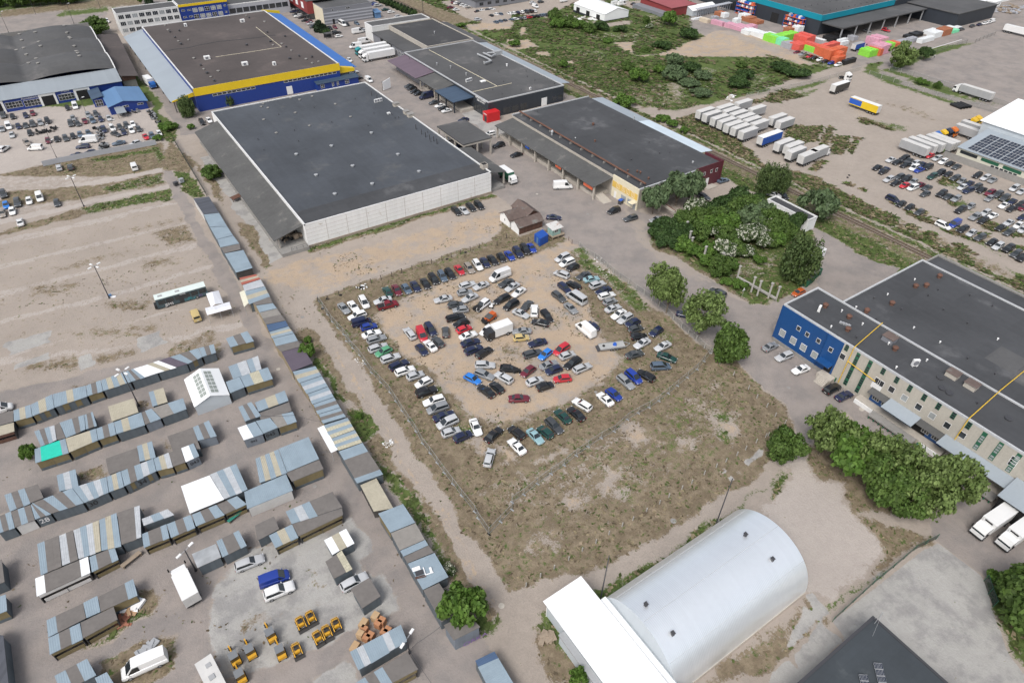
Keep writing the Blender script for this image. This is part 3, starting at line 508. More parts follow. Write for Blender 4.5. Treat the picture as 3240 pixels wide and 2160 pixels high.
for z in (1.6,2.1): b.tube((36.5,161.4,z),(41,161.4,z),.035,.035,6)
b.build('dock_railing',m_dsteel, r)
slab(r, 'rear_canopy',m_slate, [(102.1,164),(108.8,164),(108.8,186),(102.1,186)],[6.2,5.2,5.2,6.2],.18)
for i in range(4): post(r, 'canopy_post',m_conc, 108.2,164.6+i*6.9,1.0,5.1,.4)
part_box(r, 'loading_dock',m_concd, 102.15,107.6,163,186,0,1.0)
r = house('store','large blue store hall with a yellow upper band and brown flat roof','store',41,100.2,280.2,379)
shell(r, 41,100.2,280.2,379,9,m_blue, m_roofB, m_capw, sides='NWE')
wall_panel(r, 'yellow_band',m_yellow, 'S',280.2,40.8,100.4,6.1,9.0,.18)
b = MB(); b.prism([(32.6,282.45),(41,282.45),(41,282.7),(32.6,282.7)],[4.6,5.4,5.4,4.6],[5.0,6.9,6.9,5.0]); b.build('yellow_band',m_yellow, r)
x0,z0 = on_y('10',258,772,280.2); x1,z1 = on_y('10',742,690,280.2)
for i in range(12): window(r, 'S',280.2,x0+(x1-x0)*(i+.5)/12,5.05,(x1-x0)/12-.1,.95)
x0,_ = on_y('00',1955,890,280.2); x1,_ = on_y('00',2352,830,280.2)
for i in range(9): window(r, 'S',280.2,x0+(x1-x0)*(i+.5)/9,4.9,(x1-x0)/9-.12,.95)
x0,z0 = on_y('10',312,840,280.2); wall_panel(r, 'door',m_frame, 'S',280.2,x0-1.2,x0+1.2,.2,3.4,.06)
slab(r, 'side_canopy',m_greymetal_y, [(32.2,282.8),(40.95,282.8),(40.95,383),(32.2,383)],[4.7,6.9,6.9,4.7])
for i in range(9): post(r, 'canopy_post',m_dsteel, 33.4,284+i*12,0,4.8,.3)
slab(r, 'side_canopy',m_bluemetal, [(100.3,283.5),(109.2,283.5),(109.2,384),(100.3,384)],[7.2,5.2,5.2,7.2])
for i in range(9): post(r, 'canopy_post',m_blue, 108.4,285+i*12,0,5.3,.3)
b = MB(); b.prism([(100.4,281.2),(107.2,281.2),(107.2,283.4),(100.4,283.4)],4.4,[7.1,5.6,5.6,7.1]); b.build('yellow_band',m_yellow, r)
b = MB(); b.prism([(100.3,384.1),(109.3,384.1),(109.3,384.5),(100.3,384.5)],4.5,[8.2,6.6,6.6,8.2]); b.build('yellow_band',m_yellow, r)
part_box(r, 'annex',m_blue, 88.6,107,277.6,281,0,3.0); slab(r, 'annex_roof',m_navyroof, [(88.3,277.2),(107.4,277.2),(107.4,281.2),(88.3,281.2)],[3.05,3.05,3.7,3.7])
for x, y, w in ((608,770,1.6),(703,750,.9),(748,742,.9),(833,725,1.8)): u, z = on_y('10',x, y, 277.6); window(r, 'S',277.6,u, 1.0,w, 1.6,2,2)
for t, x, y, w, d in (('00',1905,545,2.4,1.5),('00',2252,600,2.4,1.5),('00',1707,245,1.2,1.2),('00',2230,205,2,1.2),('10',170,600,1.3,1.2)):
 q = P(t, x, y, 8.7); o = vbox(r, q[0],q[1],8.7,w, d, 1.3,m_frame, None, 'air_conditioner'); b = MB(); b.box(q[0]-w*.3,q[0]+w*.15,q[1]-d/2-.03,q[1]-d/2+.1,8.9,9.8); b.build('fan_grille',m_grey, o)
for t, l in (('00',((1782,540),(1846,607),(1873,641),(1905,678),(1938,713),(1971,750),(2006,658),(1610,352),(1640,385),(1664,412),(1732,372),(1650,290),(1545,280),(1564,300),(1518,240),(2267,420),(2262,150),(2290,170))),('10',((238,408),(277,438),(157,420),(134,390),(325,470),(397,522),(460,548),(515,530),(517,585),(310,545),(577,572),(105,302),(80,205),(268,340)))):
 for i, (x, y) in enumerate(l): q = P(t, x, y, 8.7); vent(r, q[0],q[1],8.7,.5 if i % 3 else .65,.5+.3*(i % 2),m_dsteel if i % 2 else m_concd)
b = MB(); cr = [P(t, x, y, 8.72) for t, x, y in (('00',1500,475),('00',1600,455),('00',1730,440),('00',1850,412),('00',2000,385),('00',2150,370),('00',2352,350),('10',110,330),('10',180,325))]
for p0,p1 in zip(cr, cr[1:]): b.beam(p0,p1,.55,.1)
b.build('roof_seam',m_roofD, r)
for t, l in (('10',((0,250),(233,433),(0,470))),('00',((1980,525),(2352,470)))):
 b = MB(); l = [P(t, x, y, 8.76) for x, y in l]
 for p0,p1 in zip(l, l[1:]): b.beam(p0,p1,.14,.12)
 b.build('cable_tray',m_cream, r)
r = house('workshop_hall','blue-fronted workshop hall with a grey roof of shallow domes','workshop',-48,20.8,318,398)
part_box(r, 'wall',m_blue, -60,20.4,318,398,0,4.55)
slab(r, 'front_roof',m_greymetal, [(-60,317.5),(20.7,317.5),(20.7,328),(-60,328)],[4.7,4.7,7.0,7.0],.12)
b = MB(); nx_, ny_ = 44,36; vs_ = []; fs_ = []
XB = [-64,-37.5,-11.5,20.4]; YB = [328,351,374.5,398]
def dome(x, y):
 i = max(k for k in range(3) if x >= XB[k]-1e-6); j = max(k for k in range(3) if y >= YB[k]-1e-6)
 u = (x-XB[i])/(XB[i+1]-XB[i]); v = (y-YB[j])/(YB[j+1]-YB[j]); return 6.6+1.6*(4*u*(1-u))**.7+3.4*(4*v*(1-v))**.62*(.6+.4*(4*u*(1-u)))
gx_ = np.linspace(-64,20.4,85); gy_ = np.linspace(328,398,73)
vs_ = [(x, y, dome(x, y)) for x in gx_ for y in gy_]; n2 = len(gy_)
fs_ = [(i*n2+j, (i+1)*n2+j, (i+1)*n2+j+1,i*n2+j+1) for i in range(len(gx_)-1) for j in range(n2-1)]
b.faces(vs_, fs_); b.build('roof',m_roofC, r, smooth=60)
b = MB()
for yy in np.linspace(328,398,36)[:-1]: b.prism([(20.3,yy),(20.7,yy),(20.7,yy+2),(20.3,yy+2)],4.5,[dome(20.3,yy)+.35]*2+[dome(20.3,yy+1.99)+.35]*2)
b.build('parapet',m_capw, r)
part_box(r, 'rear_wall',m_concd, -64,20.5,398.05,398.4,0,9.2)
for x, y in ((612,292),(190,340),(345,350),(207,388),(630,340),(375,428),(670,412),(230,466),(395,478),(148,455),(697,464),(250,520),(740,550),(752,574),(722,520),(345,568),(275,606),(368,626),(655,388)):
 q = P('00',x, y, 8.8); vent(r, q[0],q[1],dome(min(max(q[0],-63),20),min(max(q[1],328),397.9)),.75,.5,m_concd)
for x, y, w, n in ((130,965,2.5,5),(300,945,2.5,5),(612,890,2.2,5)): u, z = on_y('00',x, y, 318); window(r, 'S',318,u, z-1.1,5.6,2.3,n, 2)
for x in ((450,925),(765,870),(-30,1010)):
 u, z = on_y('00', *x, 318); wall_panel(r, 'gate_surround',m_frame, 'S',318,u-2.9,u+2.9,0,4.5,.22); wall_panel(r, 'gate_opening',m_blk, 'S',318,u-2.1,u+2.1,.02,3.7,.26)
u, z = on_y('00',280,898,318); text(r, 'Autoelektrikas',1.1,(u, 317.93,3.95),rot_face('S'),m_frame)
u, z = on_y('00',600,845,318); text(r, 'K\u0117bul\u0173\nremontas',.95,(u, 317.93,3.9),rot_face('S'),m_frame)
r = house('shed_roof','long brown sheet roofed lean-to beside the domed workshop hall','shed',21,30,322,388)
part_box(r, 'wall',m_concd, 21.2,26.3,322,388,0,4.8); slab(r, 'roof',m_roofB, [(20.9,320),(27.4,320),(30.5,388),(20.9,388)],[6.0,5.0,5.0,6.0]); part_box(r, 'end_wall',m_brownwall, 21.3,26.4,321.4,321.9,3.4,5.2)
r = house('annex_house','blue clad annex with a dusty blue gabled metal roof beside the workshop','annex',11.5,25,294,312)
b = MB(); b.prism([(11.6,294.3),(25,294.3),(25,312),(11.6,312)],0,3.1); b.faces([(11.6,294.3,3.1),(25,294.3,3.1),(17,294.3,4.5),(11.6,312,3.1),(25,312,3.1),(17,312,4.5)],((0,1,2),(4,3,5),(1,4,5,2),(3,0,2,5))); b.build('wall',m_blue, r)
slab(r, 'roof',m_bluetile, [(11.2,293.8),(17,293.8),(17,312.4),(11.2,312.4)],[3.15,4.7,4.7,3.15]); slab(r, 'roof',m_bluetile, [(17.02,293.8),(25.6,293.8),(25.6,312.4),(17.02,312.4)],[4.7,3.15,3.15,4.7])
part_box(r, 'side_wing',m_blue, 7.6,11.5,306,317.9,0,3.2); slab(r, 'side_wing_roof',m_navyroof, [(7.2,305.5),(11.4,305.5),(11.4,317.4),(7.2,317.4)],[3.3,4.0,4.0,3.3])
for x, y in ((1075,980),(1150,968),(1290,957)): u, z = on_y('00',x, y, 294.3); window(r, 'S',294.3,u, 2.0,2.2,.7,2,1)
window(r, 'S',306,9.4,.3,2.6,2.4,3,2)
b = MB(); b.prism([(13.2,288.8),(16.6,288.8),(16.6,294.2),(13.2,294.2)],[1.9,1.9,2.5,2.5],[2.0,2.0,2.6,2.6]); b.build('porch_roof',m_greymetal, r)
for x in (13.4,16.4): post(r, 'porch_post',m_dsteel, x, 289,0,1.95,.12)
r = house('office_block','white three storey office block with rows of windows by the main road','office',34,63.4,404,416)
shell(r, 34,63.4,404,416,10.2,mat('white_render',(.66,.66,.64),.8),m_roofC, m_capw)
for k in range(3):
 for i in range(9): window(r, 'S',404,35.9+i*3.2,1.2+k*3.1,2.5,1.9,3,1,gl=m_glassl if (i*5+k*3) % 4 == 0 else m_glass)
r = house('office_block','dark blue two storey office with a yellow roof band behind the brown roof','office',63.6,88,404.2,420)
shell(r, 63.6,88,404.2,420,10.6,m_blue, m_roofC, m_capw); wall_panel(r, 'yellow_band',m_yellow, 'S',404.2,63.4,88.2,9.5,10.65,.15)
for k in range(2):
 for i in range(5): window(r, 'S',404.2,71.2+i*3.1,3.3+k*3.1,2.4,1.9,2,2,gl=m_glassl if (i+k) % 3 else m_glass)
 for u, w in ((65.4,1.7),(68.4,1.7),(86.6,1.2)): window(r, 'S',404.2,u, 4.2+k*3.1,w, .8,2,1)
r = house('low_hall','low grey hall with a row of dark windows right of the blue office','hall',88.2,122,406,424)
shell(r, 88.2,122,406,424,7.5,m_grey2,m_roofC, m_capw)
for i in range(9): window(r, 'S',406,90.5+i*3.6,3.0,3.2,2.4,1,1,fr=m_grey)
r = house('commercial_building','commercial building with grey and pale striped cladding and a red wing','building',128,156,370,412)
shell(r, 128,156,370,400,8.2,m_grey, m_roofC, m_grey, sides='NSEW')
for k in range(4): wall_panel(r, 'pale_stripe',m_grey2,'S',370,128.1,156.1,.7+k*1.55,1.35+k*1.55,.06)
wall_panel(r, 'cream_side',m_cream, 'W',128,370.2,384,0,8.1,.08)
part_box(r, 'red_wing',m_redb, 124.5,127.9,384.2,430,3.0,9.2); part_box(r, 'red_wing_base',m_glass, 125.0,127.85,384.3,430,0,3.0); part_box(r, 'red_wing_roof',m_roofC, 124.4,140,384.1,430,9.2,9.4)
for k in range(3): wall_panel(r, 'white_sign',m_sign, 'W',124.5,390+k*9,393.5+k*9,4.6,7.6,.08)
for u, z, w in ((133.4,6.9,.9),(136.5,5.9,.8),(142,7.0,2.2)): window(r, 'S',370,u, z-.5,w, 1.0,2 if w > 1 else 1,1)
wall_panel(r, 'door',m_blk, 'S',370,132.5,133.7,0,2.6,.1)
r = house('kiosk','small blue kiosk at the corner of the striped commercial building','kiosk',157,160,369,374)
part_box(r, 'body',m_bluetile, 157,160.3,369,374,0,3.0); slab(r, 'roof',m_bluetile, [(156.7,368.5),(160.6,368.5),(160.6,374.3),(156.7,374.3)],[3.0,3.0,3.7,3.7])
r = house('depot','depot with a white end block, black roofed hall and grey side roof','depot',138,172,288,339)
m_wr = MATS['white_render']
shell(r, 138,170.5,330.2,339.5,7.2,m_wr, m_roofC, m_capw)
shell(r, 147,172,289,330.15,6.6,m_conc, m_roofD, m_conc, par=.4)
part_box(r, 'side_hall',m_grey, 138,146.95,288,330.1,0,4.3); part_box(r, 'side_roof',m_roofC, 137.5,146.98,287.6,330.12,4.3,4.6); slab(r, 'lean_to_roof',m_roofC, [(172.05,289),(180.5,289),(180.5,330),(172.05,330)],[5.0,3.8,3.8,5.0])
part_box(r, 'lean_to',m_grey, 172.1,180,289.3,329.7,0,3.6)
for i in range(3): wall_panel(r, 'dock_door',m_blk, 'W',138,309+i*4.6,312.2+i*4.6,.9,3.9,.05)
for i in range(5): window(r, 'W',138,290.5+i*3.2,1.4,1.1,1.6)
r = house('shop','dark clad shop with a broad grey flat roof and a red entrance','shop',134,170.6,215,287)
shell(r, 134,170.6,215,287,6.6,m_dark, m_roofC, m_cap)
slab(r, 'side_canopy',m_greymetal_y, [(170.7,220),(177.5,220),(177.5,286),(170.7,286)],[5.6,4.8,4.8,5.6])
part_box(r, 'front_wing',m_grey, 129,133.95,259,286,0,4.4); slab(r, 'side_canopy',m_purple, [(125,258.6),(134,258.6),(134,286),(125,286)],[4.6,5.8,5.8,4.6])
slab(r, 'side_canopy',m_slate, [(125.8,241.2),(134,241.2),(134,258.3),(125.8,258.3)],[4.4,5.6,5.6,4.4]); slab(r, 'side_canopy',m_navyroof, [(124.6,226),(134,226),(134,241),(124.6,241)],[4.8,5.2,5.2,4.8],.3)
part_box(r, 'loading_dock',m_conc, 128.2,133.9,226,258.8,0,1.0)
for y in (227,233.5,240): post(r, 'canopy_post',m_dark, 125.6,y, 0,4.6,.45)
for y in (245,251,257.5): post(r, 'canopy_post',m_conc, 126.6,y, 0,4.4,.35)
for i in range(7): window(r, 'W',129,262+i*3.4,1.5,1.2,1.3,2,1)
for i in range(5): window(r, 'W',134,217.2+i*1.9,.3,1.7,3.2,1,2,fr=m_dsteel)
text(r, 'BUITIN\u0116 TECHNIKA\nJ\u016aS\u0172 NAMAMS',.85,(133.93,220.5,5.4),rot_face('W'),m_frame)
for u, w, z, h in ((142.5,3.2,.5,2.4),(146.6,3.2,.5,2.4),(150.6,3.2,.5,2.4),(166,2.2,1.2,1.6),(169,2.2,1.2,1.6)): window(r, 'S',215,u, z, w, h, 4,1,fr=m_dsteel)
wall_panel(r, 'door',m_frame, 'S',215,159.5,162.2,0,3.2,.06)
r2 = house('entrance_kiosk','bright red box entrance in front of the dark shop','kiosk',131.5,137.2,211.5,219)
part_box(r2,'body',m_red, 131.4,137.2,211.6,214.9,0,3.6); window(r2,'W',131.4,212.9,.2,1.7,2.2,2,1,fr=m_dsteel); text(r2,'? \u010cEPSKA',.62,(131.33,213.25,3.0),rot_face('W'),m_frame)
for x, y in ((1662,600),(1788,628),(1931,695),(2095,590),(1640,310)): q = P('10',x, y, 6.3); pipe(r, q[0],q[1],6.3,1.0,.22,m_steel)
for x, y in ((1938,758),(1956,752),(1974,746)): q = P('10',x, y, 6.3); acunit(r, q[0],q[1],6.3,1.0,.45,1.2)
q = P('10',2085,750,6.3); vbox(r, q[0],q[1],6.3,2.2,1.6,.35,m_frame, None, 'skylight'); q = P('10',2305,610,6.3); pipe(r, q[0],q[1],6.3,.9,.3,m_frame)
b = MB()
for l in (((2035,498),(2120,535),(2160,560),(2100,580)),((2090,488),(2160,520),(2200,500)),((2120,490),(2230,480),(2250,460))):
 l = [P('10',x, y, 7.4) for x, y in l]; b.path(l, .4,8)
q = P('10',2220,500,6.4); b.box(q[0]-2,q[0]+2,q[1]-1,q[1]+1,6.2,8.0); b.build('ventilation_duct',m_steel, r)
for l in (((1590,460),(2220,795)),((1990,845),(2350,765))): b = MB(); l = [P('10',x, y, 6.42) for x, y in l]; b.beam(l[0],l[1],.22,.12); b.build('cable_tray',m_cream, r)
for t, x, y in (('10',2225,660),('10',2275,755),('10',2175,830),('10',2260,870),('20',130,660),('20',140,710),('20',210,745),('20',390,775),('20',85,832),('10',1410,540),('10',2045,660)): q = P(t, x, y, 6.3); pipe(r, q[0],q[1],6.3,.5,.1)
q = P('20',168,825,6.3); acunit(r, q[0],q[1],6.3,.7,.5,.8)
r = house('loading_canopy','free standing flat grey canopy on concrete columns between the warehouses','canopy',106.5,118,187.4,205.6)
part_box(r, 'roof',m_roofC, 106.4,118.1,187.2,205.8,5.75,6.1); part_box(r, 'beam',m_conc, 106.45,118.05,187.25,187.7,5.1,5.72); part_box(r, 'beam',m_conc, 106.5,107,187.9,205.6,5.15,5.72)
for x, y in ((106.8,187.5),(112.2,187.5),(117.7,187.5),(106.8,193.5),(106.8,199.5),(106.8,205.2),(117.7,193.5),(117.7,199.5),(117.7,205.2)): post(r, 'column',m_conc, x, y, 0,5.1,.5)
r = house('hall','dark roofed hall with a cream and ochre office end and burgundy rear end','hall',134.3,171,129,199)
shell(r, 134.3,170.4,129.2,199,7.1,m_conc, m_roofE, m_cap, sides='NS')
part_box(r, 'office_front',m_cream, 133.9,134.28,129,141,0,7.15); wall_panel(r, 'ochre_band',m_yplast, 'W',133.9,129.2,140.9,3.3,5.3,.03)
wall_panel(r, 'burgundy_end',m_burg, 'S',129.2,158.5,170.9,0,7.6,.12); part_box(r, 'burgundy_return',m_burg, 170.45,170.85,128.9,137,0,7.6)
for y in (131.2,133.6,135.6,138.2): window(r, 'W',133.9,y, 3.6,1.3,1.6,2,1,gl=m_glassl)
for y, w in ((132.2,2.2),(135.2,2.2)): wall_panel(r, 'shop_window',m_glassl, 'W',133.9,y-w/2,y+w/2,.7,2.4,.05)
wall_panel(r, 'door',m_frame, 'W',133.9,138.6,139.6,0,2.2,.06); part_box(r, 'porch_roof',m_cream, 131.9,133.85,129.2,131.2,2.5,2.65); wall_panel(r, 'door',m_glassl, 'W',133.9,129.6,130.7,0,2.2,.06)
for u, z in ((160.4,5),(162.6,4.9),(165.8,5),(168.2,4.9)): window(r, 'S',129.08,u, z-.6,.9,1.2)
wall_panel(r, 'door',m_frame, 'S',129.08,164,165.3,.3,2.9,.05); part_box(r, 'steps',m_conc, 163,167.5,126.6,129,0,.3)
slab(r, 'side_canopy',m_slate, [(126.3,141.3),(134.2,141.3),(134.2,198.4),(126.3,198.4)],[4.7,5.9,5.9,4.7],.2)
part_box(r, 'loading_dock',m_conc, 128.2,134.2,142.4,198,0,1.05)
b = MB(); b.prism([(128.2,137.6),(131.4,137.6),(131.4,142.3),(128.2,142.3)],0,[.05,.05,1.05,1.05]); b.build('ramp',m_conc, r)
for i in range(8): post(r, 'canopy_post',m_conc, 127.2,141.8+i*8,0,4.75,.5)
part_box(r, 'dock_office',m_conc, 130.5,134.2,180,197.5,1.05,4.7)
for i in range(4): window(r, 'W',130.5,184+i*2.6,2.2,1.5,1.5,1,1)
wall_panel(r, 'sign_board',m_signr, 'W',126.9,142.2,146.6,3.1,4.3,.12); wall_panel(r, 'sign_board',m_signr, 'W',126.9,158.6,161.6,3.3,4.2,.12); wall_panel(r, 'sign_board',m_signb, 'W',126.9,177,179.3,3.4,4.2,.12)
slab(r, 'rear_canopy',mat('bluish_white_metal_roof',(.52,.60,.66),.45,n1=(2,.03),sheet=(0,1.1,0,.03)),[(170.5,139.5),(177.2,139.5),(177.2,171),(170.5,171)],[6.2,5.5,5.5,6.2]); slab(r, 'rear_canopy',m_greymetal_y, [(170.5,171.2),(177.4,171.2),(177.4,198.5),(170.5,198.5)],[6.1,5.4,5.4,6.1])
for i in range(6): post(r, 'canopy_post',m_dsteel, 176.6,141+i*11,0,5.4,.3)
b = MB(); b.tube((137.3,198.5,7.75),(137.3,130,7.75),.3,.3,8)
b.build('roof_pipe',m_rust, r)
for i in range(12): part_box(r, 'pipe_support',m_concd, 136.7,137.9,131.5+i*5.9,131.8+i*5.9,6.7,7.45)
for x, y, m, rr, hh in ((367,1240,m_steel, .5,1.7),(745,1150,m_rust, .5,.9),(762,1302,m_rust, .4,.7),(1095,1470,m_dsteel, .3,.5),(1120,1100,m_steel, .25,1.4),(1355,1410,m_dsteel, .3,.4),(1660,1498,m_steel, .35,.7),(537,1282,m_dsteel, .22,.5),(582,1270,m_frame, .2,.3),(1260,1312,m_dsteel, .15,.5),(1450,1405,m_dsteel, .12,.4),(1040,1198,m_dsteel, .12,.4),(1212,1195,m_dsteel, .12,.4),(232,1028,m_dsteel, .12,.5),(467,1155,m_dsteel, .12,.4)): q = P('20',x, y, 6.8); vent(r, q[0],q[1],6.8,rr, hh, m)
for x, y in ((1150,15),(1178,25),(1253,80),(1062,10)): q = P('21',x, y, 6.8); vent(r, q[0],q[1],6.8,.35,.8,m_rust)
r = house('cottage','small white walled cottage with worn brown gabled roofs beside the dirt yard','cottage',95,104.5,135.5,145)
def gable(root, x0,x1,y0,y1,h, hr, axis, wm_, rm_, ov=.35):
 b = MB(); b.box(x0,x1,y0,y1,0,h)
 if axis == 'x':
  c = (y0+y1)/2; b.faces([(x0,y0,h),(x0,y1,h),(x0,c, hr),(x1,y0,h),(x1,y1,h),(x1,c, hr)],((0,2,1),(3,4,5),(0,3,5,2),(4,1,2,5))); b.build('wall',wm_, root); s = (hr-h)/(c-y0)*ov
  slab(root, 'roof',rm_, [(x0-ov, y0-ov),(x1+ov, y0-ov),(x1+ov, c),(x0-ov, c)],[h-s+.12,h-s+.12,hr+.15,hr+.15],.12); slab(root, 'roof',rm_, [(x0-ov, c+.01),(x1+ov, c+.01),(x1+ov, y1+ov),(x0-ov, y1+ov)],[hr+.15,hr+.15,h-s+.12,h-s+.12],.12)
 else:
  c = (x0+x1)/2; b.faces([(x0,y0,h),(x1,y0,h),(c, y0,hr),(x0,y1,h),(x1,y1,h),(c, y1,hr)],((0,1,2),(4,3,5),(1,4,5,2),(3,0,2,5))); b.build('wall',wm_, root); s = (hr-h)/(c-x0)*ov
  slab(root, 'roof',rm_, [(x0-ov, y0-ov),(c, y0-ov),(c, y1+ov),(x0-ov, y1+ov)],[h-s+.12,hr+.15,hr+.15,h-s+.12],.12); slab(root, 'roof',rm_, [(c+.01,y0-ov),(x1+ov, y0-ov),(x1+ov, y1+ov),(c+.01,y1+ov)],[hr+.15,h-s+.12,h-s+.12,hr+.15],.12)
gable(r, 95.2,103.6,136.6,140.6,2.4,3.7,'x',m_white, m_brownroof); gable(r, 95.2,100.8,141.4,146.6,2.4,3.8,'x',m_white, m_brownroof)
gable(r, 100.9,105.4,140.9,148.6,2.3,3.7,'y',m_brownwall, m_brownroof)
wall_panel(r, 'boarding',m_brownwall, 'S',136.6,95.3,103.6,.05,2.45,.05); window(r, 'W',95.2,144,1.0,.6,1.0,2,1)
r = thing('guard_booth','turquoise board booth with a rusty white roof on a wooden platform by the gate','booth',P('21',385,600))
q = P('21',385,600); part_box(r, 'cabin',m_turq, q[0]-1.5,q[0]+1.4,q[1]-1.2,q[1]+1.2,1.0,3.2); slab(r, 'roof',mat('rusty_white_sheet',(.55,.54,.52),.7,n1=(2,.08),col2=(.28,.13,.07),spot=(.7,.56,.08)),[(q[0]-2,q[1]-1.8),(q[0]+1.9,q[1]-1.8),(q[0]+1.9,q[1]+1.7),(q[0]-2,q[1]+1.7)],[3.25,3.3,3.7,3.65],.08)
part_box(r, 'platform',m_wood, q[0]-1.9,q[0]+2.6,q[1]-1.8,q[1]+1.4,.75,.98)
for sx in (-1.7,.3,2.4):
 for sy in (-1.6,1.2): post(r, 'stilt',m_wood, q[0]+sx, q[1]+sy, 0,.75,.18)
window(r, 'S',q[1]-1.2,q[0]-.2,1.9,1.2,.8,2,1)
q = (P('21',255,700)+P('21',330,655)+P('21',203,655));
a_, b_, c_ = P('21',255,700),P('21',330,657),P('21',203,652);
r = thing('storage_container','bright blue storage container standing by the lot gate','container',a_)
b = MB(); d1 = (b_-a_)[:2]; d2 = (c_-a_)[:2]; b.prism([tuple(a_[:2]),tuple(b_[:2]),tuple((b_+c_-a_)[:2]),tuple(c_[:2])],.12,2.6); b.build('body',mat('container_blue',(.008,.07,.34),.5,n1=(2,.05),sheet=(.3,.3,0,.08)),r)
b = MB(); b.prism([tuple((a_+(c_-a_)*.3)[:2]-np.array((.04,.02))),tuple((a_+(c_-a_)*.3)[:2]),tuple((a_+(c_-a_)*.6)[:2]),tuple((a_+(c_-a_)*.6)[:2]-np.array((.04,.02)))],.3,2.3); b.build('door',m_bluetile, r)
r = house('utility_shed','long low white utility shed with a dark flat roof behind the thicket','shed',167.9,171.9,92.5,107.7)
shell(r, 167.9,171.9,92.5,107.7,4.1,m_white, m_roofE, m_capw)
r = house('warehouse','huge right hand warehouse with a blue clad end and concrete panel facade','warehouse',119.5,172.5,-60,64.8)
m_panel = mat('pebbled_concrete_panels',(.43,.40,.345),.9,n1=(3,.12),n2=(.25,.10),streak=.07)
shell(r, 119.6,131.9,-60,64.9,10.5,m_panel, m_roofE, m_cap, sides='NWE'); shell(r, 132,164.4,-60,58.2,10.6,m_conc, m_roofE, m_cap, sides='NE',roofname='main_roof',wallname='main_wall')
part_box(r, 'rear_hall',m_conc, 164.45,172.3,-60,57.9,0,8.6); part_box(r, 'rear_roof',m_roofE, 164.5,172.6,-60,58.0,8.6,8.9); part_box(r, 'rear_parapet',m_concd, 172.2,172.7,-60,58.2,8.55,9.3); part_box(r, 'rear_parapet',m_concd, 164.5,172.15,57.85,58.25,8.55,9.25)
for q in ((138,158,-60,24,.01),(140,147,24.2,30,.012)): part_box(r, 'roof_patch',m_roofC, q[0],q[1],q[2],q[3],10.2,10.3+q[4])
wall_panel(r, 'blue_cladding',m_bluef, 'W',119.6,48.9,64.95,.9,10.1,.12); wall_panel(r, 'blue_end',m_bluef, 'N',64.9,119.4,132.0,.9,10.1,.1); part_box(r, 'plinth',m_concd, 119.35,119.55,48.9,64.8,0,.88)
for x, y in ((133,1490),(232,1560)): u, z = on_x('31',x, y, 119.5); window(r, 'W',119.46,u, z-.95,1.55,1.9,1,1,gl=m_glassl)
for x, y in ((325,55),(427,122)): u, z = on_x('32',x, y, 119.5); window(r, 'W',119.46,u, z-.9,1.5,1.8,1,1,gl=m_glassl)
for t, x, y in (('31',283,1448),('31',362,1503),('31',465,1562),('32',577,75),('32',549,220)): u, z = on_x(t, x, y, 119.5); window(r, 'W',119.46,u, z-.6,1.0,1.2,1,1)
part_box(r, 'door_canopy',m_bluef, 117.6,119.45,49.2,52.5,3.5,3.8); wall_panel(r, 'door',m_blk, 'W',119.46,49.3,50.9,1.2,3.3,.04)
b = MB(); b.tube((119.3,52.9,.9),(119.3,52.9,10.3),.08,.08,8); b.build('downpipe',m_bluef, r)
part_box(r, 'entrance_landing',m_conc, 117.4,119.4,47.6,51.0,0,1.15)
b = MB()
for i in range(6): b.box(115.6+i*.3,115.9+i*.3,47.8,50.2,0,.2+i*.18)
b.build('entrance_steps',m_conc, r)
strips = [((838,110),(700,420)),((950,180),(810,480)),((2000,840),(1900,990)),((2150,935),(2030,1080)),((2320,1035),(2190,1190))]
for (xa, ya),(xb, yb) in strips:
 u, zt = on_x('32',xa, ya, 119.6); _, zb = on_x('32',xb, yb, 119.6); zb = max(zb, .8); f = wall_panel(r, 'window_strip',m_green, 'W',119.6,u-.42,u+.42,zb, 9.9,.03)
 b = MB(); n = int((9.6-zb)/.62)
 for i in range(n):
  if i % 5 != 2: wbox(b, 'W',119.6,u-.3,u+.3,zb+.12+i*.62,zb+.52+i*.62,.0,.05)
 b.build('glass_blocks',m_glass if xa < 1900 else m_glassl, f)
for x, y in ((725,55),(1060,270),(1185,350),(1305,428),(1437,510),(1568,592),(1705,678),(1845,770)):
 u, z = on_x('32',x, y, 119.6); f = wall_panel(r, 'window_strip',m_green, 'W',119.6,u-.42,u+.42,z-.95,z+.85,.03); b = MB()
 for i in range(3): wbox(b, 'W',119.6,u-.3,u+.3,z-.8+i*.55,z-.4+i*.55,0,.05)
 b.build('glass_blocks',m_glass, f)
 if x > 725: wall_panel(r, 'patched_panel',m_conc, 'W',119.6,u-.5,u+.5,z-2.0,z-1.0,.025)
for x, y, g in ((685,138,0),(1005,362,0),(1038,385,0),(1135,440,0),(1253,518,1),(1383,600,0),(1508,682,1),(1645,770,0),(1785,858,0),(2245,1118,0),(2262,1090,0)):
 u, z = on_x('32',x, y, 119.6); window(r, 'W',119.6,u, z-.75,1.25,1.5,1,1,gl=m_glassl if g else m_glass)
u, z = on_x('32',1003,395,119.6); wall_panel(r, 'white_door',m_frame, 'W',119.6,u-1.1,u+1.1,z-1.3,z, .04)
y0,_ = on_x('32',940,470,119.6); y1,_ = on_x('32',1640,900,119.6);
zt = 3.9
wall_panel(r, 'blue_ground_floor',m_bluef, 'W',119.6,23.6,39.6,1.2,zt, .08)
for x, y in ((995,515),(1083,565),(1452,815),(1545,875)): u, z = on_x('32',x, y, 119.5); window(r, 'W',119.52,u, 1.9,1.5,1.5,3,1)
ga = lambda q: on_x('32', *q, 119.6)[0]
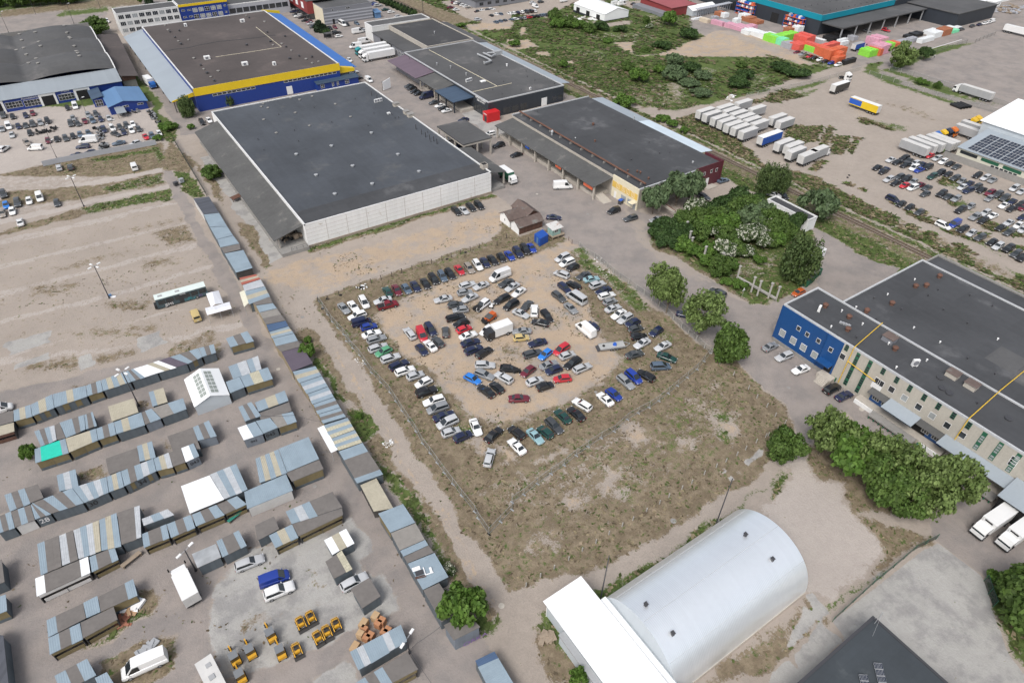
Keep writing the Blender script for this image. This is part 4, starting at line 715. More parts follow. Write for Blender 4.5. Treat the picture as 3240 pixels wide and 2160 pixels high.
for q0,q1,m, d, za, zb in (((950,440),(1150,560),m_slate, 1.5,4.5,3.9),((1110,560),(1400,720),m_greymetal_y, 3.3,4.7,4.1),((1380,730),(1640,880),m_slate, 1.5,4.5,3.9),((1610,890),(2352,1330),m_greymetal_y, 3.2,4.7,4.2)):
 ua, ub = ga(q0),ga(q1); ub = -14 if q1[0] == 2352 else ub; slab(r, 'door_canopy',m, [(119.55-d, ub),(119.55,ub),(119.55,ua),(119.55-d, ua)],[zb, za, za, zb],.1)
wall_panel(r, 'gate',m_green, 'W',119.6,17.5,21.5,1.2,4.0,.06); wall_panel(r, 'gate',m_blk, 'W',119.6,27.2,30,1.2,3.7,.1)
part_box(r, 'loading_dock',m_conc, 117.65,119.5,22.6,41.5,0,1.15); part_box(r, 'dock_edge',m_white, 117.4,117.62,37.2,41.4,0,1.0); part_box(r, 'dock_edge',m_white, 117.4,117.62,22.7,27,0,1.0)
part_box(r, 'dock_extension',m_concd, 115.6,117.6,27.5,37.0,.75,1.1); part_box(r, 'dock_extension',m_concd, 115.2,117.4,11.3,21.2,.75,1.1); part_box(r, 'loading_dock',m_conc, 117.45,119.5,11.2,22.4,0,1.1); slab(r, 'dock_canopy',m_greymetal_y, [(113.4,-14),(119.5,-14),(119.5,11.1),(113.4,11.1)],[4.5,5.3,5.3,4.5]); part_box(r, 'dock_shade_block',m_blk, 114.2,119.4,-14,10.6,0,4.2)  # solid black box paints in the shade of the docks under the dock canopy
b = MB()
for i in range(9): b.box(115.7,115.9,27.8+i*1.1,28+i*1.1,0,.74)
for i in range(11): b.box(115.3,115.5,11.6+i*.92,11.8+i*.92,0,.74)
b.build('dock_legs',m_green, r)
b = MB()
for i in range(5): b.box(115.9+i*.02,117.3,25.4+.32*i, 25.7+.32*i, .1+.2*i, .16+.2*i)
b.build('dock_steps',m_green, r)
for t, x, y, h, m in (('31',522,1255,1.2,m_rust),('31',740,1355,1.0,m_rust),('31',728,1470,1.1,m_rust),('31',900,1305,1.3,m_rust),('31',1132,1235,1.2,m_rust),('31',1350,1075,1.1,m_rust),('31',1447,1070,1.2,m_rust),('31',1568,985,1.2,m_rust),('32',1162,80,1.1,m_rust)):
 q = P(t, x, y, 10.2); vent(r, q[0],q[1],10.2,.62,h, m, 'chimney_cowl')
for t, x, y in (('31',1343,1008),('31',1560,1100),('31',1095,1145),('31',970,1177),('31',1468,1152),('31',1222,1280),('31',805,1262),('31',992,1372),('31',1335,1450),('31',675,1295),('31',865,1415),('31',577,1440),('31',810,1535),('31',640,1525),('31',1608,1282),('31',1828,1408),('31',2058,1250),('31',1850,1150),('31',2105,1555),('32',1175,245),('32',1455,180),('32',1830,162),('32',2080,305),('32',1575,15),('32',1920,570),('32',1105,25)):
 q = P(t, x, y, 10.25); pipe(r, q[0],q[1],10.25,.45,.13,m_frame if x % 2 else m_dsteel)
for x, y in ((1580,335),(1600,432),(1665,477),(2210,710)): q = P('32',x, y, 10.25); vent(r, q[0],q[1],10.2,.7,.3,m_dsteel)
q = P('31',465,1290,10.2); acunit(r, q[0],q[1],10.2,1.1,.5,1.3,RAD(20)); q = P('32',1340,225,10.2); acunit(r, q[0],q[1],10.2,1.3,.5,1.6,RAD(-30))
for x, y in ((1690,320),(1860,420)): q = P('32',x, y, 10.2); vbox(r, q[0],q[1],10.2,1.9,2.2,1.1,m_conc, m_brownroof)
q = P('31',1110,1560,10.2); vbox(r, q[0],q[1],10.2,2.2,2.4,1.2,m_grey, m_brownroof)
for i in range(4): q = P('31',668+i*25,1400+i*9,10.2); vbox(r, q[0],q[1],10.2,.5,.6,.4,m_steel, None)
b = MB()
def gaspipe(p): b.path([np.array(q, float) for q in p],.09,6)
ya = ga((790,60)); gaspipe([(119.35,ya-.1,.5),(119.35,ya-.1,10.7),(131.8,ya+1.5,10.9)]); b.build('gas_pipe',m_yel2,r, smooth=True); b = MB(); gaspipe([(119.35,ga((700,250)),6.8),(119.35,ga((960,420)),6.2)]); b.build('gas_pipe',m_yel2,r, smooth=True); b = MB()
yb = ga((1840,700)); b.build('gas_pipe',m_yel2,r, smooth=True); b = MB(); gaspipe([(119.35,yb-.2,4.8),(119.35,yb-.2,10.7),(132,yb+.4,11.0),(164,yb+1.2,11.0)]); b.build('gas_pipe',m_yel2,r, smooth=True)
r = house('hangar','shiny silver barrel-vaulted hangar with a white flat roofed front','hangar',33.8,72,10,39.4)
HX0,HX1,HYc, HW, HH = 42.6,71.9,27.2,8.25,8.6
b = MB(); nn = 44; prof = [(HYc-HW*math.cos(math.pi*i/nn),HH*math.sin(math.pi*i/nn)**.92) for i in range(nn+1)]; k = 0
vs_ = [(x, y, z) for x in (HX0-.25,HX1) for y, z in prof]; b.faces(vs_, [(i, i+1,nn+2+i, nn+1+i) for i in range(nn)]); b.build('barrel_roof',m_hang, r, smooth=60)
b = MB(); b.poly([(HX0,y, z) for y, z in prof][::-1]); b.build('gable_wall',m_gable, r); b = MB(); b.poly([(HX1-.1,y, z) for y, z in prof]); b.build('gable_wall',m_gable, r)
b = MB(); b.box(HX0,HX1,HYc-HW-.12,HYc-HW+.02,0,.3); b.box(HX0,HX1,HYc+HW-.02,HYc+HW+.12,0,.3); b.build('footing',m_conc, r)
for t, x, y in (('23',2130,215),('23',1220,855),('23',1460,1125),('33',25,440)):
 best = min(((np.hypot(*(np.array(img((xx, yy, zz)))-np.array((810*int(t[0])+x*810/2352,540*int(t[1])+y*810/2352)))),xx, yy, zz) for yy, zz in prof[3:40] for xx in np.arange(43,72,.5)),key=lambda q: q[0]); _, xx, yy, zz = best
 b = MB(); b.box(xx-.22,xx+.22,yy-.22,yy+.22,zz-.15,zz+.5); b.poly([(xx-.3,yy-.3,zz+.5),(xx+.3,yy-.3,zz+.5),(xx+.3,yy+.3,zz+.62),(xx-.3,yy+.3,zz+.62)]); b.build('roof_vent',m_dsteel, r)
b = MB()
for i in (11,22,33): y, z = prof[i]; b.tube((HX0,y, z+.0),(HX1,y, z+.0),.03,.03,5)
b.build('roof_seam',m_cap, r)
part_box(r, 'front_block',m_gable, 34.3,40.9,-4,39.0,0,4.3); slab(r, 'front_roof',m_hangw, [(33.7,-4.3),(41.1,-4.3),(41.1,39.4),(33.7,39.4)],[4.45,4.75,4.75,4.45],.12)
part_box(r, 'link',m_gable, 40.95,42.55,12,34.6,0,4.1); part_box(r, 'link_cap',m_hangw, 41.12,42.3,12,34.8,4.12,4.3); part_box(r, 'side_gutter',m_steel, 33.2,34.25,-4,34.6,2.2,2.5); part_box(r, 'side_store',m_gable, 33.3,34.25,-4,34.4,0,2.18)
b = MB(); b.tube((34.2,38.9,0),(34.2,38.9,4.3),.07,.07,8); b.build('downpipe',m_frame, r)
r = house('low_building','low building with a dark felt roof carrying a few solar panels','building',40,73.6,-30,9.8)
part_box(r, 'wall',m_conc, 40.4,73.3,-30,9.4,0,4.55); part_box(r, 'roof',mat('dark_felt_roof',(.04,.048,.055),.75,n1=(1,.1),n2=(.1,.2),brick=(1.05,.12,0,.02,6),col2=(.075,.085,.09),spot=(.12,.56,.15)),40,73.8,-30.4,9.9,4.56,5.0)
b = MB(); b.box(40,73.85,9.55,9.95,5.0,5.12); b.box(73.5,73.9,-30,9.5,5.0,5.12); b.build('eaves_trim',m_dsteel, r)
b = MB(); q = P('33',978,1020,5); b.tube((q[0],q[1],5),(q[0]+.1,q[1],8.2),.04,.04,6)
for e in ((q[0]-2,q[1]-1,5.02),(q[0]+1.5,q[1]-3,5.02),(73.5,9.5,5.1)): b.tube((q[0]+.1,q[1],8),e, .015,.015,4)
b.build('antenna_mast',m_steel, r)
for col, xs in (((970,1378),5),((835,1485),3)):
 for i in range(xs):
  p0 = P('33',col[0]+15*i, col[1]+61*i, 5.5); p1 = P('33',col[0]+78+15*i, col[1]+6+61*i, 5.5); p2 = P('33',col[0]+92+15*i, col[1]+62+61*i, 5.4); p3 = P('33',col[0]+14+15*i, col[1]+57+61*i, 5.4)
  b = MB(); e = .05; b.prism([tuple(p3[:2]),tuple(p2[:2]),tuple(p1[:2]),tuple(p0[:2])],[5.3,5.3,5.42,5.42],[5.36,5.36,5.48,5.48]); f = b.build('solar_panel',m_solfr, r)
  b = MB()
  for k in range(6):
   g = lambda s, t2: (p0+(p1-p0)*s)*(1-t2)+(p3+(p2-p3)*s)*t2
   s0,s1 = k/6+.015,(k+1)/6-.015; b.prism([tuple(g(s, t2)[:2]) for s, t2 in ((s0,.95),(s1,.95),(s1,.05),(s0,.05))],[5.3,5.3,5.42,5.42],[5.372,5.372,5.492,5.492])
  b.build('solar_cells',m_solar, f)
r = house('solar_hall','cream hall with a solar panel roof and white taller hall behind at the right edge','hall',257.5,300,40,97.5)
part_box(r, 'wall',mat('cream_sandwich_panel',(.62,.60,.50),.6,n1=(2,.03),n2=(.1,.05),sheet=(0,1.1,0,.03)),257.8,276,40,97,0,4.0)
slab(r, 'roof',m_greymetal_y, [(257.3,39.5),(276,39.5),(276,97.4),(257.3,97.4)],[4.05,6.6,6.6,4.05],.15)
zr = lambda x: 4.05+(x-257.3)*2.55/18.7+.06
for row in range(4):
 for c in range(14):
  xa, ya_ = 258.3+row*3.6,94.5-c*3.7
  b = MB(); b.prism([(xa, ya_-3.4),(xa+3.4,ya_-3.4),(xa+3.4,ya_),(xa, ya_)],[zr(xa),zr(xa+3.4),zr(xa+3.4),zr(xa)],[zr(xa)+.06,zr(xa+3.4)+.06,zr(xa+3.4)+.06,zr(xa)+.06]); f = b.build('solar_panel',m_solfr, r); b = MB()
  for i2 in range(2):
   for j2 in range(3): x_, y_ = xa+.08+i2*1.67,ya_-3.35+j2*1.13; b.prism([(x_, y_),(x_+1.55,y_),(x_+1.55,y_+1.03),(x_, y_+1.03)],[zr(x_),zr(x_+1.55),zr(x_+1.55),zr(x_)],[zr(x_)+.075,zr(x_+1.55)+.075,zr(x_+1.55)+.075,zr(x_)+.075])
  b.build('solar_cells',m_solar, f)
for c in range(7): wall_panel(r, 'window_band',m_green if c % 4 else m_glass, 'W',257.8,90-c*7.4,96-c*7.4,2.2,3.3,.04)
for c in range(6): window(r, 'W',257.8,84.2-c*1.5,.9,1.3,1.2)
b = MB(); b.box(276.1,300,40,100,0,8.5); b.build('tall_hall',m_gable, r); slab(r, 'tall_roof',m_hangw, [(275.6,39),(300,39),(300,101),(275.6,101)],[8.6,12,12,8.6])
r = house('builders_store',"big dark builders' store with a bright teal band and long flat canopy",'store',345,460,208,300)
shell(r, 345,460,220.5,330,10,m_dark, m_roofC, m_cap); wall_panel(r, 'teal_band',m_teal, 'S',220.5,344.8,411,7.2,10.05,.15); wall_panel(r, 'teal_band',m_teal, 'W',345,220.3,330,7.2,10.05,.15)
part_box(r, 'canopy_roof',m_roofC, 346,424,207.6,220.4,5.9,6.5)
for i in range(7): post(r, 'canopy_post',m_steel, 347+i*12.5,208.3,0,5.9,.55)
part_box(r, 'side_wing',m_dark, 424.5,466,190,222,0,7.0); part_box(r, 'side_wing_roof',m_roofC, 424,466.4,189.6,222.4,7.0,7.4)
for i in range(2): wall_panel(r, 'gate',m_blk, 'W',345,247+i*28,252+i*28,0,5,.1)
for i in range(11):
 for j in range(4): pipe(r, 352+i*5.5,225+j*12,9.7,.5,.15)
for nm, yy in (('rack',236),('rack',270)):
 t = thing('storage_rack',f'orange storage rack of pallets against the dark store wall, {"nearer the teal corner" if yy == 236 else "farther from the teal corner"}','rack',(343,yy, 0)); b = MB()
 for z in (.1,2,4,6): b.box(341.8,344.4,yy-7,yy+5,z, z+.18)
 t2 = b.build('shelf',m_signr, t); b = MB()
 for y in np.linspace(yy-7,yy+5,5): b.box(341.8,341.95,y-.1,y+.1,0,6.2); b.box(344.2,344.35,y-.1,y+.1,0,6.2)
 b.build('upright',m_signb, t); rr = random.Random(yy)
 for z in (.3,2.2,4.2,6.2):
  for y in np.arange(yy-6.2,yy+4.6,1.6):
   if rr.random() < .8:
    o = part_box(t, 'pallet_load',rr.choice((m_frame, m_frame, m_grey2,m_signr, m_signb)),342.1,344,y, y+1.2,z, z+.7+rr.random()*.7)
r = house('storage_hall','white gabled storage hall with a dark base beyond the meadow','hall',260.5,278,296,324)
gable(r, 260.6,278,296.5,324,4.6,6.8,'y',m_tent, m_tent, .2); b = MB(); b.box(260.5,278.1,296.4,324.1,0,1.3); b.build('base_band',m_dark, r)
for i in range(3): wall_panel(r, 'gate',m_blk, 'W',260.6,300.5+i*9,303.5+i*9,.1,3.4,.13)
r = house('workshop','red walled workshop with a brick red flat roof and grey base at the top edge','workshop',296,350,294,316)
x0,y0 = P('20',1470,75,5)[:2]; part_box(r, 'wall',m_redb, x0,x0+19,y0,y0+26,0,4.9); slab(r, 'roof',mat('brick_red_metal_roof',(.30,.07,.075),.55,n1=(1,.05)),[(x0-.5,y0-.5),(x0+19.5,y0-.5),(x0+19.5,y0+26),(x0-.5,y0+26)],[5,5,5.8,5.8]); part_box(r, 'low_front',m_grey, x0-6,x0-.1,y0-2,y0+26,0,2.5)
r = house('storage_hall','small white roofed greenhouse style shed beside the pallet yard','shed',320,336,268,276)
p0,p1 = P('20',1510,130),P('20',1660,150); gable(r, p1[0]-1,p1[0]+19,p1[1]-.5,p1[1]+9,2.8,4.4,'x',m_gable, m_tent, .2)
r = house('commercial_building','grey flat roofed commercial building among parked cars at the top','building',214,262,356,384)
part_box(r, 'wall',m_grey, 215,252,358,384,0,4.2); part_box(r, 'roof',m_roofC, 214.6,252.4,357.6,384.4,4.2,4.6)
for i in range(6): window(r, 'S',358,219+i*5.5,1.5,2.6,1.6,2,1,fr=m_dsteel)
for i, (x, y, nm) in enumerate(((1910,60,'left'),(2000,110,'front'),(2050,60,'rear'),(1870,100,'end'))):
 q = P('30',x, y, 0); r = thing('site_cabin',f'white portable site cabin in the far yard, {("with a bare left side","nearest the road","behind the others","by the dark store wing")[i]}','cabin',q); b = MB(); b.box(q[0]-4,q[0]+4,q[1]-3,q[1]+3,.2,3.2); b.build('body',m_tent, r); b = MB(); b.box(q[0]-4.2,q[0]+4.2,q[1]-3.2,q[1]+3.2,3.2,3.4); b.build('roof',m_hangw, r)
 for k in range(2): window(r, 'S',q[1]-3,q[0]-2+k*3.6,1.3,1.2,1.1)
r = house('office_block','white office hall with a red end in the far right corner','office',560,600,205,240)
q = P('30',2080,40,0); part_box(r, 'wall',m_tent, q[0],q[0]+22,q[1],q[1]+30,0,6.4); part_box(r, 'red_end',m_redb, q[0]+22.1,q[0]+30,q[1],q[1]+30,0,7.4)
for k in range(3): window(r, 'S',q[1],q[0]+4+k*6,3.0,3.0,1.6,2,1)
# ================================================================ GARAGE AND MARKET SHEDS
def sheetmat(nm, col, rough=.6, **k): return mat(nm, col, rough, n1=(2.2,k.get('a',.06)),n2=(.35,.12),sheet=(.9,0,0,.05),bump=('x',.3,.35),col2=k.get('c2'),spot=k.get('sp',(.5,.6,.1)))
SH = {'b': sheetmat('blue_grey_ribbed_sheet',(.245,.31,.36)),'d': mat('brown_grey_slate_sheet',(.155,.142,.132),.9,n1=(1.6,.14),n2=(.3,.16),brick=(1.1,.05,0,.02,2.2),col2=(.20,.185,.17),spot=(.4,.6,.15)),
      'c': sheetmat('cream_plastic_sheet',(.40,.365,.28),a=.12,c2=(.30,.26,.2)),'w': sheetmat('white_sheet',(.80,.82,.83),a=.02),'g': mat('pale_grey_slate_sheet',(.24,.225,.205),.9,n1=(1.6,.12),n2=(.3,.12),brick=(1.1,.05,0,.02,2.2)),
      'G': mat('green_plastic_sheet',(.02,.52,.38),.5,n1=(2,.08),n2=(.4,.08),brick=(.55,.10,0,.04,1.4)),'p': sheetmat('purple_brown_sheet',(.105,.085,.11)),'n': sheetmat('navy_blue_sheet',(.06,.105,.19)),'s': mat('shiny_zinc_sheet',(.62,.63,.62),.3,.6,n1=(1.2,.1),n2=(.5,.25)),
      'r': sheetmat('red_tile_sheet',(.34,.10,.07)),'y': mat('gridded_plastic_sheet',(.46,.43,.32),.6,n1=(2,.1),n2=None, brick=(.55,.22,0,.10,1.2)),'l': mat('dark_ribbed_sheet',(.075,.08,.095),.6,n1=(2,.05),n2=(.3,.1),sheet=(.5,0,0,.2)),'i': sheetmat('silver_patched_sheet',(.42,.44,.46),a=.16,c2=(.58,.57,.55))}
NMW = {'b': 'blue-grey','d': 'brown slate','c': 'cream','w': 'white','g': 'pale grey','G': 'bright green','p': 'purple-brown','n': 'navy','s': 'shiny zinc','r': 'red','y': 'gridded cream','l': 'dark ribbed','i': 'patched silver'}
WL = {'k': mat('dark_grey_sheet_wall',(.095,.115,.13),.65,n1=(2,.08),n2=(.4,.14),sheet=(.35,0,0,.10),streak=.06),'y': mat('olive_board_wall',(.175,.14,.07),.85,n1=(2,.12),n2=(.4,.2),sheet=(1.2,0,0,.1),streak=.05),'w': mat('whitewashed_wall',(.55,.54,.52),.8,n1=(2,.08),n2=(.4,.12)),'q': mat('blue_grey_wall',(.17,.195,.225),.7,n1=(2,.06),n2=(.4,.12),sheet=(.6,0,0,.08),streak=.05),'o': m_interior, 'm': m_brownwall, 'a': mat('ochre_stone_wall',(.27,.22,.14),.9,n1=(2,.12),n2=(.4,.2))}
m_number = flat('number_paint',(.02,.02,.022)); m_numberw = flat('white_number_paint',(.7,.7,.7))
m_under = flat('roof_edge_steel',(.10,.11,.12))
SHEDS = []
def shed(A, B, C, D, roof, front='k',side='k',z=2.5,zr=None, label=None, grp='garage sheds',openf=False, num=None, cat='garage',name='garage_shed',base=.0,lip=.12):
 """A-B rear edge (left to right as seen),D-C front edge; surveyed at roof height; roof / front = sheet patterns along the edge"""
 zr = z if zr is None else zr
 q = [P(*p[:3],zz)[:2] if len(p) == 3 else np.array(p[:2],float) for p, zz in ((A, zr),(B, zr),(C, z),(D, z))]
 cen = sum(q)/4; ex = (q[1]-q[0])+(q[2]-q[3]); ang = math.atan2(ex[1],ex[0])
 t = thing(name, label or 'x',cat, (cen[0],cen[1],base),ang, grp)
 inset = lambda k: [c+(cen-c)*min(k/max(np.linalg.norm(c-cen),.1),.5) for c in q]
 ccw = ((q[1]-q[0])[0]*(q[3]-q[0])[1]-(q[1]-q[0])[1]*(q[3]-q[0])[0]) > 0
 order = (0,1,2,3) if ccw else (3,2,1,0)
 w = inset(.22); zz = [zr, zr, z, z]; b = MB()
 if not openf: b.prism([tuple(w[i]) for i in order],base, [zz[i]-.1 for i in order])
 else:
  mid = [w[0],w[1],w[1]+(w[2]-w[1])*.45,w[0]+(w[3]-w[0])*.45]; b.prism([tuple(mid[i]) for i in order],base, [zz[i]-.1 for i in order])
  for i in (0,1):                       # side walls and fascia of an open stall
   a_, c_ = (w[0],w[3]) if i == 0 else (w[1],w[2]); d_ = (c_-a_)/np.linalg.norm(c_-a_); n_ = np.array((-d_[1],d_[0]))*.05; p4 = [a_+(c_-a_)*.45-n_, c_-n_, c_+n_, a_+(c_-a_)*.45+n_]
   b.prism([tuple(x) for x in p4],base, z-.12)
 b.build('wall',WL[side] if not openf else WL['o'],t)
 tok = [(s[0],float(s[1:] or 1)) for s in roof.split()]; tot = sum(x[1] for x in tok); u = 0; b = MB(); mats = []; e = .06
 for i, (c, wd) in enumerate(tok):
  u0,u1 = u/tot, (u+wd)/tot; u += wd; m = SH[c]
  if m not in mats: mats.append(m)
  pp = [q[0]+(q[1]-q[0])*u0,q[0]+(q[1]-q[0])*u1,q[3]+(q[2]-q[3])*u1,q[3]+(q[2]-q[3])*u0]
  ov = (q[3]-q[0])/np.linalg.norm(q[3]-q[0])*(((i*7) % 3-1)*.07); pp[2] = pp[2]+ov; pp[3] = pp[3]+ov; h = .012*((i*5) % 3); za = [zr+h, zr+h, z+h, z+h]
  b.prism([tuple(pp[j]) for j in order],[za[j]-.09 for j in order],[za[j] for j in order],mats.index(m))
 b.build('roof',mats, t)
 f0,f1 = (w[3],w[2]); d = (f1-f0); L = np.linalg.norm(d); d = d/L; n = np.array((d[1],-d[0])); n = n if np.dot(n, (q[3]-q[0])) > 0 else -n
 tok = [(s[0],float(s[1:] or 1)) for s in front.split()]; tot = sum(x[1] for x in tok); u = 0
 def pan(u0,u1,z0,z1,dp, m, nm, par=t):
  a_, c_ = f0+d*u0*L, f0+d*u1*L; p4 = [a_-n*.05,c_-n*.05,c_+n*dp, a_+n*dp]; s = (p4[1]-p4[0])[0]*(p4[3]-p4[0])[1]-(p4[1]-p4[0])[1]*(p4[3]-p4[0])[0]
  b = MB(); b.prism([tuple(x) for x in (p4 if s > 0 else p4[::-1])],z0,z1); return b.build(nm, m, par)
 if not openf:
  for i, (c, wd) in enumerate(tok):
   u0,u1 = u/tot+.006,(u+wd)/tot-.006; u += wd
   pan(u0,u1,base+.04,z-.16,.035+.006*(i % 2),WL[c],'front_panel')
   if c == 'y': pan(u0+.01,u1-.01,base+.05,base+.7,.055,WL['k'],'base_panel')
 else:
  pan(0,1,z-.75,z-.14,.04,WL[tok[0][0]],'fascia_board')
  for i in range(int(L/2.6)+1): u0 = i/max(int(L/2.6),1)*.985; pan(u0,u0+.08/L, base, z-.76,.03,m_dsteel, 'stall_post')
  pan(.04,.96,base+.1,base+.9,-.02,WL[tok[-1][0]],'stall_counter')
 if num:
  a_ = f0+d*L*num[1]+n*.085; ang2 = math.atan2(d[1],d[0]); text(t, num[0],num[2],(a_[0],a_[1],base+1.35),Matrix.Rotation(ang2,4,'Z') @ Matrix.Rotation(math.pi/2,4,'X'),num[3] if len(num) > 3 else m_number, 'painted_number',.01)
 SHEDS.append(t); t['_roof'] = roof; return t
def row(t, front, rear, units, where, fronts=None, **k):
 """front / rear: polylines of (x, y) cut points; one unit between neighbours"""
 out = []
 for i, u in enumerate(units):
  if u is None: continue
  rf, fr = u[0],u[1]; kw = dict(k); kw.update(u[2] if len(u) > 2 else {})
  f0,f1 = front[i]; r0,r1 = rear[i]
  g = .6
  out.append(shed((t, r0[0]+2,r0[1]),(t, r1[0]-2,r1[1]),(t, f1[0]-2,f1[1]),(t, f0[0]+2,f0[1]),rf, fr, **kw))
 name_sheds(out, where, 'from the left'); return out
def name_sheds(lst, where, end):
 for i, o in enumerate(lst):
  cols = []
  for s in o['_roof'].split():
   w = NMW[s[0]]
   if w not in cols: cols.append(w)
  c = ' and '.join(cols[:2]); o['label'] = f'{c} roofed shed, {ordinal(i)} {end} {where}'.replace(' slate','')+f''
def pairs(l): return [(l[i],l[i+1]) for i in range(len(l)-1)]
row('02',pairs([(-130,800),(127,735),(296,686),(498,608),(802,502),(945,455),(1205,370),(1455,288),(1727,205),(1857,142),(1985,100)]),
 pairs([(-140,690),(122,632),(280,580),(482,484),(788,405),(926,356),(1150,275),(1300,228),(1560,142),(1825,60),(1965,25)]),
 [('d','k'),('b c b','y'),('b c b','y k y k'),('b2 c b2','k y k y k'),('b d b','y'),('b c b c b','k'),('b d b w3','k'),('w c w p2','k'),('b d b','k y k'),('b d b','k')],'in the field row')
shed(('02',-130,805),('02',125,737),('02',132,825),('02',-120,900),'c','m',z=2.2,openf=True, label='low stall with a cream lean-to roof over an orange counter at the left edge',cat='stall',name='market_stall')
row('02',pairs([(375,965),(523,905),(605,885),(787,808),(892,772)]),pairs([(312,825),(500,768),(545,745),(775,672),(852,645)]),[('b d b i','k'),('d','k'),('b b d b','k'),('b d2 b','k')],'behind the green roof',z=2.3)
shed(('02',992,596),('02',1230,520),('02',1272,650),('02',1028,735),'c','k',label='long cream roofed shed with a blue-grey rear strip in front of the lamp mast',z=2.2)
shed(('02',1365,465),('02',1500,425),('02',1540,552),('02',1402,600),'b c c','k',label='small square cream and blue-grey shed standing alone beside the lamp mast',z=2.2)
row('02',pairs([(322,1118),(632,1020),(902,906),(1068,850),(1332,765),(1480,705),(1715,620)]),pairs([(315,988),(600,890),(882,800),(1045,740),(1300,650),(1392,615),(1685,520)]),
 [('b G3.4 b','y y'),('c4 b','y y'),('b d b','y'),('b c b2','k'),('d b b','q'),('g b','k')],'in the green roofed row')
shed(('02',1538,870),('02',1770,788),('02',1842,985),('02',1590,1010),'d','k',label='wide brown slate shed roof behind the grey shed numbered 043',z=2.3)
shed(('02',1772,788),('02',1918,725),('02',1990,865),('02',1818,912),'b d b','q',label='blue-grey and brown shed at the end beside the pale concrete pad')
shed(('02',970,1075),('02',1258,975),('02',1290,1130),('02',1000,1222),'d','k',z=2.2,label='wide dark slate roof with a pale edge behind the shed numbered 34')
shed(('02',1258,960),('02',1395,915),('02',1430,1062),('02',1285,1105),'b c b','k',z=2.4,label='square shed with a blue-grey and cream striped roof behind the number 34')
shed(('02',520,1228),('02',692,1172),('02',722,1330),('02',545,1378),'b i b','k',z=2.2,label='small shed with a half bare blue-grey roof behind the number 30')
shed(('02',40,1408),('02',345,1308),('02',400,1435),('02',92,1562),'b d b d2','k',z=2.2,label='brown slate shed with blue-grey strips behind the shed numbered 28')
rw = row('02',pairs([(-20,1765),(136,1708),(320,1635),(470,1580),(772,1482),(1000,1385),(1140,1330),(1437,1190),(1590,1150),(1705,1110),(1832,1050)]),
 pairs([(-60,1625),(100,1560),(280,1500),(302,1480),(664,1345),(980,1242),(1110,1190),(1408,1075),(1550,1020),(1662,980),(1780,935)]),
 [('b d b','k'),('d b d','w'),('b d b','k',dict(num=('28',.45,1.5,m_numberw))),('d b d b','k'),('b i b i b','k',dict(num=('30',.25,1.5))),('b c b','k'),('b d b i b','k y k3 y k',dict(num=('34',.5,1.5))),('b c i','y'),('d','y'),('w3 b2','q',dict(num=('043',.55,1.1)))],'in the numbered row')
shed(('01',2075,1540),('01',2272,1472),('01',2332,1563),('01',2118,1622),'b d b','y',label='small blue-grey and brown shed by the striped market tent')
row('02',[((2140,345),(2305,290)),((2305,290),(2405,252))],[((2095,230),(2260,172)),((2260,172),(2372,132))],[('b i','k'),('b i','k')],'beside the white tent with skylights')
row('02',[((2112,475),(2250,420)),((2250,420),(2508,340))],[((2072,370),(2203,325)),((2203,325),(2462,236))],[('b','k'),('b y b','y')],'before the skylight tent pair')
row('02',[((2250,735),(2400,680)),((2372,645),(2652,540))],[((2187,600),(2310,555)),((2340,560),(2617,450))],[('b d b','k'),('b c b','k')],'behind shed number 045',z=2.4)
shed(('02',2375,660),('02',2655,555),('02',2680,640),('02',2400,730),'d','k',z=2.3,label='dark slate lean-to roof below the striped blue-grey shed')
shed(('02',2182,792),('02',2345,735),('02',2420,848),('02',2240,908),'w b','q',num=('043',.45,.8),label='white and pale blue roofed shed with grey walls and a small number 043')
shed(('02',2350,730),('02',2480,700),('02',2555,790),('02',2422,845),'b','k',num=('045',.4,1.2),label='blue-grey roofed shed painted with the number 045')
shed(('02',2482,690),('02',2690,645),('02',2727,735),('02',2556,795),'g b','y',label='grey and blue-grey roofed shed with an olive front right of number 045')
shed(('02',1662,1328),('02',1925,1228),('02',2060,1450),('02',1745,1580),'w','o',z=2.7,label='market shed under a big white tarpaulin roof',cat='market shed',name='market_shed')
shed(('02',1928,1222),('02',2170,1122),('02',2275,1358),('02',2062,1448),'i b i b','k',z=2.7,label='blue-grey and silver striped shed joined to the white tarpaulin roof',cat='market shed',name='market_shed')
shed(('12',-5,1075),('12',205,990),('12',285,1205),('12',35,1300),'b c b c b','k',z=2.7,label='blue-grey roof with two cream bands left of the big ribbed roof',cat='market shed',name='market_shed')
shed(('12',207,985),('12',482,875),('12',580,1078),('12',287,1200),'b','k',z=2.8,label='big plain blue-grey ribbed roof beside the narrow lane',cat='market shed',name='market_shed')
shed(('12',-110,1380),('12',275,1215),('12',340,1368),('12',-80,1540),'b','w',z=2.5,label='pale blue roofed strip with a whitewashed front below the cream bands')
shed(('12',277,1205),('12',580,1085),('12',622,1170),('12',332,1288),'d','y',z=2.6,label='grey-brown roofed block with a tall olive front beside the narrow lane')
row('03',[((1570,237),(1795,138)),((1800,130),(2065,20)),((2065,20),(2270,-75))],[((1530,108),(1755,22)),((1760,20),(1990,-70)),((1990,-70),(2180,-150))],[('b d b','y',dict(openf=True)),('b d b','y',dict(openf=True)),('d b','y',dict(openf=True))],'below the white tarpaulin',z=2.3,cat='stall',name='market_stall')
row('03',[((372,580),(567,492)),((570,492),(718,432)),((720,430),(930,355)),((930,355),(1115,308)),((1115,300),(1300,228))],[((340,290),(540,212)),((540,215),(670,165)),((672,165),(908,72)),((910,70),(1072,5)),((1075,5),(1285,-65))],
 [('b d d','k'),('i d','k'),('i b i c','k'),('b c b','k'),('d d d i','k')],'in the patchwork block',z=2.5)
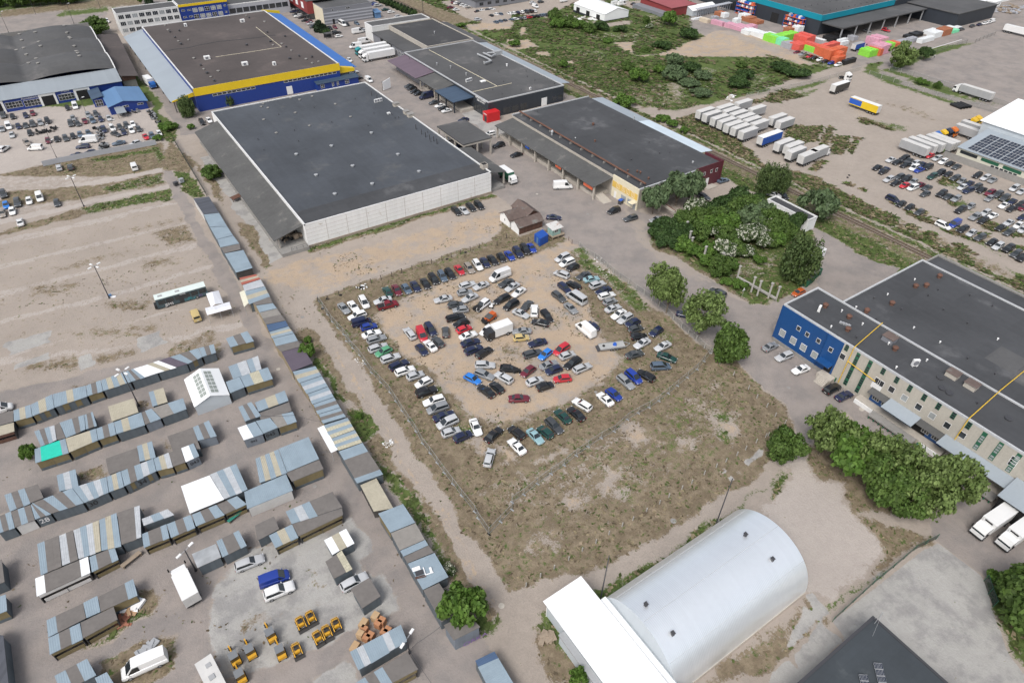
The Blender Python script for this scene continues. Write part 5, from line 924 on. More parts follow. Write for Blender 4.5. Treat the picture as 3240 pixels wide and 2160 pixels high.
row('03',[((335,775),(830,550)),((842,552),(1090,430)),((1320,328),(1557,232))],[((320,608),(810,405)),((818,410),(1055,320)),((1300,200),(1530,108))],[('w d4 w','w',dict(openf=True)),('b d2 b','y',dict(openf=True)),('b d2 b','y',dict(openf=True))],'before the patchwork block',z=2.3,cat='stall',name='market_stall')
shed(('03',1302,60),('03',1540,-30),('03',1600,20),('03',1320,125),'i b i','k',z=2.4,label='silver and blue-grey roof beside the open dark pit')
row('03',[((440,1150),(792,970)),((792,972),(925,915)),((925,915),(1265,762))],[((425,990),(762,835)),((762,830),(895,765)),((900,775),(1225,612))],[('b d3','k'),('b','k'),('d3 b','y')],'behind the boards stalls',z=2.4)
row('03',[((455,1310),(762,1160)),((760,1160),(1082,985))],[((440,1155),(735,1015)),((738,1012),(1045,865))],[('b d b','y',dict(openf=True)),('d','y',dict(openf=True))],'beside the wooden boards',z=2.3,cat='stall',name='market_stall')
shed(('03',500,1500),('03',800,1342),('03',882,1490),('03',560,1660),'b d b','k',label='blue-grey and brown roofed shed beside the long white van',z=2.4)
shed(('03',870,1520),('03',980,1465),('03',1045,1570),('03',930,1640),'b','k',label='blue-grey shed corner at the bottom beside the white van cab',z=2.3)
shed(('03',-220,520),('03',15,430),('03',42,640),('03',-200,740),'d','k',label='grey-brown shed at the left edge beside a patch of dirty snow-white rubble',z=2.5)
shed(('03',-220,850),('03',52,752),('03',65,905),('03',-200,1010),'b','y',label='blue-grey roofed shed at the left edge with an olive front',z=2.4)
shed(('03',-120,1100),('03',30,1130),('03',85,1640),('03',-160,1640),'l','k',label='dark ribbed roof with a long white wall at the bottom left corner',z=2.5)
row('03',[((1812,512),(2035,412)),((2042,415),(2268,302))],[((1760,382),(1985,288)),((1985,265),(2195,165))],[('s','k'),('b d2 b','k')],'above the silver estate')
shed(('13',272,-8),('13',702,-190),('13',795,-45),('13',330,108),'b i b d3','k',label='blue-grey and brown rear shed above the open concrete yard',z=2.4)
shed(('13',118,212),('13',330,110),('13',388,228),('13',180,330),'b c b','y',label='striped blue-grey and cream shed with an olive front in the concrete yard',openf=True, z=2.3)
shed(('13',335,108),('13',790,-40),('13',802,25),('13',392,222),'d','y',label='long brown roofed stall row at the top of the concrete yard',openf=True, z=2.3,cat='stall',name='market_stall')
shed(('13',-10,120),('13',165,35),('13',213,155),('13',15,262),'d','k',label='small dark slate shed left of the striped blue and cream shed',z=2.3)
shed(('13',625,255),('13',828,150),('13',902,280),('13',702,392),'w c w','k',label='small shed with a cream-white roof at the lane edge of the yard',z=2.4)
shed(('13',637,452),('13',788,350),('13',885,520),('13',718,612),'d2 y','k',label='grey-brown shed with a yellowed plastic strip beside the silver estate car',z=2.4)
shed(('13',870,700),('13',1042,598),('13',1147,772),('13',975,885),'d','k',label='dark slate shed hiding the bonnet of the silver estate car',z=2.5)
shed(('13',862,1280),('13',1330,1032),('13',1392,1182),('13',942,1452),'b i b3 i b2','k',label='long blue ribbed roofed shed behind the brick pallets',z=2.5)
shed(('13',920,1560),('13',1392,1282),('13',1492,1442),('13',1010,1700),'b d b d3','y',label='brown and blue roofed shed at the bottom below the brick pallets',openf=True, z=2.5)
shed(('13',2190,1275),('13',2420,1660),('13',2190,1720),('13',2010,1362),'n b5','k',label='blue roofed shed with a navy end strip at the bottom of the lane',z=2.5)
def line(t, quads, **k):
 out = []
 for (l0,l1,r0,r1,rf, fr, *kw) in quads: out.append(shed((t, *r0),(t, *r1),(t, *l1),(t, *l0),rf, fr, **dict(k, **(kw[0] if kw else {}))))
 return out
LN = []
LN += line('01',[((1775,257),(1866,400),(1920,238),(2010,384),'l','w'),((1870,404),(1924,514),(2012,388),(2085,508),'b','k'),((1926,518),(1990,630),(2087,512),(2140,592),'b','k'),((1994,634),(2022,704),(2142,596),(2198,668),'b','k'),((2024,708),(2058,758),(2200,672),(2210,722),'d','k'),((2062,762),(2165,935),(2236,728),(2320,892),'b','k',dict(side='o'))],z=2.6)
LN += line('11',[((-155,985),(-128,1048),(0,950),(40,995),'r c r','a'),((-126,1052),(-108,1108),(42,998),(78,1058),'i','a'),((-106,1112),(-60,1225),(80,1062),(128,1155),'b c b','a'),((-58,1195),(-5,1235),(130,1158),(152,1212),'d','a'),((-2,1240),(28,1300),(155,1216),(190,1262),'b','a'),((30,1305),(90,1412),(192,1266),(270,1375),'g d','a'),((92,1415),(118,1478),(272,1378),(296,1425),'n','a'),((120,1482),(150,1538),(298,1430),(345,1490),'b c b','a'),((152,1542),(180,1610),(348,1494),(384,1560),'b','a')],z=2.7)
LN += line('12',[((178,45),(228,95),(386,-5),(420,42),'d','a'),((232,98),(330,275),(424,46),(522,198),'p','a'),((334,278),(400,380),(546,226),(600,312),'b c b','a'),((403,384),(470,480),(603,316),(660,412),'b i b','a'),((473,484),(520,575),(662,416),(715,508),'b i b','a'),((523,579),(570,665),(718,512),(770,605),'b d b','a'),((573,669),(618,752),(773,609),(825,690),'b d b','a'),((622,770),(690,888),(840,700),(905,808),'b y b y','k'),((693,892),(755,1000),(908,812),(975,925),'b y b y','k'),((758,1010),(932,1300),(978,930),(1167,1218),'b2 d4 b1','k')],z=2.7)
LN += line('12',[((955,1320),(1078,1560),(1105,1255),(1262,1530),'c','o',dict(z=2.2,openf=True))])
LN += line('13',[((1120,12),(1230,186),(1350,-78),(1462,92),'b','y'),((1234,192),(1316,350),(1466,98),(1550,248),'g','k'),((1320,355),(1352,405),(1554,252),(1582,300),'b','k'),((1355,409),(1388,468),(1585,304),(1632,366),'d','k'),((1391,472),(1530,712),(1640,372),(1768,592),'b','k'),((1534,716),(1700,1008),(1682,648),(1862,915),'d','k')],z=2.8)
name_sheds(LN, 'in the dirt road line','from the far end')
e = shed(('13',1725,1035),('13',1942,925),('13',2062,1055),('13',1818,1178),'d','q',side='q',z=3.4,label='taller grey shed with purple graffiti ending the long line')
wall = MB(); a_ = P('13',2000,1190,1.3)
t = thing('market_tent','white gabled tent hall with two rows of skylight panes among the sheds','tent',P('02',1900,500))
A_, B_, C_, D_ = [P('02',x, y, 2.55)[:2] for x, y in ((1690,350),(2010,245),(2110,490),(1785,605))]; R0 = (A_+B_)/2; R1 = (C_+D_)/2; zt = 4.1
b = MB(); b.faces([(*A_, 2.55),(*R0,zt),(*R1,zt),(*D_, 2.55),(*B_, 2.55),(*C_, 2.55)],((3,2,1,0),(2,5,4,1))); o = b.build('roof',m_tent, t); sm = o.modifiers.new('s','SOLIDIFY'); sm.thickness = .06
b = MB(); ins = lambda q: q+(R0+R1-q*2)/2*.03; W_ = [ins(q) for q in (A_, B_, C_, D_)]
b.faces([(*W_[0],0),(*W_[1],0),(*W_[2],0),(*W_[3],0),(*W_[0],2.5),(*W_[1],2.5),(*W_[2],2.5),(*W_[3],2.5),(*(R0*.97+R1*.03),zt-.1),(*(R1*.97+R0*.03),zt-.1)],((3,2,6,9,7),(1,0,4,8,5),(0,3,7,4),(2,1,5,6))); b.build('wall',m_gable, t)
for s in (0,1):
 E0,E1 = (A_, D_) if s == 0 else (B_, C_); b = MB(); k0,k1 = .12,.52
 for i in range(6):
  for j in range(2):
   f = lambda u, v: np.array((*((R0+(R1-R0)*v)*(1-u)+(E0+(E1-E0)*v)*u),zt*(1-u)+2.55*u+.07)); u0 = k0+(k1-k0)*j/2+.015; u1 = k0+(k1-k0)*(j+1)/2-.015; v0 = .1+.8*i/6+.012; v1 = .1+.8*(i+1)/6-.012
   q = [f(u0,v0),f(u1,v0),f(u1,v1),f(u0,v1)]; b.poly(q if s else q[::-1])
 b.build('skylight',mat('skylight_pane',(.30,.33,.30),.2,n1=(2,.2),n2=None),t)
t = thing('market_tent','white ribbed T-shaped market tent roof beside the old bus','tent',P('01',2000,1230))
f = lambda x, y, z=2.6: P('01',x, y, z)[:2]
m_rib = mat('white_ribbed_tent',(.72,.73,.76),.6,n1=(2,.03),n2=(.3,.05),sheet=(.25,0,0,.06))
r0,r1 = f(1950,1112,3.3),f(1995,1285,3.3)
def cpoly(nm, l, m=m_rib):
 b = MB(); b.poly(l); o = b.build(nm, m, t); sm = o.modifiers.new('s','SOLIDIFY'); sm.thickness = .05; return o
cpoly('roof',[(*f(1893,1128),2.6),(*f(1938,1250),2.6),(*f(1975,1225,3.3),3.3),(*f(1950,1112,3.3),3.3)]); cpoly('roof',[(*f(1950,1112,3.3),3.3),(*f(1975,1225,3.3),3.3),(*f(2052,1215),2.6),(*f(2008,1100),2.6)])
cpoly('roof',[(*f(1883,1262),2.6),(*f(1905,1326),2.6),(*f(2127,1266),2.6),(*f(2110,1232,3.1),3.1),(*f(1890,1295,3.1),3.1)][:2]+[(*f(2127,1266),2.6),(*f(2118,1236,3.15),3.15),(*f(1893,1296,3.15),3.15)]); cpoly('roof',[(*f(1883,1262),2.6),(*f(1893,1296,3.15),3.15),(*f(2118,1236,3.15),3.15),(*f(2108,1204),2.6)])
for x, y in ((1893,1128),(1938,1245),(2050,1215),(2006,1102),(1885,1264),(1906,1322),(2125,1264),(2107,1206),(2015,1292)): q = f(x, y); post(t, 'tent_leg',m_steel, q[0],q[1],0,2.55,.07)
b = MB(); q0,q1 = f(1915,1320,.9),f(2110,1268,.9); b.beam((*q0,.85),(*q1,.85),.9,.06); b.build('sales_table',m_wood, t)
A4 = [P('12',x, y, 2.55)[:2] for x, y in ((565,797),(622,770),(752,992),(690,1022))]
t = thing('awning','bright white flat awning sticking out over the lane from the long shed line','awning',(*A4[0],0)); b = MB(); b.prism([tuple(q) for q in A4[::-1]],2.5,2.58); b.build('canopy',m_tent, t)
for q in (A4[0],A4[3]): post(t, 'pole',m_steel, q[0]+.15,q[1]+.02,0,2.5,.07)
A4 = [P('11',x, y, 2.6)[:2] for x, y in ((-155,1110),(-100,1095),(-45,1195),(-110,1250))]
t = thing('awning','cream cloth awning with red trim over a stall front near the bus','awning',(*A4[0],0)); b = MB(); b.prism([tuple(q) for q in A4[::-1]],[2.5,2.65,2.65,2.3],[2.55,2.7,2.7,2.35]); b.build('canopy',mat('cream_cloth',(.62,.60,.48),.8),t)
for q in (A4[0],A4[3]): post(t, 'pole',m_steel, q[0]+.1,q[1],0,2.3,.07)
gr = MB(); g0 = P('13',1985,1150,1.6)
m_graf = flat('purple_graffiti',(.22,.12,.32))
text(e, 'ORKA',1.5,(e.location.x+1.2,e.location.y-2.0,1.4),Matrix.Rotation(e.rotation_euler.z, 4,'Z') @ Matrix.Rotation(math.pi/2,4,'X'),m_graf, 'graffiti',.01)
# ================================================================ VEHICLES
def paintmat():
 m, n, b = newmat('car_paint'); oi = n.new('ObjectInfo'); geo = n.new('TexCoord').outputs['Object']
 f = n.math('ADD',.93,n.math('MULTIPLY',n.noise(geo, 2.5,3,.6),.14)); n.put(b.inputs['Base Color'],n.mul(oi.outputs['Color'],f))
 b.inputs['Roughness'].default_value = .34; b.inputs['Coat Weight'].default_value = .5; b.inputs['Coat Roughness'].default_value = .08; return m
m_paint = paintmat(); m_tyre = flat('tyre_rubber',(.018,.018,.019),.9); m_rim = flat('alloy_rim',(.32,.33,.34),.4,.4); m_trim = flat('black_plastic_trim',(.016,.016,.017),.7)
m_cglass = mat('car_window_glass',(.018,.024,.028),.06,n1=(.8,.3),n2=None, spec=.9); m_head = flat('headlight_lens',(.62,.64,.66),.15); m_tail = flat('tail_light_lens',(.32,.02,.02),.25); m_plate = flat('number_plate_white',(.72,.72,.70),.5)
TYPES = {  # length, width, lower body stations (x, width, top, bottom),greenhouse profile, wheel radius, wheelbase positions
 's': (4.6,1.78,[(-.5,.78,.66,.38),(-.485,.9,.86,.26),(-.44,.97,.95,.2),(-.3,1,.97,.18),(.05,1,.95,.18),(.21,1,.93,.18),(.40,.97,.80,.2),(.47,.88,.70,.24),(.5,.70,.54,.34)],[(-.345,.95),(-.19,1.40),(.02,1.42),(.2,.93)],.32),
 'e': (4.72,1.79,[(-.5,.82,.70,.38),(-.488,.93,.92,.26),(-.46,.98,.96,.2),(-.3,1,.97,.18),(.05,1,.95,.18),(.21,1,.93,.18),(.40,.97,.80,.2),(.47,.88,.70,.24),(.5,.70,.54,.34)],[(-.485,.95),(-.42,1.42),(.02,1.45),(.2,.93)],.32),
 'h': (4.05,1.71,[(-.5,.82,.70,.38),(-.485,.93,.90,.26),(-.45,.98,.95,.2),(-.3,1,.96,.18),(.05,1,.95,.18),(.23,1,.93,.18),(.40,.97,.82,.2),(.47,.88,.70,.24),(.5,.68,.54,.34)],[(-.475,.94),(-.355,1.41),(.04,1.45),(.245,.93)],.31),
 'm': (4.6,1.83,[(-.5,.84,.75,.38),(-.49,.94,1.0,.26),(-.46,.98,1.04,.2),(-.3,1,1.04,.18),(.1,1,1.02,.18),(.29,1,.99,.18),(.42,.96,.84,.2),(.475,.87,.72,.24),(.5,.68,.56,.34)],[(-.488,1.02),(-.43,1.64),(.06,1.68),(.315,.98)],.32),
 'u': (4.75,1.9,[(-.5,.84,.85,.45),(-.488,.94,1.08,.36),(-.46,.98,1.1,.3),(-.3,1,1.1,.28),(.05,1,1.09,.28),(.2,1,1.07,.28),(.41,.97,.98,.3),(.475,.9,.86,.34),(.5,.74,.68,.42)],[(-.48,1.08),(-.42,1.68),(.01,1.72),(.19,1.07)],.37),
 'c': (4.9,1.9,[(-.5,.92,1.0,.4),(-.495,.96,1.1,.28),(-.3,1,1.12,.22),(.1,1,1.12,.2),(.34,1,1.08,.2),(.44,.96,.94,.22),(.485,.87,.78,.28),(.5,.7,.6,.36)],[(-.494,1.1),(-.47,1.9),(.16,1.95),(.36,1.07)],.33),
 'v': (6.3,2.02,[(-.5,.95,1.2,.45),(-.497,.98,1.3,.34),(-.3,1,1.35,.3),(.1,1,1.35,.28),(.36,1,1.3,.28),(.45,.96,1.12,.3),(.488,.88,.9,.34),(.5,.74,.7,.42)],[(-.496,1.3),(-.488,2.55),(.2,2.62),(.385,1.28)],.36)}
COLS = {'w': ('white',(.74,.74,.73)),'l': ('light silver',(.47,.48,.49)),'g': ('silver grey',(.24,.25,.26)),'d': ('dark grey',(.055,.06,.065)),'k': ('black',(.011,.011,.013)),'n': ('navy blue',(.012,.018,.055)),'b': ('royal blue',(.012,.04,.27)),'a': ('bright azure',(.02,.17,.55)),'q': ('steel blue',(.085,.12,.165)),'r': ('red',(.48,.022,.035)),'m': ('maroon',(.13,.014,.028)),'v': ('dark green',(.010,.055,.045)),'f': ('light green',(.10,.33,.18)),'t': ('pale teal',(.23,.37,.40)),'o': ('rusty orange',(.42,.09,.02)),'y': ('pale gold',(.52,.40,.17)),'e': ('beige grey',(.27,.235,.20))}
TN = {'s': ('saloon_car','saloon','car'),'e': ('estate_car','estate car','car'),'h': ('hatchback_car','hatchback','car'),'m': ('people_carrier','people carrier','car'),'u': ('off_roader','off-roader','car'),'c': ('small_van','small van','van'),'v': ('delivery_van','high-roof van','van'),'p': ('pickup_truck','pickup','pickup'),'j': ('minibus','minibus','minibus')}
def carparts(k):
 """dict part -> list of (name, MB, mats, smooth) in local coordinates, x forward"""
 L, Wd, st, gh, wr = TYPES['v' if k == 'j' else k]; hw = Wd/2; out = []
 b = MB(); ring = []
 for x, w, zt, zb in st:
  h = hw*w; sec = [(-h*.9,zb),(-h, zb+.14),(-h, zb+(zt-zb)*.55),(-h*.97,zt-.09),(-h*.86,zt),(0,zt+.02),(h*.86,zt),(h*.97,zt-.09),(h, zb+(zt-zb)*.55),(h, zb+.14),(h*.9,zb)]
  ring.append([(x*L, y, z) for y, z in sec])
 n = len(ring[0]); vs = [p for r in ring for p in r]; fs = []; ms = []
 for i in range(len(ring)-1):
  for j in range(n):
   j2 = (j+1) % n; fs.append((i*n+j, i*n+j2,(i+1)*n+j2,(i+1)*n+j)); ms.append(1 if j in (0,9,10) else 0)
 fs.append(tuple(range(n))[::-1]); ms.append(0); fs.append(tuple(range((len(ring)-1)*n, len(ring)*n))); ms.append(0)
 fs = [f[::-1] for f in fs]
 b.v, b.f, b.m = [tuple(p) for p in vs],fs, ms
 (xr, zr_),(xa, za),(xb, zb_),(xf, zf) = [(x*L, z) for x, z in gh]; wb = hw*.93; wt = hw*(.70 if k in 'se' else .74 if k in 'hmu' else .86)
 xm = (xa+xb)/2; prof = [(xr, zr_-.03,wb*.96),(xa, za, wt*.93),(xa+.25*(xb-xa),za+.03,wt*.98),(xm, (za+zb_)/2+.04,wt),(xb-.2*(xb-xa),zb_+.025,wt*.99),(xb, zb_, wt*.95),(xf, zf-.03,wb*.93)]
 k0 = len(b.v)
 for x, z, w in prof: b.v += [(x, -w, z),(x, -w*.82,z+(.035 if 0 < prof.index((x, z, w)) < 6 else 0)),(x, w*.82,z+(.035 if 0 < prof.index((x, z, w)) < 6 else 0)),(x, w, z)]
 m = len(prof)
 for i in range(m-1):
  for j in range(3): b.f.append((k0+i*4+j, k0+(i+1)*4+j, k0+(i+1)*4+j+1,k0+i*4+j+1)); b.m.append(0)
 for s in (0,3):
  top = [k0+i*4+s for i in range(m)]; b.f.append(tuple(top if s == 0 else top[::-1])); b.m.append(0)
 out.append(('body',b, [m_paint, m_trim],38))
 nrm = lambda a, c, d: np.cross(np.array(c)-np.array(a),np.array(d)-np.array(a))
 def glass(nm, q, off=.014,mt=None):
  q = [np.array(p, float) for p in q]; nv = nrm(*q[:3]); nv /= np.linalg.norm(nv); b2 = MB(); b2.poly([p+nv*off for p in q]); b2.poly([p-nv*.03 for p in q][::-1]); out.append((nm, b2,[mt or m_cglass],False))
 def lerp(p, q, t): return tuple(np.array(p)*(1-t)+np.array(q)*t)
 F0,F1 = (xf, wb*.90,zf),(xb, wt*.90,zb_+.02); e = .08
 glass('windscreen',[lerp((xf, -wb*.86,zf),(xb, -wt*.86,zb_+.02),e),lerp((xf, wb*.86,zf),(xb, wt*.86,zb_+.02),e),lerp((xf, wb*.86,zf),(xb, wt*.84,zb_+.02),.93),lerp((xf, -wb*.86,zf),(xb, -wt*.84,zb_+.02),.93)])
 if k not in 'v': glass('rear_window',[lerp((xr, wb*.85,zr_),(xa, wt*.82,za+.02),.22 if k != 's' else .1),lerp((xr, -wb*.85,zr_),(xa, -wt*.82,za+.02),.22 if k != 's' else .1),lerp((xr, -wb*.85,zr_),(xa, -wt*.8,za+.02),.9),lerp((xr, wb*.85,zr_),(xa, wt*.8,za+.02),.9)])
 for s in (1,-1):
  def side(x, t):   # point on the side of the greenhouse at length x, height share t
   xl = xr+(xa-xr)*t if False else x; zlo = zr_+(zf-zr_)*(x-xr)/(xf-xr); zhi = np.interp(x, [xr, xa, xb, xf],[zr_, za, zb_, zf]); w = np.interp(x, [xr, xa, xb, xf],[wb*.96,wt*.93,wt*.95,wb*.93]); wl = wb*.96
   wtop = wt; zt = max(za, zb_); sh = (zlo+(zhi-zlo)*t-zlo)/max(zt-zlo, .01); return (x, s*(wl+(wtop-wl)*sh),zlo+(zhi-zlo)*t)
  x0 = xr+(xa-xr)*(.55 if k != 's' else .5)+.06; x1 = xa+.05; x2 = xb-.02; x3 = xb+(xf-xb)*.72
  if k in 'v': x0 = x1 = xb-.75
  if k in 'c': x0 = x1 = xb-.1
  lo, hi = .10,.86
  pl = [side(x0,lo),side(x3,lo),side(x2,hi)]+([side(x1,hi)] if x1 != x0 else [side(x0,hi)])
  glass('side_window',pl if s < 0 else pl[::-1],.03)
 if k == 'j':
  for s in (1,-1): glass('side_window',[(-L*.47,s*hw*.965,1.55),(L*.1,s*hw*.965,1.55),(L*.1,s*hw*.93,2.2),(-L*.47,s*hw*.93,2.2)][::(-1 if s > 0 else 1)],.06)
 wx = L*.30 if k not in 'cv' else L*.33
 for sx in (wx, -wx*(.98 if k != 'v' else .9)):
  for s in (1,-1):
   b2 = MB(); y = s*(hw-.10); b2.tube((sx, y-.11,wr),(sx, y+.11,wr),wr, wr, 14,0); yo = y+s*.115; b2.tube((sx, yo-s*.02,wr),(sx, yo, wr),wr*.62,wr*.6,12,1); out.append(('wheel',b2,[m_tyre, m_rim],40))
 zl = st[-2][2]-.06
 for s in (1,-1):
  b2 = MB(); b2.box(L*.455,L*.487,s*hw*.74-.17,s*hw*.74+.17,zl-.09,zl+.05); out.append(('headlight',b2,[m_head],False))
  zt = st[1][2]-.12 if k not in 'cv' else 1.05; b2 = MB(); b2.box(-L*.494-.01,-L*.475,s*hw*.79-.12,s*hw*.79+.12,zt-(.10 if k not in 'cv' else .25),zt+.06); out.append(('tail_light',b2,[m_tail],False))
  b2 = MB(); xm_ = xf-.25*(xf-xb)-.1; b2.obox((xm_, s*(hw+.07)),.06,.10,zf+.03,zf+.16); out.append(('mirror',b2,[m_paint],False))
 b2 = MB(); b2.box(L*.496,L*.503,-.26,.26,.44,.55); out.append(('number_plate',b2,[m_plate],False)); b2 = MB(); b2.box(-L*.503,-L*.496,-.26,.26,.62,.73); out.append(('number_plate',b2,[m_plate],False))
 return out
PROTO, FARP = {}, {}
def make_car(k, extra=None):
 t = thing(TN[k][0],'x',TN[k][2]); lst = carparts(k)+(extra(k) if extra else [])
 for nm, b, mats, sm in lst:
  o = b.build(nm, mats, t, smooth=sm)
  if mats[0] is m_paint: o['paint'] = 1
 cache_kids(t); return t
def make_far(k):
 lst = carparts(k); b = MB(); mats = []
 for nm, p, ms, sm in lst:
  if nm in ('number_plate','mirror'): continue
  k0 = len(b.v); b.v += p.v; b.f += [tuple(i+k0 for i in f) for f in p.f]
  idx = []
  for m in ms:
   if m not in mats: mats.append(m)
   idx.append(mats.index(m))
  b.m += [idx[i] for i in p.m]
 return b.mesh(TN[k][0]+'_small',mats, 38)
for k in ('s','e','h','m','u','c','v','j'): PROTO[k] = make_car(k)
def far_car(k, loc, rz):
 if k not in FARP: FARP[k] = make_far(k)
 o = bpy.data.objects.new(TN[k][0],FARP[k]); COL.objects.link(o); o.location = [float(x) for x in loc]; o.rotation_euler = (0,0,rz); return o
CARS = []
def put_car(k, c, loc, rz, grp, pix, jit=True):
 L, Wd = TYPES['v' if k == 'j' else k][:2]; d = np.linalg.norm(np.array((loc[0],loc[1],-HC))); col = np.array(COLS[c][1])
 if jit: col = col*(.9+.2*rng.random())
 sc = 1+(rng.random()-.5)*.06
 if d < 235:
  o = dup(PROTO[k],loc, rz, color=(*col, 1),sc=(sc, 1+(rng.random()-.5)*.03,1+(rng.random()-.5)*.05))
 else: o = far_car(k, loc, rz); o.color = (*col, 1); o.scale = (sc, 1,1); tag(o, 'x',TN[k][2])
 CARS.append((o, k, c, grp, pix)); return o
def two(t, x1,y1,x2,y2,z=.75):
 a, b = P(t, x1,y1,z),P(t, x2,y2,z); m = (a+b)/2; return (m[0],m[1],0),math.atan2(b[1]-a[1],b[0]-a[0]),np.linalg.norm(b-a)
def cars2(grp, t, s):
 """rear x y, front x y, type, colour"""
 for e in s.split(','):
  q = e.split()
  if not q: continue
  x1,y1,x2,y2 = map(float, q[:4]); loc, rz, ln = two(t, x1,y1,x2,y2,.7 if q[4] not in 'cv' else 1.2); put_car(q[4],q[5],loc, rz, grp, img(loc))
def cars1(grp, t, s, rz=None):
 """centre x y, type, colour, quarter turn heading (0 +x, 1 +y ...)"""
 for e in s.split(','):
  q = e.split()
  if not q: continue
  p = P(t, float(q[0]),float(q[1]),.7); d = float(q[4]) if len(q) > 4 else rz; put_car(q[2],q[3],(p[0],p[1],0),math.pi/2*d+(rng.random()-.5)*.12,grp, img((p[0],p[1],0)))
N_ = 'along the north posts'; W_ = 'along the west fence'; E_ = 'along the east fence'; S_ = 'along the south fence'; CN = 'above the white box truck'; CS = 'below the white box truck'; CE = 'around the silver minibus'; CL = 'left of the box truck'; GW = 'by the small gate corner group'
cars2(N_, 'a','1120 1000 1045 880 s v, 1210 840 1290 980 s m, 1375 820 1485 960 h q, 1545 770 1640 915 s n, 1725 715 1830 870 s k, 1865 630 1990 795 m k, 2040 575 2140 740 e q')
cars2(N_, 'b','80 535 205 690 e k, 255 465 370 615 s r, 435 430 555 585 e e, 590 370 705 530 e w, 725 325 840 480 s n, 855 285 990 430 s k, 1025 245 1140 385 h k, 1175 205 1295 350 s b, 1325 145 1450 300 u n, 1455 85 1590 255 u k, 1595 75 1680 195 s b')
cars2(W_, 'a','205 1165 350 1325 s g, 390 1130 520 1295 s w, 595 1040 705 1235 m w, 1135 1060 850 1140 s l, 650 1335 395 1425 e w, 450 1515 750 1435 c n')
cars2(W_, 'd','595 165 880 95 h b, 635 310 940 215 s w, 725 405 1030 310 e g, 745 570 1070 460 e l, 1140 525 875 655 h f, 960 765 1310 645 e l, 1125 905 1450 755 e n, 1220 1000 1580 875 e w, 1435 1080 1745 975 h l, 1890 1085 1595 1230 h w, 1615 1385 1970 1265 u k')
cars2(W_, 'g','845 155 465 270 e w, 890 295 560 405 m g, 655 555 1020 430 s n, 1070 540 735 690 m l, 815 835 1120 735 h l, 1035 935 1340 795 h n, 1370 565 1480 825 s w')
cars2(S_, 'g','1615 955 1890 715 s k, 1635 1395 1715 1110 e l, 2290 885 2060 700 h k, 2305 1175 2060 925 s w')
cars2(S_, 'h','215 995 410 1195 s t, 605 1110 390 930 h v, 540 790 775 1015 e d, 930 840 705 620 s v, 1180 785 945 580 s k, 1300 590 1045 435 e w, 1705 510 1490 315 s w, 1655 250 1860 405 h b')
cars2(S_, 'f','1265 1035 1520 1255 e g, 1440 970 1640 1140 m b, 1890 1100 1635 950 e k')
cars2(E_, 'c','350 265 105 375 m l, 440 360 185 460 m w, 520 445 315 540 h k, 330 670 105 580 m l, 735 595 500 700 s d, 630 735 895 685 s t, 740 865 1010 770 u l, 1100 870 865 965 s n, 900 1050 1190 970 e w, 1000 1160 1210 1085 h g, 1030 1295 1290 1195 s l, 1390 1285 1145 1425 s w, 1500 1365 1265 1505 e l, 1640 1465 1400 1560 h n')
cars2(E_, 'f','1455 210 1700 130 h d, 1490 330 1790 290 h k, 2055 155 1850 290 h n, 1830 360 1560 510 s l, 1405 680 1705 595 s d, 2205 425 1945 555 s l, 2010 640 2290 740 s v, 1875 870 2195 850 m q')
cars2(CE, 'c','180 795 370 955 e n, 540 885 325 755 e k, 60 955 275 1115 e d, 285 1155 480 1330 s g'); cars2(CE, 'f','875 195 690 40 h n')
cars2(CN, 'b','330 855 590 775 e l, 830 785 590 880 s l, 1280 735 1060 830 s d, 1400 785 1165 920 s l, 1510 875 1290 1025 s w, 275 975 540 930 h g, 620 1000 385 1105 s l, 110 1205 370 1155 h d, 450 1260 215 1285 h g, 1220 1015 960 1140 e k, 1385 1115 1130 1265 m k, 1495 1255 1610 1125 s d, 1320 1290 1560 1395 s l, 1685 1385 1690 1200 u w, 1855 1295 1990 1480 e k, 1920 1535 1680 1480 s k, 85 1450 390 1375 e k')
cars2(CN, 'a','2255 1045 1950 1110 s l'); cars2(CN, 'e','470 25 215 110 h k, 285 225 510 130 h r, 315 350 630 235 s w, 860 160 765 235 h w')
cars2(CS, 'e','355 465 670 375 s n, 415 615 730 485 e n, 645 685 890 525 e k, 1610 205 1310 220 s g, 1285 350 1610 320 h y, 1900 390 1590 465 s n, 1510 665 1800 580 e d, 1985 565 1795 715 h a, 2295 475 2070 630 m r, 1805 885 2100 775 s g, 2165 885 1920 970 h n, 1685 865 1455 1035 h m, 1535 1190 1850 1075 h l, 1745 1270 2030 1175 h k, 605 835 960 835 e l, 615 955 930 1070 e g, 425 1025 680 1155 h a, 1245 1130 1005 995 e l, 1090 1325 905 1160 h k, 925 1400 685 1225 s k, 1225 1455 1590 1440 s m')
cars2(CS, 'f','180 705 460 610 h l, 545 720 285 880 e k, 460 945 730 830 e l, 370 1070 85 1100 h r')
cars2(CL, 'd','1560 345 1420 165 e l, 1655 140 1760 365 c r, 1800 85 1940 280 m n, 2155 330 2140 125 h d, 2080 490 1930 325 h d, 1945 560 1785 390 s w, 1625 465 1795 645 h n')
cars2(CN, 'b','1245 560 860 715 v w'); cars2(CE, 'f','785 275 530 60 v w'); cars2(CE, 'c','610 1150 360 985 j l')
YD = 'in the workshop yard'
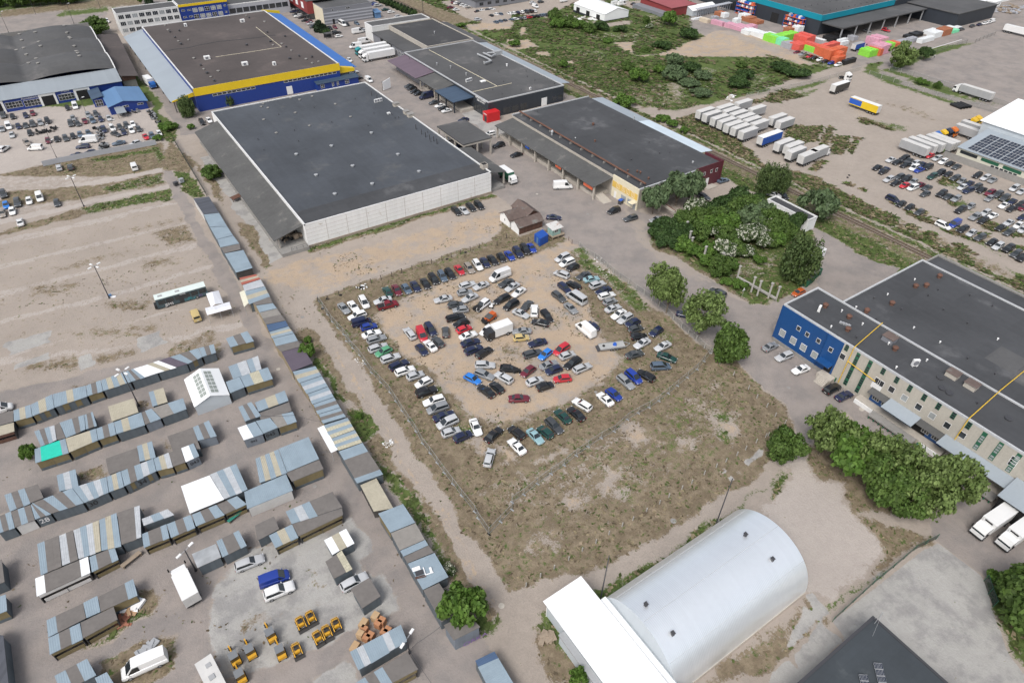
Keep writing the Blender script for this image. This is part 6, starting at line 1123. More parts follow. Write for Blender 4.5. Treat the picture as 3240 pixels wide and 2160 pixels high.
cars1(YD, '00','30 1060 u d 3,115 1070 h k 3,235 1060 h n 3,300 1040 h m 3,620 990 h k 3,690 975 c w 3,20 1185 h g 3,78 1160 c w 3,168 1160 h n 3,235 1150 s d 3,300 1140 u d 3,370 1125 e g 3,435 1110 m k 3,110 1240 h l 3,275 1220 h k 3,650 1135 u d 3,715 1135 h d 3,778 1110 s m 3,850 1105 m q 3,925 1095 h n 3,1000 1085 h l 3,670 1085 h g 3,810 1055 e g 3,880 1045 e d 3,955 1190 m n 3,1032 1175 m w 3,1100 1165 h d 3,1165 1155 u d 3,1220 1140 h w 3,1137 1212 s n 3,1208 1195 m w 3,1275 1185 h d 3,440 1290 h m 3,522 1275 s k 3,602 1268 e d 3,670 1250 h k 3,735 1235 h q 3,812 1220 h q 3,1337 1255 s r 3,1398 1245 e q 3,1462 1225 h w 3,540 1535 e l 1,645 1532 e d 1,1855 1120 e k 3,1920 1105 h w 3,985 195 u w 3')
cars2(YD, '00','1020 1215 1105 1245 s d, 885 1275 725 1290 v w, 820 1340 700 1350 e n, 1155 1300 1025 1325 s q, 1270 1305 1215 1325 h l, 385 1345 250 1350 c w, 0 1390 72 1340 u w, 230 1290 262 1325 e e, 745 1420 665 1425 s n, 858 1395 795 1405 h n')
FL = 'on the upper left gravel field'
cars1(FL, '01','30 215 u d 3,160 295 u d 3,267 275 h w 3,365 245 c w 3,522 295 h d 3,55 315 h a 3,112 370 h w 3,20 390 s e 3,183 470 s w 1')
WF = 'against the white warehouse wall'
cars2(WF, '11','1808 338 1875 402 e k, 1872 333 1945 393 s l, 1942 303 2010 365 e k, 2014 288 2085 350 m k')
ST = 'beside the striped commercial building'
cars1(ST, '10','320 90 s w 2,345 105 s n 2,370 130 e d 2,385 146 e w 2,420 158 s k 2,452 186 s k 2,490 202 h m 2,502 217 s l 2,527 245 m d 2,240 35 u k 0,640 258 h w 3,680 258 h k 3,725 250 h m 3,795 225 j w 3,838 225 h k 3,925 215 h q 3,740 300 u k 0,762 332 h w 0,1010 278 e l 0,980 268 h k 0,935 295 v w 0,1095 40 h b 0,1120 50 u l 0,1085 30 h n 0,1190 88 s v 0,1240 110 h w 0,1310 152 e l 0,995 385 v w 0,915 430 v w 2')
RD = 'by the yellow blue store'
cars1(RD, '10','858 552 h w 3,895 660 s w 0,940 715 h k 0,1037 735 c w 3')
SP = 'in front of the dark shop canopies'
cars1(SP, '10','1405 790 s d 2,1430 808 s k 2,1460 838 s k 2,1495 857 s k 2,1565 890 v n 2,1635 940 s d 2,1690 970 s w 2,1722 995 s k 2,1752 1015 s w 2,1905 1100 s n 2,2145 1228 e w 2,2230 1335 u k 2,1940 1370 u k 2,1860 1335 h n 2,1780 1270 h w 2')
cars1(SP, '20','40 1420 s k 2')
TG = 'around the top grey building'
cars1(TG, '10','1820 22 h m 0,1850 30 e w 0,1880 38 h d 0,1905 48 e w 0,1935 60 e w 0,1960 74 e e 0,1790 68 e m 0,1840 88 h w 0,2040 105 s k 0,2080 97 s w 0,2130 92 s d 0,2165 85 e w 0,2160 145 h k 1,2203 132 h w 1,2245 130 h q 1,2330 125 h w 1,2040 178 e l 0,2205 203 h q 1,2245 195 h q 1,2285 190 h d 1,2345 182 h q 1')
cars1(TG, '20','12 120 h w 1,50 115 h n 1,88 110 h w 1,130 105 u d 1,170 102 u k 1,205 100 h w 1,35 177 e w 0,70 170 h d 1,110 165 h g 1,160 158 e r 0,190 150 h k 1,230 147 h k 1,265 140 h q 1,285 137 h q 1,322 135 e d 0,215 60 c w 3,190 25 h l 0,265 15 h d 0')
TW = 'near the white hall at the top edge'
cars1(TW, '20','475 8 c w 0,1030 10 v w 0,1120 37 s k 0,1185 52 c w 2,1275 75 v y 2,950 40 v w 0,1010 40 v w 0')
PL = 'below the coloured pallet stacks'
cars1(PL, '30','265 482 h m 2,318 497 e g 2,382 518 h r 2,425 530 s k 2,475 547 h w 2,525 562 s k 2,580 578 h b 2,643 593 e w 2')
TL = "at the far builders' store"
cars1(TL, '30','1745 192 s w 0,1790 180 s w 0,1880 238 e d 0,1945 225 s n 0,1990 215 s w 0,2030 205 e w 0,2062 195 c w 0,1085 280 u r 3,910 283 s g 3,1780 268 e d 0')
R1 = 'at the far right park top'; R2 = 'in the far right park middle'; R3 = 'along the railway bank'
cars1(R1,'30','1130 1467 s l 2,1250 1455 u k 2,1190 1490 s k 2,1295 1475 s d 2,1265 1515 e k 2,1350 1500 e l 2,1345 1540 m w 2,1415 1510 s n 2,1470 1535 u k 2,1390 1560 s b 2,1005 1537 s k 2,1075 1557 s n 2,1485 1430 h r 2,1555 1453 e l 2,1610 1483 e w 2,1675 1503 s k 2,1735 1530 s d 2')
cars1(R2,'31','1060 8 h k 2,1110 77 e l 2,1175 112 s k 2,1205 55 e d 2,1270 77 u k 2,1255 135 h r 2,1335 100 h g 2,1395 130 s m 2,1330 155 m w 2,1460 155 s d 2,1510 52 m v 2,1580 20 u k 2,1655 33 h k 2,1720 65 e d 2,1780 95 h g 2,1445 213 h d 2,1595 212 u k 2,1657 237 s d 2,1730 255 e g 2,1785 150 h l 2,1850 117 s n 2,1920 145 e d 2,1840 180 e n 2,1965 175 s k 2,2040 200 e m 2,2110 220 u d 2,2033 255 h g 2,2175 252 u d 2,2245 282 s n 2,2320 315 u k 2,2168 317 s w 2,2240 348 s k 2,2345 340 h m 2,1925 40 e k 2,2000 62 e l 2,2065 85 s g 2,2265 160 m l 2,2330 190 s l 2,1770 360 u k 2,1860 325 h g 2,1900 425 u g 2,1997 385 e l 2,2065 412 s w 2,1977 455 e k 2,2140 520 s k 2,2213 475 s l 2,2300 500 h w 2,2215 562 e d 2,2340 540 h l 2,2345 425 s n 2')
cars1(R3,'31','1150 262 m n 3,1225 305 h k 2,1302 335 h k 2,1392 380 h d 2,1610 503 m w 3,1715 490 c b 2,1790 535 e k 2,1870 572 h l 2,1950 610 e d 2,2060 655 h k 2,2115 690 e l 2,2208 715 u k 2,2280 760 e d 2,2340 800 u k 2')
GB = 'beside the blue fronted warehouse'
cars2(GB, '32','-40 75 85 15 s g, 212 110 85 160 e l, 372 230 232 280 s w, 540 460 640 405 u k, 648 520 755 470 s n')
JR = 'on the road beside the thicket'
cars2(JR, '21','1955 1145 1828 1085 e d, 985 350 885 385 m k, 1140 420 1035 450 e d, 1380 430 1275 460 s g, 1720 215 1805 255 e d, 1915 95 1965 80 s q, 345 425 425 430 s n, 1545 1310 1640 1330 s n'); cars2(JR, '31','330 1095 230 1140 h o, 40 215 75 225 e l, 125 215 165 250 h k'); cars2(JR, '21','395 135 540 130 v w')
GG = 'in the garage courts'
cars2(GG, '03','2175 505 2408 415 e l'); cars2(GG, '13','20 645 305 545 c b, 80 775 345 665 u w, 800 690 1005 580 e l'); cars2(GG, '02','-120 640 70 580 c w'); cars2(GG, '03','1540 1290 1090 1490 v w'); cars2(GG, '01','1815 1365 1770 1260 c y'); cars2(GG, '00','1245 1560 1210 1480 c w')
def label_cars():
 from collections import defaultdict
 g = defaultdict(list)
 for o, k, c, grp, pix in CARS: g[(grp, k, c)].append((pix[0],o))
 for (grp, k, c),l in g.items():
  l.sort(key=lambda q: q[0]); base = f'{COLS[c][0]} {TN[k][1]}'
  for i, (x, o) in enumerate(l):
   o['label'] = f'{base} {grp}' if len(l) == 1 else f'{ordinal(i)} {base} from the left {grp}'; o['group'] = 'parked cars '+grp.split(' by ')[0]
label_cars()
def child(o, nm, b, mats, smooth=False): return b.build(nm, mats, o, smooth=smooth, world=False)
m_trl = mat('grey_curtain_side',(.34,.345,.35),.6,n1=(1,.05),n2=(.3,.08),sheet=(.6,0,0,.03)); m_trw = mat('white_box_body',(.72,.72,.71),.5,n1=(1,.03),n2=(.3,.05)); m_dirtyw = mat('dirty_white_roof',(.56,.55,.53),.7,n1=(1,.08),n2=(.3,.12),col2=(.42,.40,.37),spot=(.5,.58,.15))
m_blt = mat('blue_curtain_side',(.02,.09,.38),.55,n1=(1,.05)); m_yet = mat('yellow_curtain_side',(.72,.50,.02),.55,n1=(1,.05)); m_wine = flat('wine_red_cab_paint',(.16,.02,.03),.35); m_tealcab = flat('teal_cab_paint',(.02,.25,.27),.35); m_orcab = flat('orange_cab_paint',(.62,.16,.02),.35); m_yecab = flat('yellow_cab_paint',(.72,.45,.02),.35); m_wcab = flat('white_cab_paint',(.74,.74,.73),.35); m_blcab = flat('blue_cab_paint',(.02,.12,.42),.35); m_navy = flat('navy_cab_paint',(.02,.03,.06),.35)
def wheels(t, xs, hw=1.15,r=.5):
 for x in xs:
  for s in (1,-1): b = MB(); b.tube((x, s*hw-.16,r),(x, s*hw+.16,r),r, r, 14,0); b.tube((x, s*(hw+.14),r),(x, s*(hw+.175),r),r*.55,r*.5,10,1); child(t, 'wheel',b, [m_tyre, m_rim],40)
def trailer(t, x0,L, side, roof, z0=1.15,z1=3.95,hw=1.27,ax=(1.2,2.5,3.8),legs=True):
 b = MB(); b.box(x0,x0+L, -hw, hw, z0,z1-.06); child(t, 'cargo_box',b, [side]); b = MB(); b.box(x0-.03,x0+L+.03,-hw-.03,hw+.03,z1-.06,z1); child(t, 'box_roof',b, [roof])
 b = MB(); b.box(x0-.05,x0-.004,-hw+.02,-.02,z0+.05,z1-.1); b.box(x0-.05,x0-.004,.02,hw-.02,z0+.05,z1-.1); child(t, 'rear_doors',b, [m_dirtyw]); b = MB(); b.box(x0,x0+L, -.5,.5,z0-.35,z0-.01); b.box(x0-.1,x0,-1.1,1.1,.5,.68); child(t, 'chassis',b, [m_trim])
 wheels(t, [x0+a for a in ax])
 if legs:
  b = MB(); [b.box(x0+L-3.6,x0+L-3.4,s*.9-.1,s*.9+.1,0,z0-.35) for s in (1,-1)]; child(t, 'landing_legs',b, [m_dsteel])
def cab(t, x0,paint, h=3.5,L=2.25,hw=1.22,fair=True):
 b = MB(); pr = [(x0,.75),(x0,h),(x0+.5,h+.05),(x0+L-.55,h-.45 if fair else h-.1),(x0+L-.12,h-.95),(x0+L, 1.5),(x0+L, .5),(x0+.2,.5)]
 n = len(pr); b.faces([(x, -hw, z) for x, z in pr]+[(x, hw, z) for x, z in pr],[tuple(range(n)),tuple(range(2*n-1,n-1,-1))]+[(i, n+i, n+(i+1) % n, (i+1) % n) for i in range(n)]); child(t, 'cab',b, [paint])
 b = MB(); q = [(x0+L+.02,-1.1,1.62),(x0+L+.02,1.1,1.62),(x0+L-.09,1.08,h-1.0),(x0+L-.09,-1.08,h-1.0)]; b.poly(q); b.poly([(x-.08,y, z) for x, y, z in q][::-1]); child(t, 'windscreen',b, [m_cglass])
 for s in (1,-1): b = MB(); q = [(x0+1.1,s*(hw+.015),1.75),(x0+L-.2,s*(hw+.015),1.75),(x0+L-.3,s*(hw+.015),2.55),(x0+1.1,s*(hw+.015),2.55)]; b.poly(q if s < 0 else q[::-1]); child(t, 'side_window',b, [m_cglass]); b = MB(); b.box(x0+L-.25,x0+L-.1,s*(hw+.2)-.1,s*(hw+.2)+.1,1.8,2.5); child(t, 'mirror',b, [m_trim])
 b = MB(); b.box(x0+L-.02,x0+L+.04,-1.15,1.15,.4,.75); child(t, 'bumper',b, [m_trim])
 b = MB(); b.box(x0+L, x0+L+.03,-1.15,-.8,.78,.98); b.box(x0+L, x0+L+.03,.8,1.15,.78,.98); child(t, 'headlights',b, [m_head])
def vehicle(kind, nm, cat, a, b_, label, z=3.9,grp=None, **k):
 """a rear, b_ front: survey points at roof height z"""
 p, q = P(*a, z),P(*b_, z); d = q-p; L = max(np.linalg.norm(d),1); rz = math.atan2(d[1],d[0]); c = (p+q)/2
 t = thing(nm, label, cat, (c[0],c[1],0),rz, grp)
 if kind == 'trailer': trailer(t, -6.6 if 'L' not in k else -k['L']/2,k.get('L',13.2),k.get('side',m_trl),k.get('roof',m_dirtyw))
 if kind == 'semi': trailer(t, -8.0,13.4,k.get('side',m_trw),k.get('roof',m_trw),legs=False); cab(t, 5.75,k.get('cab',m_wcab)); b = MB(); b.box(3.5,6.5,-.5,.5,.55,.85); child(t, 'cab_chassis',b, [m_trim]); wheels(t, (4.4,7.2))
 if kind == 'rigid': Lb = k.get('Lb',6); trailer(t, -Lb/2-1,Lb, k.get('side',m_trw),k.get('roof',m_trw),k.get('z0',1.0),k.get('z1',3.5),1.22,(1.3,),False); cab(t, Lb/2-.9,k.get('cab',m_wcab),k.get('hc',2.7),2.0,1.12,fair=False); wheels(t, (Lb/2+.3,),1.05,.45)
 if kind == 'tractor': cab(t, -.2,k.get('cab',m_wcab)); b = MB(); b.box(-3.2,0,-.5,.5,.6,.9); b.box(-2.6,-1.4,-.7,.7,.9,1.15); child(t, 'chassis',b, [m_trim]); wheels(t, (-2.2,1.3))
 return t
cx_ = lambda t, x, y, z, h, half: ((t, x, y),h, half)
def at_heading(kind, nm, cat, t, x, y, rz, label, z=3.9, **k):
 p = P(t, x, y, z); t_ = vehicle(kind, nm, cat, (t, x, y),(t, x+1,y),label, z, **k); t_.location = (p[0],p[1],0); t_.rotation_euler = (0,0,rz); return t_
TR = 'trailers in the gravel trailer yard'
for i, (x, y) in enumerate(((1782,1005),(1842,1035),(1916,1070),(1980,1098),(2040,1130),(2105,1157),(2177,1190))): at_heading('trailer','semi_trailer','trailer','20',x, y, RAD(2),L=8.5,label=f'grey box semi trailer, {ordinal(i)} from the left in the front row by the grass verge',grp=TR)
for i, (x, y) in enumerate(((1962,973),(2015,1003),(2085,1030),(2152,1060),(2210,1088),(2278,1118))): at_heading('trailer','semi_trailer','trailer','20',x, y, RAD(2),L=8.5,label=f'grey box semi trailer, {ordinal(i)} from the left in the second row',grp=TR)
for i, (x, y) in enumerate(((2130,930),(2255,985))): at_heading('trailer','semi_trailer','trailer','20',x, y, RAD(2),L=8.5,label='grey semi trailer standing alone behind the second row, '+('nearer the dirt track' if i == 0 else 'nearer the yard'),grp=TR)
for i, (x, y) in enumerate(((95,1063),(163,1098),(155,1295),(243,1322),(265,1370),(378,1405))): at_heading('trailer','semi_trailer','trailer','30',x, y, RAD(2),L=8.5,label=f'grey semi trailer, {ordinal(i)} from the top in the group around the blue trailer',grp=TR)
at_heading('rigid','box_lorry','lorry','30',490,1355,RAD(2),'grey box lorry with a white cab beside the grass verge',side=m_trl, roof=m_dirtyw, Lb=8.2,z1=3.95)
at_heading('trailer','semi_trailer','trailer','30',25,1228,RAD(2),'blue curtain sided semi trailer with a white roof and white front',side=m_blt, roof=m_trw, L=11.5)
at_heading('trailer','semi_trailer','trailer','30',672,762,RAD(2),'white roofed semi trailer with dark open sides near the yard entrance',side=m_interior, roof=m_trw, L=10.5)
yt = at_heading('trailer','semi_trailer','trailer','30',905,930,RAD(90),'bright yellow semi trailer with a blue lettered panel in the open yard',side=m_yet, roof=m_trw, L=12.6)
b = MB(); b.box(.9,6.4,1.275,1.30,1.5,3.6); child(yt, 'blue_panel',b, [m_signb])
for i, (x, y) in enumerate(((1362,1318),(1430,1298),(1500,1285),(1590,1275),(1635,1262))): at_heading('trailer','semi_trailer','trailer','30',x, y, RAD(90),L=10,label=f'long grey semi trailer, {ordinal(i)} from the left above the far right car park',grp=TR)
for i, (x, y) in enumerate(((1865,1175),(1915,1142))): at_heading('trailer','semi_trailer','trailer','30',x, y, RAD(90),L=10,label='grey semi trailer beside the yellow cabs, '+('nearer the solar hall' if i == 0 else 'behind its neighbour'),grp=TR)
at_heading('semi','articulated_lorry','lorry','30',1905,805,RAD(90),'white cab lorry with a grey curtain trailer on the empty asphalt lot',side=m_trl, roof=m_dirtyw)
at_heading('semi','articulated_lorry','lorry','30',400,335,RAD(90),'wine red lorry with a curtain trailer beside the orange pallet stacks',side=m_trl, roof=m_trw, cab=m_wine)
at_heading('rigid','box_lorry','lorry','30',850,385,RAD(0),'blue curtain sided lorry with white cab by the green pallet stack',side=m_blt, roof=m_trl, Lb=7.5)
at_heading('semi','articulated_lorry','lorry','30',2330,255,RAD(-90),'white tipper lorry at the right edge by the far road')
for x, y, m, l in ((730,675,m_wcab, 'white lorry cab parked by the fence at the yard entrance'),(1605,1205,m_yecab, 'yellow lorry cab left of the dark cab'),(1652,1192,m_navy, 'dark lorry cab between the yellow and orange cabs'),(1700,1180,m_orcab, 'orange lorry cab beside the pair of grey trailers'),(1885,1092,m_yecab, 'yellow lorry cab in the pair by the fence, nearer one'),(1922,1075,m_yecab, 'yellow lorry cab in the pair by the fence, farther one'),(1548,1220,m_blcab, 'light blue lorry cab at the end of the cab row')):
 at_heading('tractor','lorry_cab','lorry','30',x, y, RAD(-90),l, z=3,cab=m)
for i, (x, y, m) in enumerate(((1052,410,m_tealcab),(1085,437,m_wcab),(1120,468,m_wcab))): at_heading('semi','articulated_lorry','lorry','10',x, y, RAD(181),('white trailer lorry with a teal cab docked behind the other two','white lorry docked in the middle of three at the depot','white lorry docked nearest the road of three at the depot')[i],cab=m, grp='docked lorries')
at_heading('rigid','box_lorry','lorry','00',1362,715,RAD(-82),'blue cab lorry with a white box between the two long canopies',cab=m_blcab, z1=3.8,z=3.7)
at_heading('rigid','box_lorry','lorry','21',-40,10,RAD(-90),'white and green lorry backed under the rear warehouse canopy',cab=m_wcab, side=m_green, z1=3.6,z=3.0)
vehicle('rigid','box_lorry','lorry',('33',2215,-35),('33',2000,110),'white refrigerated lorry with a roof cooler beside the concrete yard, the left one',z=3.4,Lb=6.4,hc=2.9)
vehicle('rigid','box_lorry','lorry',('33',2455,60),('33',2230,220),'white refrigerated lorry cut off by the right edge, beside its twin',z=3.4,Lb=6.4,hc=2.9)
for t in [o for o in COL.objects if o.type == 'EMPTY' and 'refrigerated' in o.get('label','')]:
 b = MB(); b.box(2.25,2.7,-.85,.85,2.75,3.35); child(t, 'cooling_unit',b, [m_trw]); b = MB(); b.box(2.3,2.66,-.7,.7,3.35,3.39); child(t, 'cooler_grille',b, [m_trim])
lt = vehicle('rigid','box_lorry','lorry',('e',1190,50),('e',850,175),'white box truck with a dark cab among the parked cars',z=3.0,Lb=4.7,cab=flat('charcoal_cab_paint',(.03,.032,.036),.35),side=m_trw, z0=.75,z1=3.1,hc=2.5)
b = MB(); b.tube((.3,-1.225,2.2),(.3,-1.245,2.2),.22,.22,12); child(lt, 'side_emblem',b, [m_tail])
vehicle('rigid','box_lorry','lorry',('03',1735,745),('03',1625,505),'white box van lorry parked on the lane beside the zinc roofed shed',z=2.7,Lb=5.2,z0=.7,z1=2.9,hc=2.4)
t = vehicle('none','caravan','caravan',('03',2010,1640),('03',1885,1390),'dirty white caravan box cut off by the bottom edge near the diggers',z=2.6); b = MB(); b.box(-3.4,3.4,-1.2,1.2,.45,2.6); child(t, 'body',b, [m_dirtyw]); b = MB(); b.box(-.4,.4,-.4,.4,2.6,2.72); b.box(1.6,2.3,-.6,.1,2.6,2.68); child(t, 'roof_hatch',b, [m_trl]); wheels(t, (-.4,),1.05,.34)
pa, pb = P('01',1405,1150,3.0),P('01',1840,1030,3.0); d = pb-pa; rz = math.atan2(d[1],d[0]); c = (pa+pb)/2
t = thing('bus','derelict white roofed city bus with graffiti and dark windows on the gravel field','bus',(c[0]+.4,c[1]-.9,0),rz); L = 11.8
m_busd = mat('dark_painted_bus_side',(.05,.075,.085),.6,n1=(1.2,.25),n2=(.5,.2),col2=(.05,.17,.2),spot=(.5,.56,.1)); m_busr = mat('pale_bus_roof',(.62,.69,.66),.6,n1=(1,.05),n2=(.3,.08))
b = MB(); b.prism([(-L/2,-1.25),(L/2,-1.25),(L/2,1.25),(-L/2,1.25)],.35,2.85); child(t, 'body',b, [m_busd]); b = MB(); b.prism([(-L/2-.02,-1.2),(L/2+.02,-1.2),(L/2+.02,1.2),(-L/2-.02,1.2)],2.86,3.02); child(t, 'roof',b, [m_busr])
for x in (-4.6,-.6): b = MB(); b.box(x-.5,x+.5,-.35,.35,3.02,3.1); child(t, 'roof_hatch',b, [m_trl])
for s in (-1,1):
 for i in range(6): x = -5.4+i*1.9; b = MB(); b.box(x, x+1.6,s*1.252-.015,s*1.252+.015,1.35,2.5); child(t, 'side_window',b, [m_cglass])
for x in (-3.1,-.2): b = MB(); b.box(x-.55,x+.55,-1.28,-1.26,.4,2.5); child(t, 'door',b, [flat('dark_door',(.03,.03,.032),.6)])
b = MB(); b.box(L/2-.01,L/2+.03,-1.1,1.1,1.3,2.6); child(t, 'windscreen',b, [m_cglass]); b = MB(); b.box(-L/2-.6,-L/2-.02,-1.15,.6,.35,1.3); child(t, 'engine_flap',b, [m_trim]); wheels(t, (-3.9,3.3),1.1,.48)
for s_, x, z, sz, m in (('JEMS',-3.2,.85,1.0,m_frame),('ROMEL',.4,2.62,.45,m_frame),('WK',1.6,.8,.8,m_tealcab),('SO',4.2,.85,.7,m_graf)):
 g = text(t, s_, sz, (0,0,0),Matrix.Identity(4),m, 'graffiti',.008); g.data.transform(wm(t)); g.data.transform(Matrix.Translation((x, -1.29,z)) @ Matrix.Rotation(math.pi/2,4,'X'))
loc, rz, _ = two('a',900,1235,1265,1140,.8); t = thing('pickup_truck','dark red pickup with a black bed cover at the north west corner','pickup',loc, rz)
m_mar = flat('dark_red_paint',(.17,.012,.022),.3)
b = MB(); pr = [(-2.6,.45),(-2.6,1.05),(-.65,1.06),(1.35,1.08),(2.4,1.0),(2.6,.8),(2.6,.45)]; n = len(pr); b.faces([(x, -.92,z) for x, z in pr]+[(x, .92,z) for x, z in pr],[tuple(range(n))[::-1],tuple(range(n, 2*n))]+[((i+1) % n, n+(i+1) % n, n+i, i)[::-1] for i in range(n)])
b.prism([(-.75,-.86),(1.35,-.86),(1.35,.86),(-.75,.86)],1.05,1.1); pr = [(-.75,-.86),(1.35,-.86),(1.35,.86),(-.75,.86)]; tp = [(-.55,-.70),(.62,-.70),(.62,.70),(-.55,.70)]; b.faces([(x, y, 1.1) for x, y in pr]+[(x, y, 1.78) for x, y in tp],((4,5,6,7),(0,1,5,4),(1,2,6,5),(2,3,7,6),(3,0,4,7))); child(t, 'body',b, [m_mar])
b = MB(); b.box(-2.55,-.82,-.78,.78,1.055,1.1); child(t, 'bed_cover',b, [m_trim]); b = MB(); [b.beam((-.9,s*.75,1.1),(-1.2+.3,s*.55,1.62),.08) for s in (1,-1)]; b.beam((-.9,-.55,1.62),(-.9,.55,1.62),.08); child(t, 'roll_bar',b, [m_rim])
b = MB(); b.poly([(1.33,-.74,1.18),(1.33,.74,1.18),(.69,.64,1.74),(.69,-.64,1.74)]); child(t, 'windscreen',b, [m_cglass])
for s in (1,-1): b = MB(); q = [(-.6,s*.86,1.16),(1.1,s*.86,1.16),(.6,s*.745,1.70),(-.5,s*.745,1.70)]; b.poly(q if s < 0 else q[::-1]); child(t, 'side_window',b, [m_cglass])
wheels(t, (-1.6,1.65),.85,.40)
def junk(b, n, x, y, z, sp, seed, s0=.12,s1=.4):
 r = random.Random(seed)
 for i in range(n): px, py = x+(r.random()-.5)*sp[0],y+(r.random()-.5)*sp[1]; s = s0+(s1-s0)*r.random(); b.obox((px, py),s, s*(.4+.6*r.random()),z+r.random()*sp[2]*.5,z+.1+r.random()*sp[2],r.random()*3)
loc, rz, _ = two('b',960,1360,760,1490,.8); t = thing('off_roader','orange open jeep with a grey bonnet cover and its front stripped','car',loc, rz); m_or = flat('faded_orange_paint',(.50,.10,.02),.5)
b = MB(); b.box(-1.8,.6,-.8,.8,.55,1.15); b.box(.6,1.5,-.7,.7,.5,1.0); b.box(-1.75,-.6,-.72,.72,1.15,1.75); child(t, 'body',b, [m_or]); b = MB(); b.prism([(-.6,-.85),(.9,-.85),(.9,.85),(-.6,.85)],[1.5,1.2,1.2,1.5],[1.62,1.28,1.28,1.62]); child(t, 'tarp_cover',b, [m_roofC]); b = MB(); junk(b, 16,1.7,0,.3,(.9,1.5,.8),3); child(t, 'stripped_engine',b, [m_trim]); wheels(t, (-1.2,1.3),.78,.40)
for lb, (t_, x1,y1,x2,y2),body, seed in (('wrecked white and black off-roader with its front torn open',('b',840,1100,620,1265),(.7,.7,.7),5),('crushed dark wreck wrapped in black sheet in the middle cluster',('e',1050,880,1385,905),(.02,.02,.022),9)):
 loc, rz, _ = two(t_, x1,y1,x2,y2,.8); t = thing('wrecked_car',lb, 'wreck',loc, rz); pm = flat('wreck_paint_%d' % seed, body, .5)
 for i, (nm, p_, ms, sm) in enumerate(carparts('u' if seed == 5 else 'h')):
  if nm in ('headlight','mirror','number_plate'): continue
  if nm == 'body':
   r_ = random.Random(seed); p_.v = [(x+(.12 if x > .8 else 0)*(r_.random()-.5)*3,y+(r_.random()-.5)*.12,z*(.94 if seed == 5 else .9)-(max(x-.9,0)*.18)+(r_.random()-.5)*.06) for x, y, z in p_.v]; ms = [pm, m_trim]
  child(t, nm, p_, ms, sm)
 b = MB(); junk(b, 26,1.9,0,.15,(1.5,1.9,.9),seed, .1,.32); child(t, 'torn_parts',b, [m_trim])
 if seed == 5: b = MB(); b.prism([(.3,-.8),(1.7,-.8),(1.7,.8),(.3,.8)],[1.12,1.0,1.0,1.12],[1.17,1.05,1.05,1.17]); child(t, 'bonnet',b, [m_trim])
 else: b = MB(); b.prism([(-1.9,-.75),(.5,-.75),(.5,.75),(-1.9,.75)],[1.0,1.36,1.36,1.0],[1.05,1.4,1.4,1.05]); child(t, 'black_sheet',b, [m_trim])
q = P('b',905,1225); t = thing('quad_bike','small white quad bike beside the wrecked off-roader','quad',q, RAD(40)); b = MB(); b.box(-.7,.7,-.22,.22,.45,.75); b.box(-.9,-.35,-.45,.45,.6,.72); b.box(.35,.8,-.42,.42,.6,.72); child(t, 'body',b, [m_wcab]); b = MB(); b.beam((.3,-.35,1.0),(.3,.35,1.0),.05); b.beam((.3,0,.7),(.3,0,1.0),.06); child(t, 'handlebar',b, [m_trim]); wheels(t, (-.6,.6),.45,.26)
loc, rz, _ = two('f',930,510,1415,445,.7); t = thing('car_trailer','flat silver car transporter trailer with a winch, spare wheel and blue tarp','trailer',loc, rz); b = MB(); b.box(-3.5,2.6,-1.05,1.05,.62,.72); child(t, 'deck',b, [mat('trailer_deck',(.50,.50,.48),.5,.3,n1=(2,.12))]); b = MB(); [b.box(-3.5,2.6,s*1.07-.03,s*1.07+.03,.5,.9) for s in (1,-1)]; child(t, 'side_rails',b, [m_rim]); b = MB(); b.beam((2.6,-.9,.62),(4.0,0,.6),.1); b.beam((2.6,.9,.62),(4.0,0,.6),.1); child(t, 'drawbar',b, [m_steel])
b = MB(); b.tube((-.6+.9,.15,.72),(.3,.15,1.15),.5,.38,12); child(t, 'blue_tarp',b, [m_signb],40); b = MB(); b.tube((-2.4,.2,.74),(-2.4,.2,.9),.33,.33,14); child(t, 'spare_wheel',b, [m_tyre],40); b = MB(); b.prism([(-4.2,-1),(-3.5,-1),(-3.5,1),(-4.2,1)],[.25,.6,.6,.25],[.3,.66,.66,.3]); child(t, 'loading_ramp',b, [m_dsteel]); wheels(t, (-.9,-.2,.5),1.0,.3)
for k in PROTO: kill(PROTO[k])
# ================================================================ TREES, SHRUBS, WEEDS
def leafmat(nm, c1,c2,c3=None, th=.62):
 m, n, b = newmat(nm); geo = n.new('NewGeometry'); pos = geo.outputs['Position']; rnd = geo.outputs['Random Per Island']
 c = n.mix(n.ramp(n.noise(pos, .55,3,.6),.36,.64),_lin(c1),_lin(c2)); c = n.mul(c, n.math('ADD',.62,n.math('MULTIPLY',rnd, .8)))
 if c3: c = n.mix(n.math('MULTIPLY',n.ramp(rnd, th, th+.01),n.ramp(n.noise(pos, .8,3,.6),.40,.56)),c, _lin(c3))
 n.put(b.inputs['Base Color'],c); b.inputs['Roughness'].default_value = .6; b.inputs['Specular IOR Level'].default_value = .25
 b.inputs['Subsurface Weight'].default_value = 0; tr = n.new('BsdfTranslucent'); n.put(tr.inputs[0],c); mx = n.new('MixShader'); mx.inputs[0].default_value = .28
 n.nt.links.new(b.outputs[0],mx.inputs[1]); n.nt.links.new(tr.outputs[0],mx.inputs[2]); n.nt.links.new(mx.outputs[0],n.nt.nodes['Material Output'].inputs[0]); return m
